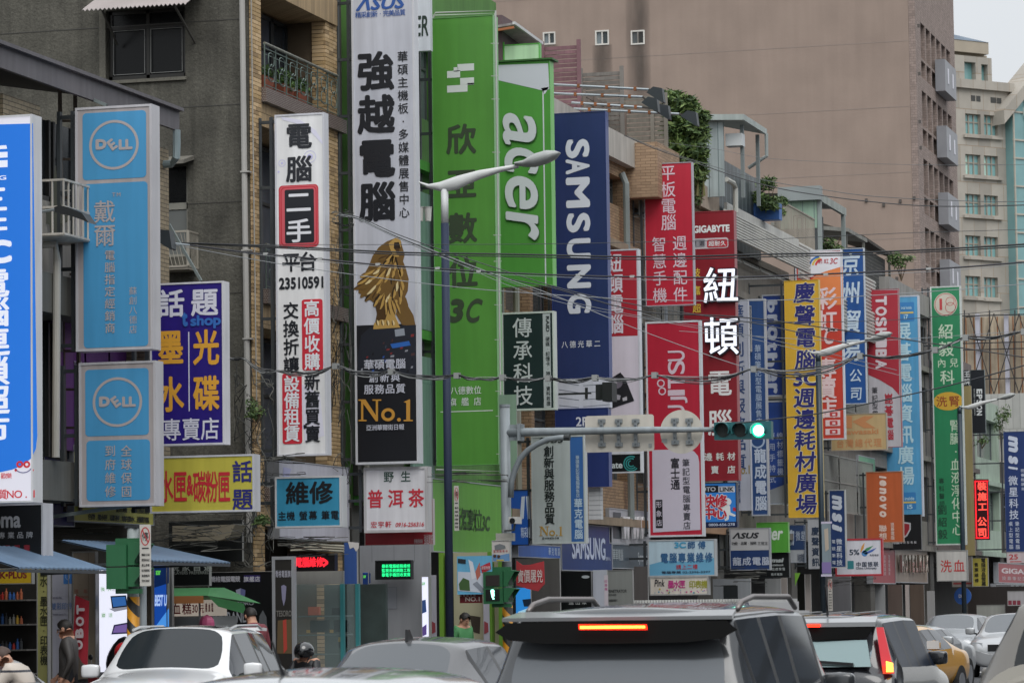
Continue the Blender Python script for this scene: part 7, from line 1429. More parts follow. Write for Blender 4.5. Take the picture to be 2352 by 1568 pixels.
# ================================================================= VEHICLES AND PEOPLE
def film(h='5c6268', m=.45, r=.07): return M(h, r, m, var=0, spec=.5, gain=1.0)
BLKT = M('17181a', .35, var=0); TYRE = M('1c1c1d', .9, var=.1, local=True); RIM = M('a0a2a6', .3, .8, var=0)
def car(label, cat, x, y, rz, P, paint, glass_m=None, name=None, grp=None, side_m=None):
    side_m = side_m or film('20262e', .06, .04)
    """cage of stations (nose to tail) smoothed, then cut into body and windows. local +Y is forward"""
    R = empty(name or cat.replace(' ', '_'), (x, y, 0), label, cat, grp, rz)
    Lh, w, H, wr, belt = P['L']/2, P['W']/2, P['H'], P['wr'], P['belt']
    cowl, rf, rr, rb = P['cowl'], P['rf'], P['rr'], P['rb']; hz, tz = P['hood'], P['tail']
    def prof(y, top, half, wt, wf=1, low=.22):
        # rows from the floor centre up to the roof centre
        return [(0, low), (w*.86*wf, low), (w*wf, low+.28), (w*1.0*wf, belt*.72), (w*.975*wf, half), (wt, top-.06), (wt-.07, top-.015), (wt*.5, top+.02), (0, top+.035)]
    S = [(Lh, prof(0, .55, .5, w*.7, .8, .25)), (Lh-.06, prof(0, hz*.86, hz*.72, w*.8, .9)), (Lh-.5, prof(0, hz*.96, hz*.86, w*.86)), (cowl+.04, prof(0, hz+.03, belt-.06, w*.84)), (cowl, prof(0, hz+.05, belt-.04, w*.84)), (rf, prof(0, H, belt, wr)), (rf-.08, prof(0, H+.01, belt, wr))]
    bp = (rf+rr)/2+P.get('boff', 0)
    S += [(bp+.04, prof(0, H+.02, belt, wr)), (bp-.04, prof(0, H+.02, belt, wr))]
    if P.get('cp'): S += [(P['cp']+.04, prof(0, H+.01, belt+.01, wr-.01)), (P['cp']-.04, prof(0, H+.01, belt+.01, wr-.01))]
    S += [(rr+.06, prof(0, H-.005, belt+.02, wr-.02)), (rr, prof(0, H-.03, belt+.02, wr-.03)), (rb, prof(0, tz, min(tz-.03, belt+.03), P.get('wb', w*.8))), (rb-.05, prof(0, tz-.02, min(tz-.06, belt), P.get('wb', w*.8)))]
    if rb-.05 > -Lh+.3: S += [(-Lh+.15, prof(0, tz-.02, tz-.09, w*.82, .97))]
    S += [(-Lh+.02, prof(0, tz-.14, tz-.2, w*.8, .93)), (-Lh, prof(0, tz-.35, tz-.4, w*.7, .88, .3))]
    n = len(S); K = 9; V = []; F = []; T = []
    for (yy, pr) in S:
        V += [(px_, yy, pz) for px_, pz in pr]; V += [(-px_, yy, pz) for px_, pz in pr[1:-1][::-1]]
    C = 2*K-2; iC = 4; ws = 4; names = ['body', 'windshield', 'rear_window', 'trim']
    nb = len(S)
    idx_rr = [i for i, s in enumerate(S) if abs(s[0]-rr) < 1e-6][0]
    side = {}
    for i in range(n-1):
        for k in range(C):
            F.append((i*C+k, i*C+(k+1) % C, (i+1)*C+(k+1) % C, (i+1)*C+k)); kk = k if k < K-1 else C-1-k; t = 0
            if i == ws and kk >= 6: t = 1
            elif i == idx_rr and kk >= 6: t = 2
            elif kk == 4 and 5 < i < idx_rr:
                d = S[i][0]-S[i+1][0]
                if d < .1: t = 3
                else: t = 10+i*2+(0 if k < K-1 else 1)
            elif kk == 4 and i == 5: t = 3
            elif kk == 4 and i == ws: t = 50+(0 if k < K-1 else 1)
            elif kk == 4 and i == idx_rr and P.get('quarter'): t = 3
            T.append(t)
    F.append(tuple(range(C-1, -1, -1))); T.append(0); F.append(tuple(range((n-1)*C, n*C))); T.append(0)
    me = bpy.data.meshes.new('cage'); me.from_pydata(V, [], F); tags = sorted(set(T)); 
    for q in tags: me.materials.append(None)
    me.polygons.foreach_set('material_index', [tags.index(t) for t in T])
    o = bpy.data.objects.new('cage', me); COL.objects.link(o); md = o.modifiers.new('s', 'SUBSURF'); md.levels = 2; md.render_levels = 2
    # keep window edges crisp
    import bmesh
    bm_ = bmesh.new(); bm_.from_mesh(me); cl_ = bm_.edges.layers.float.get('crease_edge') or bm_.edges.layers.float.new('crease_edge')
    for e in bm_.edges:
        if len(e.link_faces) == 2 and e.link_faces[0].material_index != e.link_faces[1].material_index: e[cl_] = .8
    bm_.to_mesh(me); bm_.free()
    dg = bpy.context.evaluated_depsgraph_get(); ev = o.evaluated_get(dg); m2 = ev.to_mesh()
    vv = np.empty(len(m2.vertices)*3); m2.vertices.foreach_get('co', vv); vv = vv.reshape(-1, 3); pol = [(p.material_index, tuple(p.vertices)) for p in m2.polygons]
    ev.to_mesh_clear(); bpy.data.objects.remove(o)
    gm__ = glass_m or film()
    for j, t in enumerate(tags):
        fs = [f for mi, f in pol if mi == j]; ids = sorted({i for f in fs for i in f}); mp = {a: b for b, a in enumerate(ids)}
        VV = vv[ids].copy()
        nm = 'body' if t == 0 else 'windshield' if t == 1 else 'rear_window' if t == 2 else 'pillar_trim' if t == 3 else 'side_window'
        obj(nm, VV, [tuple(mp[i] for i in f) for f in fs], paint if t == 0 else BLKT if t == 3 else (P.get('wsm', gm__) if t == 1 else gm__ if t == 2 else (side_m or gm__)), R, local=True, smooth=True)
    for sx_ in (-1, 1):
        for yy in (P.get('ax1', Lh-.85), -P.get('ax2', Lh-.85)):
            box_c = MB(); box_c.tube([(sx_*(w-.17), yy, .33), (sx_*(w+.012), yy, .33)], .33, 20); t = box_c.build('wheel', TYRE, R, local=True); r2 = MB(); r2.tube([(sx_*(w+.005), yy, .33), (sx_*(w+.02), yy, .33)], .2, 14); r2.build('rim', RIM, t, local=True)
        if P.get('mirror', 1):
            my = cowl-.45 if P.get('fast') else cowl-.35
            m = MB(); m.sbox((sx_*(w+P.get('mx', .1)), my, belt+.09), (.115, .07, .085)); mm = m.build('mirror', P.get('mirror_paint', paint), R, local=True, smooth=True); MB().bar((sx_*(w-.06), my, belt+.02), (sx_*(w+.05), my, belt+.05), .04).build('mirror_arm', BLKT, mm, local=True)
    return R
def lbox(R, name, x0, x1, y0, y1, z0, z1, mt): return MB().box(x0, x1, y0, y1, z0, z1).build(name, mt, R, local=True)
def lpoly(R, name, P, d, mt, smooth=False): return MB().prism(P, d).build(name, mt, R, local=True)
def pos(px, Y): return at(px, 1400, Y=Y-2.2).x   # nearest end of a vehicle
def pps(px, Y): return at(px, 1400, Y=Y).x
redl = M('ff3018', emit=3.2); redc = M('a81c24', .2, var=0, coat=.6); yel = M('ffb040', emit=4)
def plate(R, y, z, txt=None, s=-1):
    lbox(R, 'number_plate', -.16, .16, y-.006 if s < 0 else y, y if s < 0 else y+.006, z-.08, z+.08, M('b8b8b4', .5))
SUV = dict(L=4.75, W=1.94, H=1.74, wr=.78, mx=.0, belt=1.08, cowl=1.15, rf=.45, rr=-1.98, rb=-2.24, hood=1.05, tail=1.12, cp=-1.2, wb=.88, boff=.25)
# centre SUV
R = car('large grey SUV in the centre foreground with its high brake light lit', 'car', pos(1412, 24.6), 24.6, 0, SUV, M('303336', .25, .2, var=.0, coat=.8), film('64686c', .36, .12), name='suv', grp=None)
rr_ = -2.06
lpoly(R, 'rear_spoiler', [(-.76, -1.86, 1.735), (.76, -1.86, 1.735), (.80, -2.17, 1.695), (-.80, -2.17, 1.695)], (0, 0, -.025), M('66686a', .3, .3, var=0, coat=.6))
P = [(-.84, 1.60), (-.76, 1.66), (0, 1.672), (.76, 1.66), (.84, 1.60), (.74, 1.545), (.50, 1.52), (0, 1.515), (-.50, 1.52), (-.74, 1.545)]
lpoly(R, 'shaded_glass_band', [(x, -2.165-(1.66-z)*.40, z) for x, z in P], (0, -.012, 0), M('060607', .7, var=0, spec=.08))  # black strip over the upper glass, painted shade below the spoiler
lpoly(R, 'brake_light', [(-.235, -2.245, 1.612), (.235, -2.245, 1.606), (.235, -2.262, 1.642), (-.235, -2.262, 1.648)], (0, -.014, 0), M('ff2a10', emit=3.0)); MB().box(-.225, .225, -2.272, -2.264, 1.618, 1.636).build('brake_light_filament', yel, R, local=True)
for s_ in (-1, 1):
    MB().tube([(s_*.74, -1.72, 1.735), (s_*.74, -1.58, 1.785), (s_*.74, -1.2, 1.82), (s_*.74, .05, 1.82), (s_*.74, .30, 1.74)], .020, 8).build('roof_rail', M('6a6462', .35, .5, var=0), R, local=True, smooth=True)
    lbox(R, 'tail_light', s_*.80-.09, s_*.80+.09, -2.36, -2.2, .78, 1.08, redc)
plate(R, -2.39, .78); lbox(R, 'rear_wiper', -.3, .25, -2.37, -2.35, 1.14, 1.17, BLKT)
lbox(R, 'bumper', -.86, .86, -2.42, -2.3, .35, .62, M('4c5054', .4, var=0))
# CR-V like SUV to the right
S2 = dict(SUV, L=4.55, W=1.84, H=1.62, wr=.70, belt=1.02, rr=-1.82, rb=-2.12, tail=1.05, cp=-1.1, wb=.70, cowl=1.1, rf=.4)
R = car('black SUV right of centre with tall red tail lights and a dark spoiler', 'car', pos(1874, 40.5), 40.5, 0, S2, M('1c1e22', .2, .1, var=0, coat=1), film('7c8c94', .55, .06), name='suv', side_m=M('1e2838', .3, var=0, spec=.12, gain=1.0))
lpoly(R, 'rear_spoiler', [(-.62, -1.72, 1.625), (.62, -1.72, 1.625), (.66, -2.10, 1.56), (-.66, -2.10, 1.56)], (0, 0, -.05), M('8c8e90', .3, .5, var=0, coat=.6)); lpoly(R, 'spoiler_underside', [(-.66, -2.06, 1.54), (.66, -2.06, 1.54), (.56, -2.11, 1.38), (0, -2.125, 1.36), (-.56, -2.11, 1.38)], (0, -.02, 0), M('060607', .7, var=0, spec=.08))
lpoly(R, 'rear_glass_panel', [(-.56, -2.10, 1.36), (.56, -2.10, 1.36), (.62, -2.20, 1.06), (-.62, -2.20, 1.06)], (0, -.012, 0), M('8fa4a4', .12, .55, var=0, gain=1.0))
lpoly(R, 'brake_light', [(-.13, -2.13, 1.51), (.03, -2.13, 1.51), (.03, -2.13, 1.545), (-.13, -2.13, 1.545)], (0, -.02, 0), redl)
for s_ in (-1, 1):
    lpoly(R, 'tail_light', [(s_*.66, -2.02, 1.50), (s_*.73, -1.97, 1.50), (s_*.875, -2.14, .98), (s_*.76, -2.22, .98)], (0, -.04, 0), M('c82430', .2, emit=.55)); lpoly(R, 'brake_lamp', [(s_*.80, -2.24, 1.0), (s_*.87, -2.20, 1.0), (s_*.87, -2.22, 1.10), (s_*.80, -2.24, 1.12)], (0, -.03, 0), yel)
MB().tube([(0, -1.5, 1.64), (0, -1.5, 1.70), (0, -1.62, 1.98)], [.02, .012, .006], 6).build('antenna', BLKT, R, local=True); MB().bar((-.1, -2.24, 1.13), (.42, -2.23, 1.09), .03).build('rear_wiper', BLKT, R, local=True); plate(R, -2.29, .75)
for i in range(3): lpoly(R, 'roof_rib', [(-.42+i*.36, -1.6, 1.652), (-.36+i*.36, -1.6, 1.652), (-.36+i*.36, .1, 1.672), (-.42+i*.36, .1, 1.672)], (0, 0, .012), M('8c8e90', .3, .5, var=0))
# grey sedan with antenna
SED = dict(L=4.6, W=1.78, H=1.46, wr=.60, belt=.95, cowl=1.0, rf=.25, rr=-1.0, rb=-1.72, hood=.92, tail=1.02, wb=.66, boff=.05)
R = car('grey sedan seen from behind left of the central SUV, with a thin antenna', 'car', pos(835, 31.6), 31.6, 0, dict(SED, mirror=1), M('48484a', .25, .2, var=0, coat=.7), film('54585c', .32, .12), name='sedan')
for s_ in (-1, 1): lbox(R, 'tail_light', s_*.72-.13, s_*.72+.13, -2.31, -2.2, .72, .92, redc)
lpoly(R, 'roof_fin', [(.0, -.98, 1.47), (.0, -.80, 1.48), (.0, -.92, 1.58), (.0, -.97, 1.58)], (.03, 0, 0), BLKT); plate(R, -2.32, .72)
# silver car right under the camera's nose
R = car('pale silver car nearest of all, only its roof showing at the bottom edge', 'car', pos(440, 15.9), 15.9, 0, dict(SED, W=1.76, H=1.44, rr=-1.15, rb=-1.85), M('a3a5a6', .22, .6, var=0, coat=1), film('8c9298', .5, .08), name='sedan')
MB().tube([(-.02, -.98, 1.45), (-.03, -1.0, 1.50), (-.06, -1.03, 1.62)], [.012, .008, .004], 6).build('antenna', BLKT, R, local=True)
for s_ in (-1, 1): lbox(R, 'tail_light', s_*.72-.13, s_*.72+.13, -2.31, -2.2, .72, .92, redc)
def face_front(R, P, hl=.66):
    Lh = P['L']/2
    for s_ in (-1, 1): lpoly(R, 'headlight', [(s_*.52, Lh-.10, hl), (s_*.80, Lh-.30, hl+.03), (s_*.80, Lh-.30, hl+.14), (s_*.54, Lh-.14, hl+.12)], (0, .06, 0), M('b8bcc0', .1, var=0, coat=1))
    lbox(R, 'grille', -.40, .40, Lh-.06, Lh+.0, hl-.08, hl+.08, BLKT); lbox(R, 'number_plate', -.16, .16, Lh+.0, Lh+.012, .40, .55, M('b8b8b4', .5))
WSV = dict(L=4.7, W=1.84, H=1.56, wr=.66, belt=.98, cowl=.95, rf=.2, rr=-1.8, rb=-2.2, hood=1.02, tail=1.15, cp=-1.05, wb=.74, boff=.1, wsm=M('22282c', .1, var=0, spec=.3, gain=1.0))
white = M('c6c7c8', .25, var=0, coat=.8)
R = car('white SUV facing the camera at lower left with a dark sunroof', 'car', -15.65, 40.0, math.pi+.14, WSV, white, film('2a3034', .08, .05), name='suv'); face_front(R, WSV, .74)
lbox(R, 'sunroof', -.42, .42, -.75, -.02, 1.592, 1.602, M('121417', .1, var=0, coat=1)); 
for s_ in (-1, 1): MB().tube([(s_*.62, .05, 1.565), (s_*.62, -.3, 1.60), (s_*.62, -1.5, 1.60), (s_*.62, -1.75, 1.55)], .018, 6).build('roof_rail', M('b0b2b4', .3, .4, var=0), R, local=True)
lpoly(R, 'rear_spoiler', [(-.6, -1.85, 1.57), (.6, -1.85, 1.57), (.62, -2.12, 1.56), (-.62, -2.12, 1.56)], (0, 0, -.04), white)
R = car('white car at the lower left corner behind the bending person', 'car', at(150, 1400, Y=38.3).x-.75, 36.0, math.pi, dict(SED, H=1.27, belt=.88, hood=.82, tail=.92, rr=-1.5, rb=-2.0), white, film('2a3034', .08, .05), name='hatchback')
TX_ = dict(SED, H=1.36, wsm=film('5c6c70', .25, .06)); R = car('yellow taxi facing the camera at right with a white roof sign', 'taxi', at(2228, 1400, Y=62.3).x-1.1, 60.0, math.pi-.12, TX_, M('c08a1c', .3, var=0, coat=.8), film('2a3034', .08, .05), name='taxi'); face_front(R, TX_)
lpoly(R, 'roof_light', [(-.22, .0, 1.41), (.22, .0, 1.41), (.18, .0, 1.52), (.1, .0, 1.52), (.08, .0, 1.58), (-.08, .0, 1.58), (-.1, .0, 1.52), (-.18, .0, 1.52)], (0, -.12, 0), M('c4aab4', .4, var=0)); 
g_ = glyph('大車隊'); k_ = .11; o = obj('lettering', [(-(v[0]-1.5)*k_, +.006, 1.425+v[1]*k_*.8) for v in g_[0]], g_[1], M('a82c3c'), R, local=True)
for s_ in (-1, 1): lbox(R, 'mirror_cap', s_*.99-.11, s_*.99+.11, .6, .72, .98, 1.12, M('b8b8b8', .3))
R = car('silver sedan behind the yellow taxi at right', 'car', at(2258, 1400, Y=70.3).x-1.2, 68, math.pi-.1, dict(SED, H=1.30), M('9fa2a4', .3, .5, var=0, coat=.6), film('2a3034', .08, .05), name='sedan'); face_front(R, SED)
VAN = dict(L=4.8, W=1.85, H=1.56, wr=.68, belt=1.0, cowl=1.25, rf=.5, rr=-2.0, rb=-2.3, hood=.98, tail=1.1, cp=-1, wb=.74, wsm=film('6c7074', .35, .1))
R = car('silver people carrier facing the camera behind the sedan at right', 'car', at(2222, 1400, Y=82).x+.92, 84, math.pi, dict(VAN, H=1.47), M('a3a5a7', .3, .4, var=0, coat=.6), film('2a3034', .08, .05), name='van'); face_front(R, VAN, .7)
R = car('grey van far behind the yellow taxi', 'car', pos(2168, 98), 98, math.pi, dict(VAN, H=1.42), M('8c8f92', .3, .4, var=0), film('2a3034', .08, .05), name='van'); face_front(R, VAN, .7)
# 4x4 with spare wheel at the right edge
J = dict(L=4.0, W=1.70, H=1.80, wr=.52, belt=1.12, cowl=.9, rf=.5, rr=-1.62, rb=-1.80, hood=1.05, tail=1.2, wb=.66, cp=-.9)
X4, Y4 = pos(2490, 24.5), 24.5
R = car('beige four wheel drive with a spare wheel cover, cut by the right edge', 'car', X4, Y4, 0, J, M('66635e', .35, .2, var=0, coat=.4), film('1c2022', .06, .1), name='off_roader')
MB().tube([(-.34, -2.0, .96), (-.34, -2.24, .96)], .40, 32).build('spare_wheel_cover', M('a09c92', .45, var=.05, local=True), R, local=True); MB().tube([(-.34, -2.24, .96), (-.34, -2.25, .96)], [.33, .30], 32).build('cover_rim', M('8c887e', .5, var=0), R, local=True)
for s_ in (-1, 1): lbox(R, 'tail_light', s_*.72-.07, s_*.72+.07, -2.05, -1.95, .62, .85, redc)
R['label'] = 'beige four wheel drive with a spare wheel cover, cut by the right edge'
# dark mirror at the bottom right corner = black car beside it
R = car('dark car low in the right corner, mostly its mirror and roof', 'car', pos(2262, 30.0)-.62, 30.6, 0, dict(SED, H=1.10, belt=.8, hood=.75, tail=.8, rr=-.9, rb=-1.5, cowl=.8, rf=.2), M('1c1f22', .3, .3, var=0, coat=.6), name='roadster') if False else None
# white box truck
R = empty('box_truck', (pps(1585, 66), 66, 0), 'white box truck with dark blue characters behind the central SUV', 'truck'); x0, x1 = pps(1457, 66), pps(1722, 66); z1 = at(1585, 1376, Y=66).z
m = MB(); m.box(x0, x1, 66, 71, .9, z1-.06).build('cargo_box', M('b4b4b4', .45, var=.06), R); m = MB(); 
for i in range(40): xx = x0+(x1-x0)*i/40; m.box(xx, xx+(x1-x0)/80, 65.97, 71, z1-.06, z1)
m.build('roof_ribs', M('a8a8a6', .5), R); box('cab', x0+.1, x1-.1, 71.1, 72.7, .6, z1-.25, M('b0b0b0', .35), R); box('cab_visor', pps(1470, 65.9), pps(1660, 65.9), 65.7, 65.96, z1-.22, z1-.10, M('c0c0bc', .4), R)
p = Pl(R, 'Y', 66); p.l = 6; p.row('永航快遞', 1672, 1716, 1392, 12, flat('2c3050'), 18, bold=.01)
for xx in (x0+.2, x1-.35): MB().tube([(xx, 67, .4), (xx+.2, 67, .4)], .4, 16).build('wheel', TYRE, R)
# scooter rider helmet and scooter between the white SUV and the grey sedan
def tube2(R, nm, P, r, mt): return MB().tube(P, r, 8).build(nm, mt, R, local=True)
def scooter(label, x, y, rz, h='2c2e32', grp='scooters by the kerb'):
    R = empty('scooter', (x, y, 0), label, 'scooter', grp, rz); pm = M(h, .3, var=0, coat=.6)
    for yy in (.62, -.62): t = MB().tube([(-.06, yy, .25), (.06, yy, .25)], .25, 18).build('wheel', TYRE, R, local=True)
    m = MB().ell((0, -.45, .62), (.17, .5, .2), 14, 8).build('body', pm, R, local=True, smooth=True); MB().ell((0, -.38, .80), (.16, .42, .07), 14, 6).build('seat', BLKT, R, local=True, smooth=True)
    lpoly(R, 'front_shield', [(-.2, .38, .35), (.2, .38, .35), (.16, .5, .95), (-.16, .5, .95)], (0, .08, 0), pm); tube2(R, 'handlebar', [(-.32, .42, 1.02), (0, .5, .98), (.32, .42, 1.02)], .018, BLKT); tube2(R, 'steering_column', [(0, .62, .3), (0, .48, .98)], .03, BLKT); lbox(R, 'floor_board', -.16, .16, -.1, .42, .28, .34, BLKT)
    for s_ in (-1, 1): tube2(R, 'mirror_stalk', [(s_*.22, .45, 1.02), (s_*.30, .42, 1.18)], .007, BLKT); MB().ell((s_*.31, .42, 1.21), (.05, .015, .04), 10, 6).build('mirror', BLKT, R, local=True)
    return R
# ---------------- people
def person(label, x, y, rz, J, cols, hair='black', pose=None, h=1.7, base=.14, group=None, helmet=None):
    """one skinned body; J overrides joint positions (metres, local: +Y is where the person faces)"""
    k = h/1.72
    D = dict(pelvis=(0, 0, .95), waist=(0, 0, 1.08), chest=(0, .0, 1.30), neck=(0, .0, 1.46), skull=(0, .02, 1.60), crown=(0, .01, 1.67),
             ls=(-.17, 0, 1.41), rs=(.17, 0, 1.41), le=(-.24, -.02, 1.13), re=(.24, -.02, 1.13), lw=(-.25, .08, .89), rw=(.25, .08, .89),
             lh=(-.09, 0, .92), rh=(.09, 0, .92), lk=(-.10, .03, .50), rk=(.10, .03, .50), la=(-.10, -.02, .08), ra=(.10, -.02, .08), lt=(-.11, .14, .03), rt=(.11, .14, .03))
    D.update(J); E_ = [('pelvis', 'waist'), ('waist', 'chest'), ('chest', 'neck'), ('neck', 'skull'), ('skull', 'crown'), ('chest', 'ls'), ('ls', 'le'), ('le', 'lw'), ('chest', 'rs'), ('rs', 're'), ('re', 'rw'), ('pelvis', 'lh'), ('lh', 'lk'), ('lk', 'la'), ('la', 'lt'), ('pelvis', 'rh'), ('rh', 'rk'), ('rk', 'ra'), ('ra', 'rt')]
    Rr = dict(pelvis=(.15, .12), waist=(.145, .115), chest=(.17, .125), neck=(.062, .062), skull=(.082, .098), crown=(.055, .065), ls=(.075, .075), rs=(.075, .075), le=(.048, .048), re=(.048, .048), lw=(.03, .034), rw=(.03, .034), lh=(.10, .10), rh=(.10, .10), lk=(.062, .062), rk=(.062, .062), la=(.042, .042), ra=(.042, .042), lt=(.04, .03), rt=(.04, .03))
    for q in ('pelvis', 'waist', 'chest', 'ls', 'rs', 'le', 're'): Rr[q] = tuple(v*1.14 for v in Rr[q])
    for s in 'lr':
        wv = Vector(D[s+'w']); ev = Vector(D[s+'e']); d = (wv-ev).normalized(); sd = Vector((1 if s == 'l' else -1, 0, 0)); sd = (sd-d*sd.dot(d)).normalized(); sd2 = d.cross(sd)
        D[s+'p'] = tuple(wv+d*.07); Rr[s+'p'] = (.034, .020); E_.append((s+'w', s+'p'))
        for f in range(4):
            off = sd2*(f-1.5)*.019; ln = (.062, .074, .070, .055)[f]; D[s+'f%d' % f] = tuple(wv+d*.10+off); D[s+'g%d' % f] = tuple(wv+d*(.10+ln*.6)+off+sd*.01); D[s+'k%d' % f] = tuple(wv+d*(.10+ln)+off+sd*.025)
            for q, rr in (('f', .0095), ('g', .0085), ('k', .007)): Rr[s+q+str(f)] = (rr, rr)
            E_ += [(s+'p', s+'f%d' % f), (s+'f%d' % f, s+'g%d' % f), (s+'g%d' % f, s+'k%d' % f)]
        D[s+'t1'] = tuple(wv+d*.04-sd2*.035+sd*.01); D[s+'t2'] = tuple(wv+d*.08-sd2*.05+sd*.02); Rr[s+'t1'] = (.012, .012); Rr[s+'t2'] = (.009, .009); E_ += [(s+'w', s+'t1'), (s+'t1', s+'t2')]
    ks = list(D); V = [tuple(c*k for c in D[q]) for q in ks]
    me = bpy.data.meshes.new('b'); me.from_pydata(V, [(ks.index(a), ks.index(b)) for a, b in E_], []); o = bpy.data.objects.new('b', me); COL.objects.link(o)
    o.modifiers.new('k', 'SKIN'); s2 = o.modifiers.new('s', 'SUBSURF'); s2.levels = 1
    for i, q in enumerate(ks): v = me.skin_vertices[0].data[i]; v.radius = Rr[q]; v.use_root = (q == 'pelvis')
    dg = bpy.context.evaluated_depsgraph_get(); ev = o.evaluated_get(dg); m2 = ev.to_mesh(); vv = np.empty(len(m2.vertices)*3); m2.vertices.foreach_get('co', vv); vv = vv.reshape(-1, 3); fs = [tuple(p.vertices) for p in m2.polygons]; ev.to_mesh_clear(); bpy.data.objects.remove(o)
    R = empty('person', (x, y, base), label, 'person', group, rz)
    skin, top, leg, shoe = M('a87c64', .55, var=0), cols[0], cols[1], M('26221f', .6, var=0); nk = Vector(D['neck'])*k; sk = Vector(D['skull'])*k; up = (sk-nk).normalized(); hand = [Vector(D[q])*k for q in ('lw', 'rw')]; elb = [Vector(D[q])*k for q in ('le', 're')]; pe = Vector(D['pelvis'])*k
    ob = obj('body', vv, fs, [skin, top, leg, shoe], R, local=True, smooth=True); mi = []
    for p in ob.data.polygons:
        c = p.center; i = 1
        if (c-nk).dot(up) > .015: i = 0
        elif min((c-hand[j]).dot((hand[j]-elb[j]).normalized())*-1 if (c-hand[j]).length < .24 else 1 for j in (0, 1)) < .0: i = 0
        elif c.z < .12*k and c.z < pe.z: i = 3
        elif c.z < pe.z+.02 and (Vector((c.x, c.y))-Vector((pe.x, pe.y))).length < .75 and min((c-h_).length for h_ in hand) > .12 and not (abs(c.x) > .19*k and c.z > .7*k): i = 2
        mi.append(i)
    ob.data.polygons.foreach_set('material_index', mi)
    # face: nose, eyes, mouth, ears ; hair shell
    fw = Vector((0, 1, 0)); fw = (fw-up*fw.dot(up)).normalized(); rt = fw.cross(up); hd = sk
    if 'look' in J: pass
    def F_(a, b, c): return hd+rt*a+fw*b+up*c
    m = MB(); m.add([F_(-.014, .085, .0), F_(.014, .085, .0), F_(0, .118, -.012), F_(0, .088, .045)], [(0, 1, 2), (0, 2, 3), (1, 3, 2), (0, 3, 1)]); m.build('nose', skin, R, local=True)
    for s in (-1, 1): m = MB(); m.ell(tuple(F_(s*.032, .084, .03)), (.013, .010, .007), 8, 5); m.build('eye', M('1a1614', .3, var=0), R, local=True); m = MB(); m.ell(tuple(F_(s*.083, .0, .01)), (.012, .024, .033), 8, 6); m.build('ear', skin, R, local=True)
    m = MB(); m.ell(tuple(F_(0, .088, -.038)), (.025, .010, .006), 8, 5); m.build('mouth', M('8a4a42', .5, var=0), R, local=True)
    m = MB(); rnd = random.Random(int(abs(x)*100)); V = []; F = []; nu, nv = 18, 9
    for j in range(nv+1):
        for i in range(nu):
            a = 2*math.pi*i/nu; front = max(0, math.sin(a)); t = math.pi*.5*(1-j/nv) if j < nv else 0; low = -.055+.10*front**2 if j == 0 else 0
            ph = -.45+(.45+math.pi/2)*j/nv; ph = max(ph, -.45+1.25*front**1.5); r = 1+rnd.uniform(-.03, .05)
            q = F_(.089*r*math.cos(ph)*math.cos(a), .106*r*math.cos(ph)*math.sin(a)-.010, .104*r*math.sin(ph)+.034); V.append(tuple(q))
    F = [(j*nu+i, j*nu+(i+1) % nu, (j+1)*nu+(i+1) % nu, (j+1)*nu+i) for j in range(nv) for i in range(nu)]
    if helmet: m = MB(); m.ell(tuple(F_(0, -.005, .035)), (.135, .155, .14), 18, 12, -.55, 1); m.build('helmet', helmet, R, local=True, smooth=True)
    else: m.add(V, F); m.build('hair', M('17120f' if hair == 'black' else '3a2820', .6, var=0), R, local=True, smooth=True)
    return R
jk = M('33302e', .55, var=.12, local=True); tr_ = M('1c1d22', .8, var=.1, local=True)
person('man in a dark leather jacket walking left past the white poster', pps(158, 41), 41, math.radians(98), dict(chest=(0, -.02, 1.28), neck=(0, .02, 1.44), skull=(0, .06, 1.575), crown=(0, .06, 1.65), le=(-.25, -.10, 1.14), re=(.25, .02, 1.12), lw=(-.24, .02, .92), rw=(.22, .20, .94), lk=(-.10, .16, .50), la=(-.10, .1, .08), lt=(-.11, .26, .03), rk=(.10, -.06, .50), ra=(.10, -.26, .1), rt=(.11, -.12, .03)), (jk, tr_), h=1.56)
wt = bpy.data.materials.new('striped_shirt'); wt.use_nodes = True; n_ = wt.node_tree.nodes; l_ = wt.node_tree.links.new; tcx = n_.new('ShaderNodeTexCoord'); sx_ = n_.new('ShaderNodeSeparateXYZ'); l_(tcx.outputs['Object'], sx_.inputs[0]); q1 = n_.new('ShaderNodeMath'); q1.operation = 'MULTIPLY'; q1.inputs[1].default_value = 7.5; l_(sx_.outputs[2], q1.inputs[0]); q2 = n_.new('ShaderNodeMath'); q2.operation = 'FRACT'; l_(q1.outputs[0], q2.inputs[0]); q3 = n_.new('ShaderNodeMath'); q3.operation = 'GREATER_THAN'; q3.inputs[1].default_value = .82; l_(q2.outputs[0], q3.inputs[0]); mx = n_.new('ShaderNodeMix'); mx.data_type = 'RGBA'; l_(q3.outputs[0], mx.inputs['Factor']); mx.inputs[6].default_value = (.50, .44, .38, 1); mx.inputs[7].default_value = (.02, .02, .03, 1); l_(mx.outputs[2], n_['Principled BSDF'].inputs['Base Color'])
person('person in a cream shirt with dark stripes bending forward at the lower left corner', pps(62, 32.9), 32.9, math.radians(88), dict(waist=(0, .03, 1.06), chest=(0, .12, 1.22), neck=(0, .20, 1.33), skull=(0, .29, 1.41), crown=(0, .33, 1.46), ls=(-.17, .15, 1.28), rs=(.17, .15, 1.28), le=(-.22, .28, 1.03), re=(.22, .22, 1.03), lw=(-.18, .46, .90), rw=(.2, .4, .88)), (wt, tr_), h=1.60, hair='brown', base=0)
person('dark haired man in a checked red shirt beyond the white SUV', pps(583, 46.0), 46.0, math.radians(60), dict(neck=(0, .03, 1.46), skull=(0, .08, 1.58), crown=(0, .1, 1.66)), (M('6c2c34', .7, var=.3, local=True, scale=8), tr_), h=1.70)
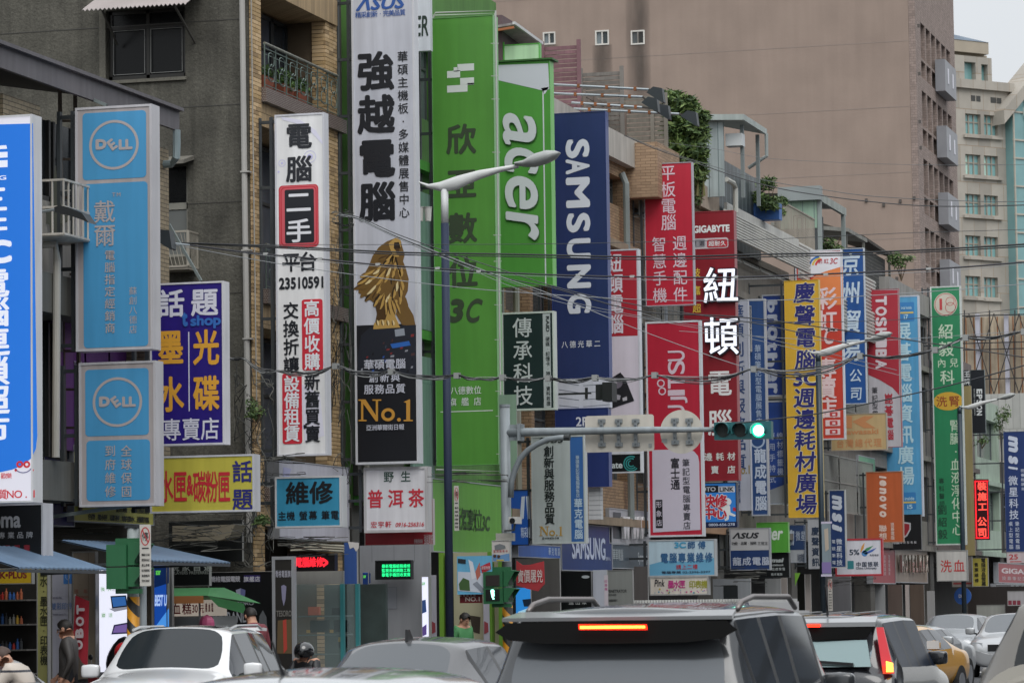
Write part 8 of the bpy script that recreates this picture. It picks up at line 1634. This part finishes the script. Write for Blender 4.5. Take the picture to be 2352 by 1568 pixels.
person('person in a light green top looking down by the green shop', pps(1062, 56.4), 56.4, math.radians(-120), dict(skull=(0, .06, 1.57), crown=(0, .08, 1.65), lw=(-.12, .32, 1.05), rw=(.12, .32, 1.05)), (M('3c7c48', .7, var=.08, local=True), tr_), h=1.58)
person('rider in black leaning beside the striped pole', pps(258, 45.6), 45.6, math.radians(-70), dict(chest=(0, .14, 1.16), waist=(0, .03, 1.02), neck=(0, .24, 1.28), skull=(0, .34, 1.36), crown=(0, .37, 1.43), ls=(-.17, .16, 1.25), rs=(.17, .16, 1.25), lw=(-.2, .5, .98), rw=(.2, .5, .98), le=(-.26, .25, 1.02), re=(.26, .25, 1.02)), (M('1a1b1e', .5, var=0), tr_), h=1.7)
person('man with dark hair bending behind the striped pole', pps(288, 46.4), 46.4, math.radians(30), dict(chest=(0, .10, 1.22), neck=(0, .18, 1.36), skull=(0, .25, 1.46), crown=(0, .28, 1.53)), (M('26282e', .7, var=0), tr_), h=1.66)
person('rider in black with a glossy black helmet left of the grey sedan', pps(702, 44.0), 44.0, math.radians(170), dict(pelvis=(0, -.1, .80), waist=(0, -.07, .93), chest=(0, 0, 1.12), neck=(0, .04, 1.22), skull=(0, .06, 1.33), crown=(0, .06, 1.40), ls=(-.17, 0, 1.20), rs=(.17, 0, 1.20), le=(-.25, .14, .98), re=(.25, .14, .98), lw=(-.22, .36, 1.0), rw=(.22, .36, 1.0), lh=(-.09, -.1, .80), rh=(.09, -.1, .80), lk=(-.16, .32, .72), rk=(.16, .32, .72), la=(-.16, .28, .3), ra=(.16, .28, .3), lt=(-.16, .42, .26), rt=(.16, .42, .26)), (M('1c1d20', .5, var=0), tr_), h=1.54, base=0, helmet=M('0e0f11', .12, var=0, coat=1))
scooter('black scooter under the rider with the glossy helmet', pps(702, 44.0), 44.0, math.radians(170)); scooter('dark scooter beside the striped pole at the left', pps(262, 45.0), 45.0, math.radians(-70), '24262a'); 
person('rider wearing a round red helmet between the left signal and the white SUV', pps(300, 41.8), 41.8, math.radians(150), dict(pelvis=(0, -.1, .80), waist=(0, -.07, .93), chest=(0, 0, 1.08), neck=(0, .04, 1.16), skull=(0, .08, 1.25), crown=(0, .09, 1.32), ls=(-.17, 0, 1.15), rs=(.17, 0, 1.15), le=(-.25, .14, .98), re=(.25, .14, .98), lw=(-.22, .36, 1.0), rw=(.22, .36, 1.0), lh=(-.09, -.1, .80), rh=(.09, -.1, .80), lk=(-.16, .32, .72), rk=(.16, .32, .72), la=(-.16, .28, .3), ra=(.16, .28, .3), lt=(-.16, .42, .26), rt=(.16, .42, .26)), (M('2a2c34', .6, var=0), tr_), h=1.7, base=0, helmet=M('a81820', .25, var=0, coat=.8))
scooter('red scooter under the rider with the red helmet', pps(300, 41.8), 41.8, math.radians(150), '6c1c20')
for a in ('_w', '_rz'):
    for o in bpy.data.objects:
        if a in o: del o[a]
